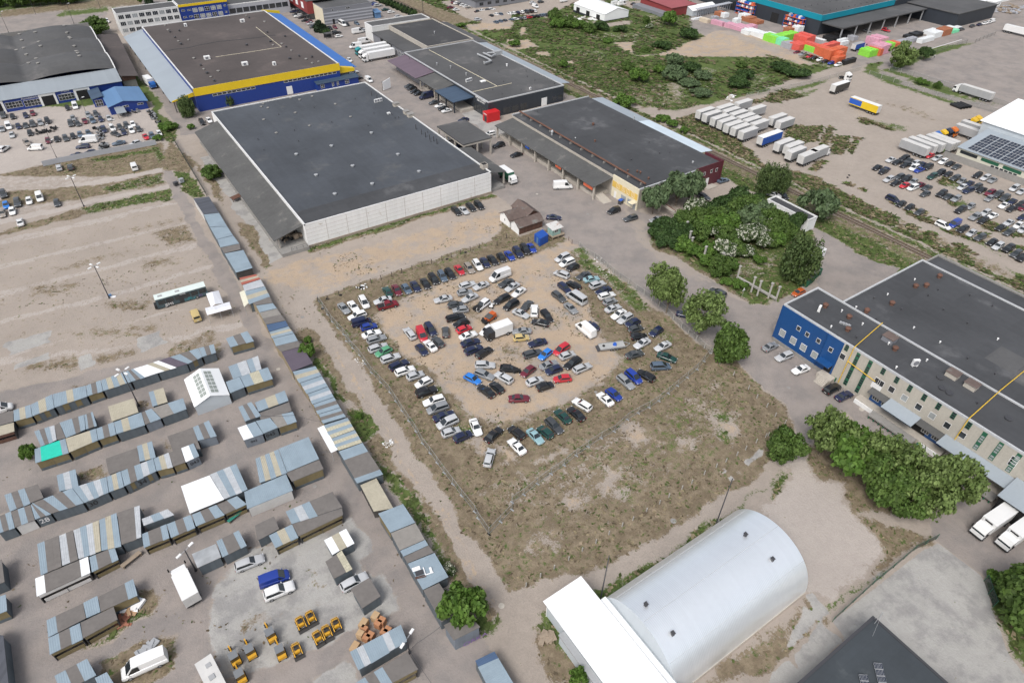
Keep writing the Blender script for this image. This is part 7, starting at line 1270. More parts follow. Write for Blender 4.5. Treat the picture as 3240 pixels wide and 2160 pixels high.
LM = {'loose': leafmat('robinia_leaves',(.12,.175,.05),(.17,.23,.075)),'broad': leafmat('broad_leaves',(.068,.120,.026),(.105,.165,.04)),'dark': leafmat('dark_leaves',(.036,.072,.020),(.060,.105,.030)),'birch': leafmat('birch_leaves',(.07,.108,.038),(.105,.15,.05)),'willow': leafmat('grey_green_leaves',(.085,.13,.06),(.125,.175,.085)),'fir': leafmat('conifer_needles',(.018,.036,.016),(.030,.052,.022)),'bloom': leafmat('hawthorn_leaves_and_blossom',(.055,.095,.03),(.085,.13,.04),(.62,.62,.52),.50),'bright': leafmat('fresh_green_leaves',(.075,.145,.025),(.115,.195,.038))}
m_bark = mat('grey_brown_bark',(.16,.13,.10),.95,n1=(4,.2),n2=(1,.15)); m_birchbark = mat('pale_bark',(.42,.40,.36),.9,n1=(4,.2),n2=None)
def crown_mesh(kind, seed):
 """unit crown: radius 1,from z 0 to 1 (scaled by crown width and height); leaves as small tilted quads in uneven clumps"""
 r = np.random.default_rng(seed); C = []
 nC = {'loose': 46,'broad': 40,'dark': 30,'birch': 60,'willow': 26,'fir': 60,'bloom': 26,'bright': 26}[kind]
 while len(C) < nC:
  p = r.normal(size=3); p /= np.linalg.norm(p); rad = r.uniform(.45,.86)
  if kind in ('dark','willow','bloom','bright'): p[2] = abs(p[2])*1.0-.1; q = np.array((p[0]*rad, p[1]*rad, .42+.46*p[2]*rad*1.15))
  elif kind == 'fir': z = r.random()**1.3; a = r.uniform(0,6.28); rr = (1-z)*.85*r.uniform(.55,1); q = np.array((rr*math.cos(a),rr*math.sin(a),.06+.9*z))
  else: q = np.array((p[0]*rad, p[1]*rad, .5+.5*p[2]*rad))
  C.append((q, r.uniform(.15,.30) if kind in ('loose','birch') else r.uniform(.2,.36)))
 nL = {'loose': 3600,'broad': 5600,'dark': 4200,'birch': 5600,'willow': 3200,'fir': 4200,'bloom': 3000,'bright': 3000}[kind]; sz = {'loose': .048,'broad': .055,'dark': .066,'birch': .046,'willow': .07,'fir': .06,'bloom': .08,'bright': .078}[kind]
 w = np.array([c[1]**2 for c in C]); w /= w.sum(); idx = r.choice(len(C),nL, p=w); cen = np.array([C[i][0] for i in idx]); cr = np.array([C[i][1] for i in idx])
 d = r.normal(size=(nL, 3)); d /= np.linalg.norm(d, axis=1)[:, None]; rad = cr*r.uniform(.25,1,nL)**.5; pos = cen+d*rad[:, None]*np.array((1,1,.62 if kind != 'birch' else .95))
 if kind == 'birch': pos[:, 2] -= np.abs(r.normal(size=nL))*.05*(1+2*np.hypot(pos[:, 0],pos[:, 1]))
 pos[:, 2] = np.maximum(pos[:, 2],.0+.03*r.random(nL)); nrm = d*.7+r.normal(size=(nL, 3))*.45+np.array((0,0,.55)); nrm /= np.linalg.norm(nrm, axis=1)[:, None]
 a = np.cross(nrm, r.normal(size=(nL, 3))); a /= np.linalg.norm(a, axis=1)[:, None]; b = np.cross(nrm, a); s = sz*r.uniform(.6,1.35,nL)[:, None]
 V = np.stack([pos-a*s-b*s*.55,pos+a*s-b*s*.55,pos+a*s*.7+b*s*.6,pos-a*s*.7+b*s*.6],1).reshape(-1,3)
 me = bpy.data.meshes.new('crown'); me.vertices.add(len(V)); me.vertices.foreach_set('co',V.astype(np.float32).ravel()); me.loops.add(len(V)); me.loops.foreach_set('vertex_index',np.arange(len(V),dtype=np.int32)); me.polygons.add(nL); me.polygons.foreach_set('loop_start',np.arange(0,4*nL, 4,dtype=np.int32)); me.update(calc_edges=True); me.materials.append(LM[kind]); return me, C
CM = {k: [crown_mesh(k, 40+i*7+j) for j in range(3 if k in ('loose','broad','dark','bright') else 2)] for i, k in enumerate(LM)}
def plant(kind, base, H, R, label, name='tree',cat='tree',grp=None, clear=.3,var=None, bark=None):
 """clear = share of the height below the crown"""
 p = np.array(base, float); var = int(rng.integers(len(CM[kind]))) if var is None else var % len(CM[kind]); me, C = CM[kind][var]; a = rng.uniform(0,6.28)
 t = thing(name, label, cat, p, a, grp); z0 = H*clear; ch = H-z0
 o = bpy.data.objects.new('crown',me); COL.objects.link(o); o.parent = t; o.location = (0,0,z0*.92); o.scale = (R, R*rng.uniform(.88,1.1),ch*1.06)
 b = MB(); r0 = max(.07,H*.019); top = np.array((0,0,z0+ch*.45)); b.tube((0,0,-.1),(r0*.5,0,z0),r0,r0*.72,8); b.tube((r0*.5,0,z0),top, r0*.72,r0*.35,7)
 for q, cr in C[:(13 if H > 6 else 6)]:
  e = np.array((q[0]*R, q[1]*R, z0*.92+q[2]*ch*1.06)); s = np.array((r0*.4,0,z0*(.85+.5*rng.random()))); m_ = (s+e)/2+np.array((0,0,-.06*ch)); b.tube(s, m_, r0*.42,r0*.26,6); b.tube(m_, e, r0*.26,r0*.08,5)
 child(t, 'trunk',b, [bark or m_bark],50); return t
FT = 'trees along the east fence'
plant('loose',P('21',1350,1240),12.2,4.5,'tall airy tree with a leaning stem on the east fence, left of its close twin',grp=FT, clear=.25)
plant('loose',P('21',1415,1305),11.8,4.4,'tall airy tree growing right beside its twin at the east fence',grp=FT, clear=.22,var=1)
plant('loose',P('21',1720,1500),11.2,6.0,'broad airy green tree hanging over a parked dark car by the road',grp=FT, clear=.3,var=2)
plant('broad',P('22',1955,175),9.2,4.7,'dense round dark green tree at the lot corner beside the road',grp=FT, clear=.06)
plant('broad',P('32',120,1060),6.6,3.9,'round bushy tree at the end of the dirt track by the dry lot corner',clear=.05)
IT = 'trees on the island before the right warehouse'
plant('loose',P('32',470,1040),11.8,5.6,'tallest airy tree at the tip of the road island',grp=IT, clear=.22,var=0)
plant('bright',P('32',690,1160),10.5,6.0,'dense light green tree second on the road island',grp=IT, clear=.1,var=0)
for i, (x, y, H, R, k, l) in enumerate(((945,1265,11.5,5.0,'loose','airy tree in the gap of the road island'),(1000,1440,10,4.9,'broad','dense low tree at the gravel side of the big island clump'),(1230,1370,12,5.6,'loose','tree in the middle of the big island clump'),(1370,1560,11.5,5.6,'loose','tree at the bottom edge of the big island clump above the concrete yard'),(1540,1480,11.5,5.6,'loose','tree at the road side end of the big island clump'),(1130,1560,9,4.6,'broad','low dense tree at the left foot of the big island clump'))):
 plant(k, P('32',x, y),H, R, l, grp=IT, clear=.16,var=i)
plant('broad',P('33',2380,1000),11,7,'big green tree cut by the right edge below the white lorries',clear=.1); plant('broad',P('33',2240,800),7,3.6,'smaller tree behind the dark fence at the right edge',clear=.1); plant('bright',P('33',2060,640),3,1.6,'small green bush at the top of the dark fence by the concrete yard','shrub','shrub',clear=.02)
plant('bright',P('13',1905,985),8.2,3.7,'bright green tree beside the end of the long shed line',clear=.12,var=1); plant('bright',P('13',2030,900),5.2,2.2,'smaller bright tree leaning over the dirt road by the shed line',clear=.1)
plant('bright',P('12',482,150),4.4,2.1,'bright round bush against the back of the purple roofed shed','shrub','shrub',clear=.04); plant('bright',P('02',300,1075),4,1.6,'bright green bush at the end of the green roofed shed','shrub','shrub',clear=.03)
plant('bright',P('23',600,1560),3.6,1.6,'light green bush beside the white hangar front','shrub','shrub',clear=.03); plant('bloom',P('13',1770,560),2.2,1.2,'white flowering bush behind the shed with the opened roof','shrub','shrub',clear=.02); plant('bright',P('12',950,705),1.5,.9,'small bright weed bush beside the dirt road','shrub','shrub',clear=.01)
plant('broad',P('01',1960,70),4.4,3.4,'dense green bush by the slate canopy of the white warehouse','shrub','shrub',clear=.02); plant('bright',P('11',480,1575),1.6,1.1,'low bright bush behind the pale grey sheds','shrub','shrub',clear=.01)
for x, y, H, R, k, l in ((1290,395,9.5,4.6,'willow','tree beside the cream office end of the dark hall'),(1500,325,11.5,5.4,'willow','tall feathery tree between the dark hall and the thicket'),(1620,300,11,4.4,'willow','feathery tree nearest the burgundy hall end')): plant(k, P('21',x, y),H, R, l, clear=.16)
plant('birch',P('21',2292,225),10.5,3.6,'slim birch left of the low white shed',clear=.2,bark=m_birchbark); plant('birch',P('31',70,215),9.5,3.4,'birch over two parked cars behind the low white shed',clear=.2,bark=m_birchbark); plant('willow',P('31',430,430),9.5,6.0,'big rounded tree between the low shed and the railway',clear=.05)
plant('birch',P('31',255,1000),13,5.4,'large drooping birch beside the green skips',clear=.1,bark=m_birchbark); plant('dark',P('21',2265,265),2.2,2.2,'dark bush at the foot of the slim birch','shrub','shrub',clear=.0)
TK = 'shrubs of the thicket'
tk = [(1330,600,4.2,4.2,'dark'),(1420,560,4.6,4.4,'dark'),(1500,640,4,3.8,'dark'),(1420,690,3.4,3.6,'dark'),(1560,520,4.4,3.6,'broad'),(1600,610,4.4,3.6,'dark'),(1560,720,3.6,3.6,'bright'),(1660,780,3.4,2.8,'bright'),(1700,620,4.6,4,'broad'),(1700,500,5,4,'broad'),(1780,430,5.4,4.2,'dark'),(1800,560,5,4.2,'bright'),(1860,480,5.4,4.2,'broad'),(1930,400,5.6,4.2,'dark'),(1960,540,5.6,4.6,'bright'),(2060,330,6.6,4.2,'dark'),(2060,450,6,4.6,'broad'),(2150,390,6,4.6,'broad'),(2180,500,6.6,5.2,'willow'),(2270,420,5.4,4.4,'willow'),(2300,530,5.6,4.6,'broad'),(2390,500,4.8,3.8,'broad'),(2420,600,5,4,'broad'),(2590,550,6.2,3.0,'dark'),(2500,620,4.6,3.6,'broad'),(2430,680,3.6,3.4,'bright'),(2330,690,3.6,3.2,'broad'),(2040,760,3.8,3.6,'broad'),(1830,760,3.6,3.4,'bright'),(1900,940,4.8,3.8,'broad'),(1790,860,3,2.8,'bright'),(2000,900,3,2.6,'bright'),(2270,850,2.4,2.2,'bright'),(2080,1080,2.4,2.3,'bright'),(1960,1040,1.8,1.8,'bright'),(2180,770,2,2.2,'broad'),(1950,640,4.4,3.8,'broad')]
bl = [(1660,415,6.4,3.4),(1720,470,4.4,2.6),(1860,620,3.8,2.4),(1935,790,5.0,3.6),(2140,650,5.6,3.8),(2230,640,5.6,3.6),(2300,720,4.6,2.6),(2130,780,3.2,2.8),(2330,560,5,2.4)]
KW = {'dark': 'dark green shrub','broad': 'mid green shrub','bright': 'fresh green shrub','willow': 'grey-green shrub'}
cnt = {}
for x, y, H, R, k in sorted(tk):
 cnt[k] = cnt.get(k, -1)+1; plant(k, P('21',x, y),H, R, f'{KW[k]}, {ordinal(cnt[k])} of its colour from the left in the thicket','shrub','shrub',TK, clear=.0)
for i, (x, y, H, R) in enumerate(sorted(bl)): plant('bloom',P('21',x, y),H, R, f'white blossoming hawthorn, {ordinal(i)} from the left in the thicket','hawthorn_shrub','shrub',TK, clear=.02)
for i, (t, x, y, H, R, k, nm, l) in enumerate((('00',900,320,8,6.5,'broad','tree','broad green tree behind the domed hall by the road'),('00',1430,215,13,5.0,'fir','conifer_tree','tall dark conifer in front of the white office'),('00',1500,225,8,4.2,'fir','conifer_tree','low spreading conifer beside the tall one'),('00',1625,190,10,5.2,'fir','conifer_tree','rounded dark conifer next to the blue office'),('00',1350,48,9,5.5,'bright','tree','light green tree behind the white office roof'),('00',1735,1075,8,3.3,'birch','tree','thin tree at the corner of the blue store'),('00',2118,970,4.2,2.1,'birch','tree','small round tree before the blue store wall'),('00',1540,1195,3,3.4,'bright','shrub','bright shrubs beside the bend of the dirt lane'),('00',1600,1180,2,2.2,'bright','shrub','low bright shrub at the lane edge by the workshop yard'),('00',1765,1185,1.8,1.6,'bright','shrub','low shrub at the corner of the slate canopy'),('00',1455,1290,2,2,'bright','shrub','shrub behind the end of the grey sheet fence'),
 ('10',590,285,4.6,5.2,'fir','shrub','dark evergreen bush beside the striped building'),('10',655,330,3.4,2.4,'dark','shrub','dark bush above the small bin shelter'),('10',1885,250,2,3,'bright','shrub','green bush by the sandy bank'),('20',30,425,3,4,'bright','shrub','bright bush at the meadow edge by the railway'),('20',470,620,3.4,2.6,'bright','shrub','small bright bush beside the railway'),('20',1020,985,5,5,'bright','shrub','bright bush at the bend of the sandy track'),('20',1050,660,4.4,3.6,'broad','shrub','green bush in the middle of the meadow, left of the grey-green pair'),('20',1165,740,5.2,5.4,'bright','shrub','large round bright bush in the middle of the meadow'),('20',1355,670,3.6,3.2,'bright','shrub','yellowish bush between the two large meadow bushes'),('20',1480,745,7,5.8,'willow','shrub','largest grey-green bush in the middle of the meadow'),('20',1480,600,5.5,5,'willow','shrub','bush behind the largest grey-green meadow bush'),('20',1640,670,5,5,'dark','shrub','dark bush right of the largest meadow bush'),('20',390,190,6,4.4,'broad','shrub','bush by the sandy bank left of the white hall'),('20',415,265,6,4.6,'bright','shrub','bright bush below the white hall'),('20',520,260,6,5,'broad','shrub','green bush in the row below the white hall'),('20',610,275,5.4,5,'bright','shrub','bright middle bush in the row below the white hall'),('20',700,310,4.6,4.4,'broad','shrub','low bush at the end of the row below the white hall'),('20',815,285,5.2,4.6,'dark','shrub','dark bush in front of the white hall corner'),('20',1000,300,3.6,4.4,'dark','shrub','low dark bush right of the white hall'),('20',1435,240,8,5,'bright','tree','light green tree near the pallet yard'),('20',1230,222,4,2.4,'broad','shrub','small bush on the grassy slope'),('20',1265,270,3,2.4,'bloom','shrub','white flowering bush on the meadow'),('20',1620,355,5,6,'dark','shrub','dark bush above the bare sand'),('20',1385,455,4,5.4,'dark','shrub','dark bush beside the bare sand'),('20',870,395,2.6,3.4,'bright','shrub','bright bush on the rough meadow'),('20',1225,485,2.4,3.2,'broad','shrub','low bush by the pale stones'),('20',2130,720,4,5,'dark','shrub','dark bush at the right of the meadow'),('20',2060,800,4.4,5.4,'dark','shrub','dark rounded bush low on the right meadow'),('20',2100,620,2.6,3,'broad','shrub','small bush at the far right meadow'),('20',1740,730,4,5,'willow','shrub','grey-green mound of scrub in the meadow'),('20',1620,790,3,5,'willow','shrub','low grey-green scrub mound in the lower meadow'),('20',1730,880,3,5,'willow','shrub','lowest grey-green scrub mound by the dirt track'),('20',1380,1115,2.6,3,'bright','shrub','bush behind the pale hall canopy'),('20',1460,1160,2.6,3,'bright','shrub','bush beside the railway behind the pale canopy'),('20',1580,1215,2,2,'bright','shrub','small bush at the track end by the railway'),
 ('30',1190,635,12,7.5,'loose','tree','large light green tree at the far road junction'),('30',1425,555,6.5,4.2,'dark','conifer_tree','leaning dark conifer by the empty asphalt lot'),('30',1280,590,4,3,'broad','shrub','bush between the large tree and the leaning conifer'),('30',1392,775,3,2.6,'bright','shrub','bush at the fence of the empty asphalt lot'),('30',1455,788,2,1.5,'bright','shrub','tiny bush at the fence of the empty asphalt lot'),('30',1550,815,3,2,'broad','shrub','narrow bush at the fence of the empty asphalt lot'),('30',110,650,3.6,6,'dark','shrub','wide dark scrub at the meadow end'),('30',260,700,3.4,7,'dark','shrub','wide scrub mound at the meadow end by the track'),('30',2060,1190,2.2,2.4,'bright','shrub','bush beside the paired grey trailers'),('30',1560,1390,2.2,2.4,'bright','shrub','bush by the concrete wall near the trailers'))):
 plant(k, P(t, x, y),H, R, l, nm, 'tree' if nm != 'shrub' else 'shrub','scattered trees and shrubs',clear=.0 if nm == 'shrub' else .08)
for i, x in enumerate(range(-120,700,62)):
 plant('broad' if i % 3 else 'bright',P('00',x, 55-x*.05+(i*29 % 17)),9+(i*37 % 30)/10,6.5,f'tree along the far road at the top left, {ordinal(i)} from the left',grp='trees along the far road',clear=.1)
h = thing('hedge','long dark clipped conifer hedge beside the striped building car park','hedge',P('10',1300,90)); b = MB()
hp = [P('10',1130,10),P('10',1240,60),P('10',1340,100),P('10',1450,150)]
me, C = CM['fir'][0]
for i in range(22):
 f = i/21*2.999; k = int(f); p = hp[k]*(1-f+k)+hp[k+1]*(f-k)+np.array((0,0,0)); o = bpy.data.objects.new('hedge_plant',CM['dark'][i % 3][0] if i % 2 else me); COL.objects.link(o); o.parent = h; o.location = [float(q) for q in (p-np.array(h.location))]; o.scale = (2.2,2.2,3.6); o.rotation_euler = (0,0,i*1.3)
for o in CM['dark']: pass
def tufts(name, mask, n, size, mats_, seed, box=None, thr=.5,h=(.5,1.0),clump=.0):
 r = np.random.default_rng(seed); ok = mask > thr
 if box: ok &= (PX > box[0]) & (PX < box[1]) & (PY > box[2]) & (PY < box[3])
 ok &= vnoise(PX, PY, .12,seed)+.6*vnoise(PX, PY, .5,seed+1) > clump
 ids = np.nonzero(ok)[0]; cell = np.gradient(gx)[:, None]*np.gradient(gy)[None, :]; wv = cell.ravel()[ids]; ids = r.choice(ids, n, p=wv/wv.sum()); sp = np.sqrt(cell.ravel()[ids])
 c = np.stack([PX[ids]+(r.random(n)-.5)*sp, PY[ids]+(r.random(n)-.5)*sp, ZG[ids]],1); V = [];
 for k in range(3):
  a = r.uniform(0,6.28,n); s = size*r.uniform(.45,1.3,n); lean = r.normal(size=(n, 2))*1.1*s[:, None]; dx = np.stack([np.cos(a),np.sin(a)],1)*s[:, None]; hh = s*r.uniform(*h, n)
  V += [np.concatenate([c[:, :2]-dx, c[:, 2:]+.01],1),np.concatenate([c[:, :2]+dx, c[:, 2:]+.01],1),np.concatenate([c[:, :2]+lean+dx*.6,c[:, 2:]+hh[:, None]],1),np.concatenate([c[:, :2]+lean-dx*.6,c[:, 2:]+hh[:, None]*.85],1)]
 V = np.stack(V, 1).reshape(-1,3); nq = 3*n; me = bpy.data.meshes.new(name); me.vertices.add(len(V)); me.vertices.foreach_set('co',V.astype(np.float32).ravel()); me.loops.add(len(V)); me.loops.foreach_set('vertex_index',np.arange(len(V),dtype=np.int32)); me.polygons.add(nq); me.polygons.foreach_set('loop_start',np.arange(0,4*nq, 4,dtype=np.int32)); me.update(calc_edges=True)
 for m in mats_: me.materials.append(m)
 me.polygons.foreach_set('material_index',np.repeat(r.integers(0,len(mats_),n),3).astype(np.int32)); o = bpy.data.objects.new(name, me); COL.objects.link(o); tag(o, kind='stuff'); return o
m_w1 = leafmat('weed_leaves',(.075,.10,.03),(.11,.135,.045)); m_w2 = leafmat('dry_grass_blades',(.20,.16,.10),(.29,.24,.15)); m_w3 = leafmat('brown_weeds',(.15,.118,.078),(.20,.155,.10)); m_w4 = leafmat('tall_grass',(.06,.10,.025),(.095,.14,.035))
near = (-60,215,-10,275)
tufts('dry_grass',MASK['dry'],9000,.22,[m_w2,m_w3,m_w3,m_w2,m_w1],11,near, .5,(.15,.4),.6)
tufts('grass',MASK['green'],14000,.34,[m_w4,m_w1,m_w1,m_w2],12,near, .55,(.2,.55))
tufts('sand_weeds',MASK['sand'],900,.15,[m_w3,m_w1,m_w3],13,(40,105,60,160),.6,(.3,.7),.95)
tufts('meadow_grass',MASK['green'],12000,.75,[m_w4,m_w4,m_w1,m_w3],14,(188,350,175,420),.5,(.2,.5),.6)
tufts('bank_scrub',MASK['green'],9000,.6,[m_w4,m_w1,m_w3,m_w2],15,(192,262,30,175),.45,(.2,.6),.6)
tufts('lane_weeds',np.maximum(MASK['asphalt'],MASK['concrete']),500,.15,[m_w3,m_w1,m_w3],16,(-50,42,20,120),.6,(.3,.7),1.0)
tufts('yard_weeds',MASK['path'],500,.17,[m_w3,m_w1,m_w2],17,(-60,110,40,180),.6,(.3,.7),.95)
# ================================================================ FENCES, MASTS, RAILS, STACKS, MACHINES
def fmesh(nm, col, a):
 m, n, b = newmat(nm); b.inputs['Base Color'].default_value = (*col, 1); b.inputs['Alpha'].default_value = a; b.inputs['Roughness'].default_value = .6; return m
m_mesh = fmesh('wire_mesh',(.16,.19,.17),.20); m_meshd = fmesh('dense_dark_mesh',(.02,.04,.035),.6); m_cpost = mat('concrete_post',(.36,.345,.32),.9,n1=(3,.12),n2=None); m_wpost = mat('dark_timber_post',(.11,.09,.075),.9,n1=(3,.15),n2=None)
def along(pl, step):
 """evenly spaced points on a polyline"""
 out = []; pl = [np.array(p, float) for p in pl]; acc = 0.
 for a, b in zip(pl, pl[1:]):
  L = np.linalg.norm(b-a); n = max(1,int(round(L/step)))
  for i in range(n): out.append(a+(b-a)*i/n)
 return out+[pl[-1]]
def gpts(s):
 out = []
 for run in s.split('/'):
  t, *r = run.replace(',',' ').split(); r = [float(q) for q in r]
  out += [P(t, x, y) for x, y in zip(r[::2],r[1::2])] if t != 'w' else [np.array((x, y, 0)) for x, y in zip(r[::2],r[1::2])]
 return out
def fence(name, label, poly, step, h, postm, postw=.1,infill=m_mesh, rails=2,railm=None, feet=False, exact=False, base=.0,posth=None):
 ps = poly if exact else along(poly, step); t = thing(name, label, 'fence',ps[0])
 for p in ps:
  b = MB(); hh = (posth or h)*(.96+.08*rng.random()); b.obox(p[:2],postw/2,postw/2,0,hh, rng.random()*.3)
  if feet: b.obox(p[:2],.12,.38,0,.14,.3)
  b.build('post',postm, t)
 if rails:
  b = MB()
  for k in range(rails):
   z = h-.05-(h-.3)*k/max(rails-1,1)
   for a, c in zip(ps, ps[1:]): b.beam((*a[:2],z),(*c[:2],z),.035 if infill is not None else .02)
  b.build('rail',railm or m_steel, t)
 if infill is not None:
  b = MB()
  for a, c in zip(ps, ps[1:]): b.poly([(*a[:2],.12),(*c[:2],.12),(*c[:2],h-.06),(*a[:2],h-.06)])
  b.build('mesh_panel',infill, t)
 return t
wpl = gpts('11 575 1200,700 1390,860 1568 / 12 830 0,950 130,1060 290,1230 470,1340 640,1470 830,1530 940,1600 1030,1730 1210,1890 1420,2010 1568 / 13 2040 60,2140 205')
fence('wire_fence','temporary wire panel fence along the west side of the car lot',wpl, 3.4,2.1,m_steel, .06,feet=True)
fence('wire_fence','temporary wire panel fence between the parked cars and the dry field',gpts('13 2140 205,2352 -20 / 22 0 1480,110 1410,235 1310,360 1220,480 1140,590 1050,700 970,820 890,940 830,1060 720,1160 660,1260 610,1350 550,1520 410,1700 260,1825 110'),3.6,2.0,m_steel, .06,feet=True)
fence('post_fence','row of dark timber posts with slack wires on the north side of the lot',gpts('11 570 1205,665 1190,765 1150,960 1075,1057 1035,1150 1003,1247 972,1340 942,1435 910,1527 882,1614 855,1708 825,1794 795,1880 768,1968 740,2052 712,2215 690,2300 620 / 21 150 650'),5,1.5,m_wpost, .16,None, 2,m_dsteel, exact=True)
fence('post_fence','concrete post and mesh fence beside the road on the east side of the lot',gpts('21 618 700,680 762,755 800,812 840,870 890,930 940,985 985,1070 1040,1140 1095,1212 1140,1285 1195,1350 1245,1415 1305,1480 1370,1555 1442,1620 1497,1690 1562 / 22 1765 65,1835 115'),3,1.7,m_cpost, .16,m_mesh, 2,m_cpost, exact=True)
fence('post_fence','leaning concrete posts along the road side of the dry field',gpts('22 1910 205,2035 310,2170 440,2248 522,2340 605 / 32 65 690'),3,1.2,m_cpost, .17,None, 0,exact=True); fence('post_fence','short row of leaning concrete posts by the round bush',gpts('32 155 755,85 815,0 870'),3,1.1,m_cpost, .17,None, 0,exact=True)
fence('post_fence','row of short concrete posts along the dirt track south of the dry field',gpts('22 2330 880,2243 930,2145 995,2065 1048,1965 1108,1875 1158,1765 1222,1650 1305,1560 1358,1440 1432,1355 1492,1235 1562 / 23 1110 75,1012 130,890 205,770 285,645 358,520 440,388 520,262 595,130 680'),3,1.15,m_cpost, .17,None, 0,exact=True)
fence('mesh_fence','dark green mesh fence on the left side of the concrete yard',gpts('33 590 1005,780 830,960 665,1150 510,1340 350,1540 250'),2.6,1.7,m_green, .08,m_meshd, 1,m_green); fence('mesh_fence','dark green mesh fence before the big tree at the right edge',gpts('33 1980 630,2020 750,2065 870'),2.6,2,m_green, .08,m_meshd, 1,m_green)
fence('mesh_fence','post and wire fence round the trailer yard by the meadow track',gpts('30 -200 900,0 862,400 775,850 650'),6,2,m_cpost, .14,m_mesh, 1); fence('mesh_fence','post and wire fence between the trailer yard and the far road',gpts('30 925 690,1150 760,1420 850,1800 960,2200 1070'),6,2,m_cpost, .14,m_mesh, 1); fence('mesh_fence','post and wire fence of the empty asphalt lot',gpts('30 1110 655,1320 700,1600 790,1900 890,2352 1035'),6,2.2,m_cpost, .14,m_mesh, 1); fence('mesh_fence','fence on the grass bank between the far road and the asphalt lot',gpts('30 1240 590,1500 505,1820 400'),5,2,m_wpost, .12,m_mesh, 1); fence('mesh_fence','short fence on the second grass bank by the far road',gpts('30 1900 395,2080 325'),5,2,m_wpost, .12,m_mesh, 1)
t = thing('sheet_fence','long grey sheet metal fence in front of the workshop yard','fence',P('00',980,1420)); ps = along(gpts('00 400 1530,540 1500,900 1430,1200 1375,1440 1330'),4)
for a, c in zip(ps, ps[1:]): b = MB(); b.beam((*a[:2],.95),(*c[:2],.95),.06,1.8); b.build('sheet_panel',m_grey2,t)
fence('mesh_fence','dark mesh fence beside the dirt lane left of the white warehouse',gpts('00 1600 1300,1760 1568 / 01 1900 235'),3,1.8,m_dsteel, .08,m_meshd, 1,m_dsteel)
t = thing('concrete_wall','long grey concrete wall below the solar hall','wall',P('31',2000,10)); ps = along(gpts('30 1590 1410,1720 1330 / 30 1600 1420 / 31 1980 0,2352 130'),4); ps = along([P('30',1600,1440),P('31',2352,140)],4)
for a, c in zip(ps, ps[1:]): b = MB(); b.beam((*a[:2],1.1),(*c[:2],1.1),.16,2.2); b.build('wall_panel',m_concd, t)
fence('post_fence','red painted swing gate at the lot entrance beside the road',gpts('21 520 640,550 672,618 700'),3,1.3,m_rust, .1,None, 2,m_rust, exact=True)
def mast(label, base, top_xy, h, heads, hm, two_arm=False, name='lamp_mast',cat='lamp mast',r=.13):
 p = np.array(base); t = thing(name, label, cat, p); b = MB(); b.tube((0,0,0),(0,0,h),r, r*.6,10); b.tube((0,0,0),(0,0,.5),r*1.8,r*1.6,8); child(t, 'pole',b, [m_dsteel],40)
 for i in range(heads):
  a = i*2*math.pi/max(heads, 1)+.5; d = np.array((math.cos(a),math.sin(a),0)); b = MB(); e = d*1.0+np.array((0,0,h)); b.beam((0,0,h-.1),e, .07); child(t, 'arm',b, [m_steel]); b = MB(); b.obox((e[0]*1.2,e[1]*1.2),.42,.2,h-.05,h+.13,a); child(t, 'lamp_head',b, [m_frame])
 return t
for l, t_, b_, tp in (('tall lamp mast with white heads on the grass strips of the left field','01',(772,330),(680,60)),('tall lamp mast on the gravel field left of the old bus','01',(1005,1172),(856,860)),('tall lamp mast rising between the green-roofed row and the rear garage row','02',(1278,592),(1130,280))):
 mast(l, P(t_, *b_),None, 9.7,4,m_frame)
mast('low lamp post with two white heads at the zinc roofed shed',P('03',1800,535),None, 6.0,2,m_frame); mast('low lamp post with two white heads at the long blue roofed shed',P('13',1412,1290),None, 4.6,2,m_frame)
for l, b_, h in (('bare brown pole standing on the track left of the hangar',('23',808,825),13.5),('bare brown pole at the far corner of the hangar',('23',1862,140),13.8)): mast(l, P(*b_),None, h, 0,m_frame, name='utility_pole',cat='pole',r=.12)
for i, (x, y) in enumerate(((680,220),(330,135),(922,75),(80,300))): mast(f'street lamp by the far road at the top left, {("third","second","fourth","first")[i]} from the left',P('00',x, y),None, 9.6,1,m_frame, name='street_lamp',cat='street lamp',r=.1)
mast('signal mast on the grass bank behind the depot',P('10',1535,110),None, 9.5,1,m_frame, name='signal_mast',cat='mast',r=.16)
for i, (x, y) in enumerate(((470,1300),(1075,1250),(520,1450),(795,1035))):
 mast(f'thin floodlight pole in the workshop yard, {("beside the black hatchbacks","beside the parked steel blue saloon","at the sheet fence","near the white van at the wall")[i]}',P('00',x, y+(10 if i != 2 else 0)),None, 6,1,m_frame, name='street_lamp',cat='street lamp',r=.08)
def cable(label, pts3,r=.03):
 t = MB(); out = []
 for a, c in zip(pts3,pts3[1:]):
  a, c = np.array(a, float),np.array(c, float); n = 10
  for i in range(n+1): f = i/n; out.append(a+(c-a)*f-np.array((0,0,4*f*(1-f)*np.linalg.norm(c-a)*.03)))
 t.path(out, r, 5); tag(t.build('overhead_cable',m_dsteel),label, 'cable')
cable('thin black cable crossing the lane from the olive shed to the long shed line',[P('12',30,680,2.8),P('12',350,675,3.4),P('12',610,740,3.2)]); cable('pale cable from the lamp post to the taller grey shed',[P('13',1405,1270,4),P('13',1480,1200,3.4),P('13',1700,1045,3.4)]); cable('cable running from the lamp post to the bottom edge',[P('13',1410,1270,4),P('13',1620,1580,2.5)]); cable('cable from the ribbed roof corner across the lane to the awning',[P('12',555,1010,2.9),P('12',680,1012,2.8)])
t = thing('railway_track','single rusty railway track along the grass strip','railway',(186.2,100,0)); m_rail = mat('rusty_rail',(.13,.085,.06),.6,.3,n1=(3,.1),n2=None); m_sleep = mat('weathered_sleeper',(.17,.145,.12),.95,n1=(3,.15),n2=(.3,.1))
rx = lambda y: 186.2+max(0,(y-60))*-.006
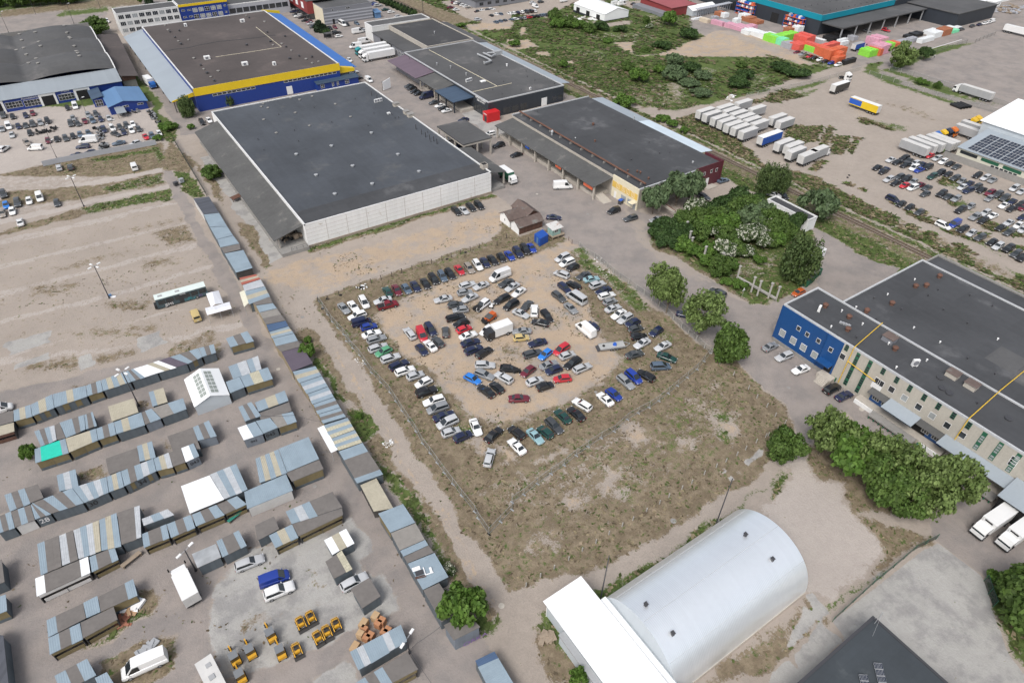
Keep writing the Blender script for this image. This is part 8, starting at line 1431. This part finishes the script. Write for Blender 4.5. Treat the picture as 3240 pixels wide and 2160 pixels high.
for s in (-.76,.76):
 b = MB(); ys = np.arange(-40,520,20)
 for a, c in zip(ys, ys[1:]): b.beam((rx(a)+s, a, .17),(rx(c)+s, c, .17),.12,.16)
 b.build('rail',m_rail, t)
b = MB()
for y in np.arange(-20,500,.95): b.box(rx(y)-1.3,rx(y)+1.3,y, y+.28,.0,.1)
o = b.build('sleepers',m_sleep, t); o['kind'] = 'stuff'
GP = 'concrete ruin posts in the thicket'
for i, (x, y, h) in enumerate(((1555,470,3.0),(1590,585,4.0),(1620,680,4.2),(1640,720,3.6),(1755,833,4.6),(1915,880,4.2))):
 p = P('21',x, y); t = thing('concrete_post',f'bare concrete post sticking out of the shrubs, {ordinal(i)} from the left','post',p, .2,GP); b = MB(); b.box(-.22,.22,-.22,.22,0,h); child(t, 'shaft',b, [m_cpost]); b = MB(); b.box(-.38,.38,-.3,.3,h, h+.28); child(t, 'capital',b, [m_cpost])
for i, (x, y, h) in enumerate(((2065,1000,4.0),(2195,1115,4.4),(2250,1150,4.4),(2352,1170,4.4),(2422,1190,4.0))):
 p = P('21',x, y); t = thing('concrete_post',f'slanting concrete frame post in the row on the green island, {ordinal(i)} from the left','post',p, .2,GP); b = MB(); b.beam((0,0,0),(.25,.1,h),.42,.42); child(t, 'shaft',b, [m_cpost]); b = MB(); b.box(-.1,.55,-.25,.4,h-.05,h+.2); child(t, 'capital',b, [m_cpost])
q0,q1 = P('21',2070,975,.7),P('21',2425,1175,.7); b = MB(); b.beam(q0,q1,.55,.5); tag(b.build('concrete_beam',m_cpost),'long fallen concrete beam through the row of frame posts','beam')
q0,q1 = P('21',1365,290,3.2),P('21',1500,380,3.2); t = thing('concrete_beam','rusty concrete beam on supports between the two leafy trees','beam',(*q0[:2],0)); b = MB(); b.beam(q0,q1,.7,.7); b.build('beam',m_conc, t); b = MB(); b.beam(q0+np.array((0,0,.42)),q1+np.array((0,0,.42)),.3,.12); b.build('rusty_pipe',m_rust, t)
for q in (q0,q1): post(t, 'support',m_conc, q[0],q[1],0,2.85,.5)
p = P('21',2115,1150); t = thing('road_sign','small white triangular road sign on a post at the island edge','road sign',p); b = MB(); b.tube((0,0,0),(0,0,2.6),.035,.035,6); child(t, 'pole',b, [m_steel]); b = MB(); b.prism([(-.5,-.03),(.5,-.03),(.5,.03),(-.5,.03)],1.7,[1.72,1.72,1.72,1.72]); b.faces([(-.48,-.04,1.75),(.48,-.04,1.75),(0,-.04,2.6),(-.48,.02,1.75),(.48,.02,1.75),(0,.02,2.6)],((0,1,2),(5,4,3),(0,2,5,3),(1,4,5,2),(0,3,4,1))); child(t, 'sign_plate',b, [m_sign])
def skip(label, p, rz, L, W, H, m):
 t = thing('skip_container',label, 'skip',p, rz); b = MB(); w2,l2 = W/2,L/2; b.box(-l2,l2,-w2,w2,.15,.25)
 for q in ((-l2,l2,-w2,-w2+.1),(-l2,l2,w2-.1,w2),(-l2,-l2+.1,-w2+.1,w2-.1),(l2-.1,l2,-w2+.1,w2-.1)): b.box(*q, .25,H)
 child(t, 'body',b, [m]); b = MB(); b.box(-l2+.12,l2-.12,-w2+.12,w2-.12,.26,H*.72); child(t, 'rubbish',b, [m_concd]); b = MB(); [b.box(x-.06,x+.06,s*(w2+.05)-.05,s*(w2+.05)+.05,.2,H) for x in np.linspace(-l2+.3,l2-.3,4) for s in (1,-1)]; child(t, 'ribs',b, [m]); return t
skip('open green rubbish skip under the drooping birch, front one',P('31',350,1030),RAD(10),4.4,2.3,2.1,m_green); skip('open green rubbish skip behind the front one under the birch',P('31',410,970),RAD(10),4.4,2.3,2.1,m_green)
p = P('31',455,790); t = thing('storage_container','white steel container with a stained top by the birch','container',p, RAD(8)); b = MB(); b.box(-1.5,1.5,-1.2,1.2,.1,2.55); child(t, 'body',b, [m_tent]); b = MB(); [b.box(1.5,1.53,y-.03,y+.03,.2,2.45) for y in (-1,-.5,0,.5,1)]; child(t, 'door_bars',b, [m_steel]); b = MB(); b.box(-1.3,1.3,-1,1,2.55,2.58); child(t, 'roof_rust',b, [MATS['rusty_white_sheet']])
def bin_(label, p, m, lid, w=1.3,d=1.0,h=1.3):
 t = thing('rubbish_bin',label, 'bin',p, .3); b = MB(); b.prism([(-w*.45,-d*.45),(w*.45,-d*.45),(w*.45,d*.45),(-w*.45,d*.45)],.15,h-.15); child(t, 'body',b, [m]); b = MB(); b.box(-w/2,w/2,-d/2,d/2,h-.15,h); child(t, 'lid',b, [lid]); wh = MB(); [wh.tube((sx*w*.35,sy*d*.4-.04,.1),(sx*w*.35,sy*d*.4+.04,.1),.1,.1,8) for sx in (1,-1) for sy in (1,-1)]; child(t, 'castors',wh, [m_tyre])
bin_('blue lidded rubbish bin at the cream office wall',P('21',995,305),m_dsteel, m_signb, 1.5,1.2,1.5); bin_('dark rubbish bin at the left field path, beside the grey one',P('01',1622,138),m_dsteel, m_dsteel, 1.4,1.2,1.3); bin_('grey rubbish bin at the left field path',P('01',1672,110),m_grey2,m_steel, 1.4,1.2,1.4); bin_('green rubbish bin at the entrance steps of the blue warehouse',P('32',605,360),m_green, m_green, .8,.8,1.1)
p = P('10',670,350); t = thing('bin_shelter','small dark roofed bin shelter at the car park corner','shelter',p, .1); b = MB(); b.box(-2,2,-1.5,1.5,2.2,2.4); child(t, 'roof',b, [m_roofC]); b = MB(); [b.box(x-.08,x+.08,y-.08,y+.08,0,2.2) for x in (-1.9,1.9) for y in (-1.4,1.4)]; b.box(-1.9,1.9,1.35,1.45,0,2.2); child(t, 'frame',b, [m_dsteel])
p = P('10',1205,825); t = thing('billboard','white curved sign panel in a frame beside the white warehouse','sign',p, RAD(20)); b = MB(); b.prism([(-2.2,-.1),(2.2,-.1),(2.2,.1),(-2.2,.1)],.3,[3.8,4.4,4.4,3.8]); child(t, 'panel',b, [m_sign]); b = MB(); [b.beam((x, .3,0),(x, .1,4.2),.12) for x in (-2.3,2.3)]; child(t, 'frame',b, [m_dsteel])
def person(label, p, rz, coat, legs, skin=(.42,.26,.19),hair=(.03,.022,.018)):
 t = thing('person',label, 'person',p, rz); me = bpy.data.meshes.new('body'); V = [(0,0,.93),(0,.0,1.15),(0,.01,1.40),(0,0,1.50),(0,.015,1.56),(0,.02,1.66),(0,.0,1.74),(-.19,0,1.40),(-.25,.02,1.12),(-.23,.14,.90),(-.23,.2,.84),(.19,0,1.40),(.25,.0,1.12),(.26,.06,.88),(.26,.09,.80),(-.1,0,.88),(-.12,.03,.49),(-.12,0,.09),(-.13,.14,.05),(.1,0,.88),(.13,.0,.49),(.14,-.06,.09),(.15,.08,.05)]
 E_ = [(0,1),(1,2),(2,3),(3,4),(4,5),(5,6),(2,7),(7,8),(8,9),(9,10),(2,11),(11,12),(12,13),(13,14),(0,15),(15,16),(16,17),(17,18),(0,19),(19,20),(20,21),(21,22)]
 R_ = [.15,.14,.16,.06,.065,.095,.07,.075,.05,.036,.03,.075,.05,.036,.03,.095,.065,.045,.04,.095,.065,.045,.04]
 me.from_pydata(V, E_, []); o = bpy.data.objects.new('body',me); COL.objects.link(o); o.parent = t; sk = o.modifiers.new('skin','SKIN'); sv = me.skin_vertices[0].data
 for i, r in enumerate(R_): sv[i].radius = (r, r*.85)
 sv[0].use_root = True; sb = o.modifiers.new('sub','SUBSURF'); sb.levels = 2; sb.render_levels = 2; sk.use_smooth_shade = True
 m, n, b_ = newmat('clothed_figure_'+label[:12]); pos = n.new('TexCoord').outputs['Object']; sp = n.new('SeparateXYZ'); n.put(sp.inputs[0],pos); z = sp.outputs[2]
 c = n.mix(n.math('GREATER_THAN',z, .92),legs, coat); c = n.mix(n.math('GREATER_THAN',z, 1.5),c, skin); c = n.mix(n.math('LESS_THAN',z, .12),c, (.02,.02,.02)); ax = n.math('ABSOLUTE',sp.outputs[0]); hand = n.math('MULTIPLY',n.math('GREATER_THAN',ax, .19),n.math('MULTIPLY',n.math('LESS_THAN',z, .89),n.math('GREATER_THAN',z, .7))); c = n.mix(hand, c, skin); n.put(b_.inputs['Base Color'],c); b_.inputs['Roughness'].default_value = .85; me.materials.append(m)
 b = MB(); b.tube((0,-.015,1.70),(0,-.02,1.79),.105,.07,12); b.tube((0,-.05,1.6),(0,-.03,1.71),.09,.105,12); child(t, 'hair',b, [flat('dark_hair',hair, .8)],60); return t
person('person in dark clothes standing at the rear of the dark grey estate car',P('21',1888,1188),RAD(150),(.02,.02,.024),(.03,.03,.035)); person('person in a pale jacket walking on the grass edge of the asphalt lot',P('30',1525,535),RAD(60),(.55,.56,.55),(.05,.05,.06))
m_pal = {'o': mat('orange_wrapped_bricks',(.58,.13,.055),.6,n1=(2,.08),n2=(.4,.1),sheet=(.6,.6,.5,.07)),'l': mat('red_wrapped_bricks',(.62,.10,.075),.6,n1=(2,.08),n2=(.4,.1),sheet=(.6,.6,.5,.07)),'g': mat('lime_green_wrapped_blocks',(.24,.62,.06),.6,n1=(2,.08),sheet=(.6,.6,.5,.07)),'m': mat('mint_wrapped_blocks',(.20,.66,.38),.6,n1=(2,.08),sheet=(.6,.6,.5,.07)),'w': mat('white_wrapped_blocks',(.70,.72,.72),.6,n1=(2,.04),sheet=(.6,.6,.5,.05)),'p': mat('pink_wrapped_blocks',(.58,.30,.38),.6,n1=(2,.06),sheet=(.6,.6,.5,.08)),'s': mat('grey_wrapped_blocks',(.34,.345,.37),.6,n1=(2,.06),sheet=(.6,.6,.5,.06)),'b': mat('bare_brick_pack',(.34,.13,.065),.85,n1=(2,.12),sheet=(.5,.5,.4,.12)),'k': flat('black_pipe',(.015,.015,.016),.5),'c': mat('pale_block_pack',(.55,.47,.36),.8,n1=(2,.1))}
PN = {'o': 'orange','l': 'coral red','g': 'lime green','m': 'mint green','w': 'white','p': 'pink','s': 'grey','b': 'brick brown','k': 'black','c': 'pale cream'}
STK = []
def stack(t, x, y, c, L, W, H, rz=0.0):
 p = P(t, x, y); o = thing('pallet_stack','x','pallet stack',p, rz, "wrapped pallet stacks in the builders' yard"); b = MB(); n = max(1,int(round(L/1.25)))
 for i in range(n): hh = H*(.93+.1*rng.random()); b.box(-L/2+i*L/n+.02,-L/2+(i+1)*L/n-.02,-W/2,W/2,.14,hh)
 child(o, 'wrapped_load',b, [m_pal[c]]); b = MB(); b.box(-L/2,L/2,-W/2+.05,W/2-.05,0,.12); child(o, 'pallet',b, [m_wood]); STK.append((img(p)[0],c, o))
A_ = RAD(90)
for t_, x, y, c, L, W, H in (('20',1770,205,'c',3,6,2),('20',1700,185,'w',8,2,1.2),('20',1890,235,'p',3,8,2.4),('20',1945,225,'s',6,6,2),('20',1860,185,'s',4,3,2),('20',1945,160,'w',4,4,2.5),('20',1905,150,'b',5,4,2.5),('20',2050,275,'p',5,12,2.6),('20',2120,285,'p',5,9,2.6),('20',2180,275,'p',8,4,2.4),('20',2160,320,'w',5,5,2.6),('20',2215,320,'w',5,10,2.6),('20',2265,345,'w',4,8,2.6),('20',2060,215,'w',4,3,2.6),('20',2130,180,'w',5,5,3),('20',2170,195,'b',6,6,2.5),('20',2240,215,'b',6,6,1.8),('30',10,360,'w',5,5,3),('30',-30,360,'w',5,4,3),('30',30,385,'g',4.5,8,3.4),('30',80,398,'m',5,10,3.4),('30',150,370,'g',14,5,3.4),('30',130,415,'g',3.6,5,3),('30',190,440,'s',6,6,2.8),('30',270,455,'l',7,6,3.2),('30',315,420,'l',7,8,5.4),('30',370,470,'s',2.6,2.6,3),('30',400,485,'g',3,8,3),('30',435,490,'l',3,14,4.4),('30',465,505,'s',2.4,6,3),('30',495,505,'l',3,14,4),('30',540,480,'l',14,3,4.2),('30',545,530,'o',3.6,14,4.2),('30',600,535,'o',13,4,4.8),('30',635,575,'o',7,3,3),('30',675,395,'w',7,2,2),('30',690,415,'w',6,2,2),('30',195,300,'b',6,4,2.6),('30',265,300,'w',5,4,3.4),('30',910,510,'g',7,6,3.2),('30',975,500,'o',2.4,7,3.4),('30',1010,485,'p',8,7,4.4),('30',975,440,'p',9,7,5.4),('30',1075,455,'g',5,6,3.6),('30',1140,430,'o',6,5,2.4),('30',1440,385,'w',12,3,2.2),('30',1520,345,'w',8,4,3),('30',1600,320,'b',8,5,3.4),('30',1490,310,'w',9,4,2),('30',1640,285,'w',10,4,2),('30',1700,300,'m',6,3,1.6),('30',1720,275,'w',7,3,1.6),('30',1290,345,'k',7,3,1.6),('30',1350,335,'k',8,4,2),('30',1230,400,'s',12,5,1.3),('30',1310,385,'s',6,3,2.2),('30',735,585,'k',9,2,2.2),('30',570,375,'k',6,6,2.2),('30',690,345,'k',8,6,2.6),('30',770,370,'s',4,4,2.2)): stack(t_, x, y, c, L, W, H)
from collections import defaultdict
sg = defaultdict(list)
for x, c, o in STK: sg[c].append((x, o))
for c, l in sg.items():
 l.sort(key=lambda q: q[0])
 for i, (x, o) in enumerate(l): o['label'] = f"{PN[c]} pallet stack in the builders' yard, {ordinal(i)} {PN[c]} one from the left"
b = MB(); q0,q1 = P('20',1690,160),P('20',1995,95); d = (q1-q0)/np.linalg.norm(q1-q0); t = thing('storage_rack','long open grey storage rack behind the small white shed','rack',q0); b.beam((*q0[:2],4.2),(*q1[:2],4.2),3.0,.2); b.build('roof',m_grey2,t)
for i in range(16): c_ = q0+(q1-q0)*i/15; post(t, 'upright',m_grey2,c_[0],c_[1],0,4.1,.3)
for t_, x, y, nm in (('30',1765,970,'culvert_pipe'),):
 for i in range(4): p = P(t_, x-40+i*28,y+18-i*4); t = thing('culvert_pipe',f'black plastic pipe lying in the trailer yard, {ordinal(i)} from the left','pipe',p, RAD(80),'black pipes in the trailer yard'); b = MB(); b.tube((-2.6,0,.6),(2.6,0,.6),.6,.6,14,cap=False); b.tube((2.6,0,.6),(-2.6,0,.6),.52,.52,14,cap=False); child(t, 'pipe_wall',b, [m_pal['k']],60)
m_brk = mat('orange_brick_pack_top',(.42,.20,.10),.85,n1=(3,.1),n2=None, brick=(.12,.12,0,.05,2)); m_brk2 = mat('tan_brick_pack',(.44,.30,.17),.85,n1=(3,.1),n2=None, brick=(.12,.10,0,.05,2))
for i, (x, y, c, h, s) in enumerate(((1105,985,1,1.5,1.2),(1130,1050,0,1.5,.95),(1165,1025,0,1.5,.95),(1182,1125,0,1.2,.95),(1216,1105,0,1.2,.95),(995,1045,1,1.3,1.45),(968,1150,1,1.6,.95),(1000,1100,0,1.3,.95),(1022,1175,0,1.3,.95),(1060,1155,0,1.3,.95),(910,1245,1,.7,1.5))):
 p = P('13',x, y); t = thing('brick_pallet',f'pallet of {"tan" if c else "orange"} bricks near the long blue roofed shed, {ordinal(i)} listed from the top group down','brick pallet',p, RAD(32),'brick pallets in the garage court')
 t['label'] = ('tan brick pallet topmost of the group above the long blue shed','orange brick pallet, left of the upper tight pair','orange brick pallet, right of the upper tight pair','orange brick pallet at the shed roof edge, left one','orange brick pallet at the shed roof edge, right one','wide tan brick pallet left of the topmost one','tan brick pallet at the left of the middle trio','orange brick pallet at the top of the middle trio','orange brick pallet, left of the lower tight pair','orange brick pallet, right of the lower tight pair','low tan brick pallet alone at the left of the blue shed')[i]
 b = MB(); b.box(-s*.5,s*.5,-.5,.5,.14,h); child(t, 'brick_pack',b, [m_brk2 if c else m_brk]); b = MB(); b.box(-s*.52,s*.52,-.52,.52,0,.12); child(t, 'pallet',b, [m_wood])
m_mach = mat('machine_yellow_paint',(.62,.33,.025),.5,n1=(3,.08),n2=None, col2=(.2,.13,.05),spot=(1.5,.62,.1)); m_mdark = flat('machine_dark_steel',(.045,.042,.04),.7); m_mgrey = flat('cab_roof_grey',(.17,.18,.19),.6)
def z6(x, y): return 640+x*405/1344,1900+y*405/1344
def z5(x, y): return 830+x*405/1344,1840+y*405/1344
def Pn(u, v, z=0): return P('00',u*2352/810,v*2352/810,z)
def excavator(label, a, b_, boom):
 """a rear of the body, b_ cab front side, boom tip direction"""
 p = (a+b_)/2; d = b_-a; t = thing('mini_excavator',label, 'excavator',(*p[:2],0),math.atan2(d[1],d[0]),'mini excavators in the garage court')
 for s in (1,-1): b = MB(); b.box(-.85,.85,s*.55-.16,s*.55+.16,0,.42); child(t, 'track',b, [m_tyre])
 b = MB(); b.box(-.95,.6,-.62,.62,.5,1.05); b.box(-1.0,-.55,-.6,.6,.55,1.2); child(t, 'body',b, [m_mach]); b = MB(); b.box(-.55,.55,-.58,.58,1.05,2.1); child(t, 'cab_glass',b, [m_cglass]); b = MB(); b.box(-.6,.62,-.62,.62,2.1,2.2); child(t, 'cab_roof',b, [m_mgrey])
 b = MB(); b.beam((.6,0,.8),(1.3,0,2.0),.2); b.beam((1.3,0,2.0),(1.9,.05,1.9),.17); child(t, 'boom',b, [m_mach]); b = MB(); b.beam((1.9,.05,1.9),(2.0,.05,.9),.15); b.box(1.85,2.25,-.25,.3,.5,.95); child(t, 'bucket',b, [m_mdark]); return t
EXL = ('nearest the lane crossing','second from the left in the digger line','farthest up the digger line','beside the loader with the open cage','cut off by the bottom edge')
for i, (a, b_) in enumerate((((385,690),(335,585)),((545,620),(500,515)),((760,445),(710,340)),((855,620),(820,520)),((440,870),(400,775)))): excavator(f'yellow mini excavator with grey cab roof, {EXL[i]}',Pn(*z6(*a)),Pn(*z6(*b_)),None)
LL = ('with a broad bucket at the top left of the loaders','with a dark seat at the top right of the loaders','with an open cage, beside a mini excavator','in the middle of the lower trio of loaders','second of the lower trio of loaders','at the right end of the lower trio of loaders')
for i, (a, b_) in enumerate((((380,385),(445,530)),((490,335),(545,460)),((345,665),(400,810)),((565,555),(620,660)),((665,500),(705,600)),((765,430),(800,515)))):
 p0,p1 = Pn(*z5(*a)),Pn(*z5(*b_)); p = (p0+p1)/2; d = p1-p0; t = thing('compact_loader',f'yellow compact loader {LL[i]}','loader',(*p[:2],0),math.atan2(d[1],d[0]),'compact loaders in the garage court')
 b = MB(); b.box(-.95,.45,-.42,.42,.35,.95); b.box(-1.0,-.5,-.5,.5,.5,1.15); child(t, 'body',b, [m_mach]); b = MB(); b.box(-.4,.1,-.36,.36,.95,1.05); b.box(-.42,-.3,-.3,.3,1.05,1.45); child(t, 'seat',b, [m_mdark])
 b = MB(); [b.beam((x, s*.48,.9),(x, s*.48,1.85),.06) for x in (-.45,.3) for s in (1,-1)]; [b.beam((-.45,s*.48,1.85),(.3,s*.48,1.85),.06) for s in (1,-1)]; b.beam((-.45,-.48,1.85),(-.45,.48,1.85),.06); b.beam((.3,-.48,1.85),(.3,.48,1.85),.06); child(t, 'roll_cage',b, [m_mdark])
 for s in (1,-1): b = MB(); b.beam((-.8,s*.56,1.1),(.9,s*.56,.6),.13); child(t, 'lift_arm',b, [m_mach])
 b = MB(); b.box(.85,1.35,-.75,.75,.12,.2); b.box(.82,.9,-.75,.75,.12,.62); child(t, 'bucket',b, [m_mdark]); wheels(t, (-.6,.35),.55,.32)
def pile(name, label, cat, t_, x, y, m, n, sp, s0,s1,seed, rz=0.0,flatb=True):
 p = P(t_, x, y); t = thing(name, label, cat, p, rz); r = random.Random(seed)
 for k in range(2):
  b = MB();
  for i in range(n//2): px, py = (r.random()-.5)*sp[0],(r.random()-.5)*sp[1]; s = s0+(s1-s0)*r.random(); b.obox((px, py),s, s*(.25+.5*r.random()),r.random()*sp[2]*.6,.08+r.random()*sp[2],r.random()*3)
  child(t, ('loose_piece','loose_scrap')[k],b, [m[k % len(m)]])
 return t
pile('scrap_pile','heap of dark car parts by the blue annex house','scrap','00',1190,1040,[m_trim, m_rim],40,(7,4,.9),.2,.7,1); pile('scrap_pile','line of scrap and car parts along the fence beside the dirt lane','scrap','00',1415,1080,[m_trim, m_rim],50,(2,14,.9),.2,.7,2); pile('scrap_pile','pile of tyres and parts in the middle of the workshop yard','scrap','00',435,1205,[m_trim, m_tyre],40,(7,4,.9),.2,.6,3); pile('scrap_pile','row of stacked engines and parts between the yard rows','scrap','00',920,1230,[m_trim, m_rim],50,(2.4,12,.9),.2,.6,4); pile('scrap_pile','pile of car parts at the sheet fence end','scrap','00',955,1345,[m_trim, m_rim],40,(3,6,.9),.2,.6,5)
pile('scrap_pile','dark goods heap under the open end of the slate canopy','scrap','11',330,650,[m_trim, m_wood],40,(5,3,1.8),.2,.7,6).location.z = 1.05
pile('cardboard','flattened reddish cardboard sheets beside the open stalls','cardboard','03',1145,990,[mat('red_cardboard',(.33,.14,.09),.9)],14,(2.2,2.0,.5),.4,.8,7); pile('board_stack','stack of bare wooden boards in front of the open stall','boards','03',1235,880,[mat('fresh_wood_boards',(.42,.27,.16),.8),m_sign],10,(2.4,1.0,.6),.6,1.1,8,RAD(25)); pile('pole_stack','bundle of thin steel poles beside the long white van','poles','03',1330,1270,[m_steel],14,(2.4,.9,.5),.5,1.0,9,RAD(25))
pile('log_pile','small pile of pale timber beams by the hangar front','timber','23',325,1145,[m_wood],12,(1.8,1.0,.7),.6,1.0,10,RAD(-20)); pile('rubble','pale rubble and litter at the edge of the dirt road','rubble','12',1220,940,[m_conc, m_frame],30,(2.0,1.4,.2),.08,.25,11); pile('rubble','litter and old tyres at the north west post fence','litter','11',970,1080,[m_trim, m_frame],26,(3,1.8,.4),.12,.4,12); pile('rubble','white litter scattered along the east fence','litter','21',830,870,[m_frame, m_conc],40,(3,10,.15),.06,.22,13,RAD(-20)); pile('rubble','scattered litter below the west fence','litter','12',950,180,[m_frame, m_conc],20,(1.5,5,.12),.06,.2,14); pile('rubble','building material piles by the white hall','building material','20',640,185,[m_conc, m_frame],60,(24,7,1.2),.4,1.5,15,RAD(-40)); pile('rubble','pale stone heap on the meadow','stones','20',940,250,[m_frame, m_conc],24,(8,3,.6),.3,.9,16); pile('rubble','pale slab rubble beside the sandy track','stones','20',2015,905,[m_frame, m_conc],16,(8,2.4,.5),.4,1.2,17,RAD(20)); pile('rubble','scrap and stone heaps in the far cabin yard','scrap','30',2230,95,[m_wood, m_grey2],60,(26,14,1.4),.5,1.6,18)
def tyre(label, t_, x, y): p = P(t_, x, y); b = MB(); n = 14; q = [(math.cos(2*math.pi*i/n),math.sin(2*math.pi*i/n)) for i in range(n)]; vs = [(r*c+p[0],r*s+p[1],z) for r, z in ((.36,0),(.36,.2),(.2,.2),(.2,0)) for c, s in q]; b.faces(vs, [(k*n+i, k*n+(i+1) % n, ((k+1) % 4)*n+(i+1) % n, ((k+1) % 4)*n+i) for k in range(4) for i in range(n)]); tag(b.build('tyre',m_tyre, smooth=40),label, 'tyre')
for l, t_, x, y in (('old tyre on the grass at the north west posts','11',778,1145),('old tyre at the west fence corner','11',655,1180),('old tyre in the grass behind the north row, left one','11',1755,815),('old tyre in the grass behind the north row, right one','11',1925,752),('old tyre lying in the far right car park, upper one','31',745,45),('old tyre lying in the far right car park, lower one','31',730,65),('old tyre lying at the foot of the west fence','11',612,1270)): tyre(l, t_, x, y)
t = thing('rail_wagon_frame','rusty bench-like steel trestle beside the slate canopy lane','trestle',P('01',2180,270)); q = P('01',2180,270); b = MB(); b.obox(q[:2],1.7,1.1,1.1,1.25,RAD(20)); b.build('top',m_rust, t); b = MB(); [b.obox((q[0]+x, q[1]+y),.07,.07,0,1.1) for x in (-1.3,1.3) for y in (-.7,.7)]; b.build('legs',m_rust, t)
t = thing('bench','long weathered wooden bench between the stalls and the patchwork block','bench',P('03',1215,450),RAD(22)); b = MB(); b.box(-1.7,1.7,-.4,.4,.6,.75); child(t, 'top',b, [m_wood]); b = MB(); b.box(-1.6,-1.4,-.35,.35,0,.6); b.box(1.4,1.6,-.35,.35,0,.6); child(t, 'trestle',b, [m_wood])
t = thing('bench','green painted bench in front of the stalls below the white tarpaulin','bench',P('03',2165,55),RAD(20)); b = MB(); b.box(-1.4,1.4,-.3,.3,.55,.68); child(t, 'top',b, [mat('sea_green_paint',(.03,.22,.17),.6)]); b = MB(); b.box(-1.3,-1.1,-.25,.25,0,.55); b.box(1.1,1.3,-.25,.25,0,.55); child(t, 'trestle',b, [m_wood])
for i, (t_, x, y, s) in enumerate((('12',205,255,.45),('12',540,1330,.4),('03',1918,1322,.42),('31',190,430,.4),('32',188,425,.4),('32',1105,890,.45),('32',858,625,.5),('11',427,1345,.45),('23',1482,80,.55),('21',230,215,.4),('21',695,400,.4),('22',770,465,.35),('13',2255,858,.5),('23',1915,95,.6),('c',315,1348,.45))):
 p = P(t_, x, y); b = MB(); b.tube((p[0],p[1],-.02),(p[0],p[1],.05),s, s, 16); tag(b.build('manhole_cover',m_concd if i % 3 else m_conc),('round manhole in the lane by the blue and cream shed','dark manhole in the yard below the olive block','large manhole near the mini excavators','manhole at the low shed verge','manhole on the road near the white car','manhole on the road before the right docks','manhole by the dock ramp','manhole in the grass behind the line of sheds','concrete ring by the dirt track','manhole in the road before the cottage','manhole on the road by the black estate','manhole lid by the silver estate row','white manhole at the dirt road junction','concrete ring at the pole by the hangar','manhole in the sand by the grey coupe')[i],'manhole cover')
t = thing('cable_spool_stand','blue cloth and white sheet lying at the foot of the field lamp mast','cloth',P('01',1030,1160)); q = P('01',1030,1160); b = MB(); b.obox(q[:2],.9,.35,0,.16,-.5); b.build('sheet',m_sign, t); b = MB(); b.obox((q[0]-.3,q[1]+.5),.35,.3,0,.6,.2); b.build('cloth',m_bluetile, t)
p = P('13',1530,540,2.9); t = thing('window_frame_stack','white frames and boards lying on the blue shed roof in the line','frames',p, RAD(-12)); b = MB(); b.box(-1.5,-.2,.4,1.1,0,.08); b.box(.2,1.6,-.9,-.75,0,.1); b.box(.2,.35,-.75,.6,0,.1); b.box(1.1,1.5,-.75,.2,0,.1); child(t, 'frames',b, [m_sign]); b = MB(); b.box(-1.2,.1,-.5,.3,0,.05); child(t, 'dark_board',b, [m_dsteel]); b = MB(); b.beam((-1.4,-.9,.04),(.3,-1.1,.04),.12); b.beam((-1.4,-.7,.04),(.2,-.8,.04),.12); child(t, 'planks',b, [m_brownwall])
b = MB()
for a, c in (((1480,455),(1780,365)),((1355,492),(1420,474))): q0,q1 = P('30', *a),P('30', *c); b.beam((*q0[:2],.012),(*q1[:2],.012),.35,.012)
tag(b.build('road_marking',m_sign),kind='structure')
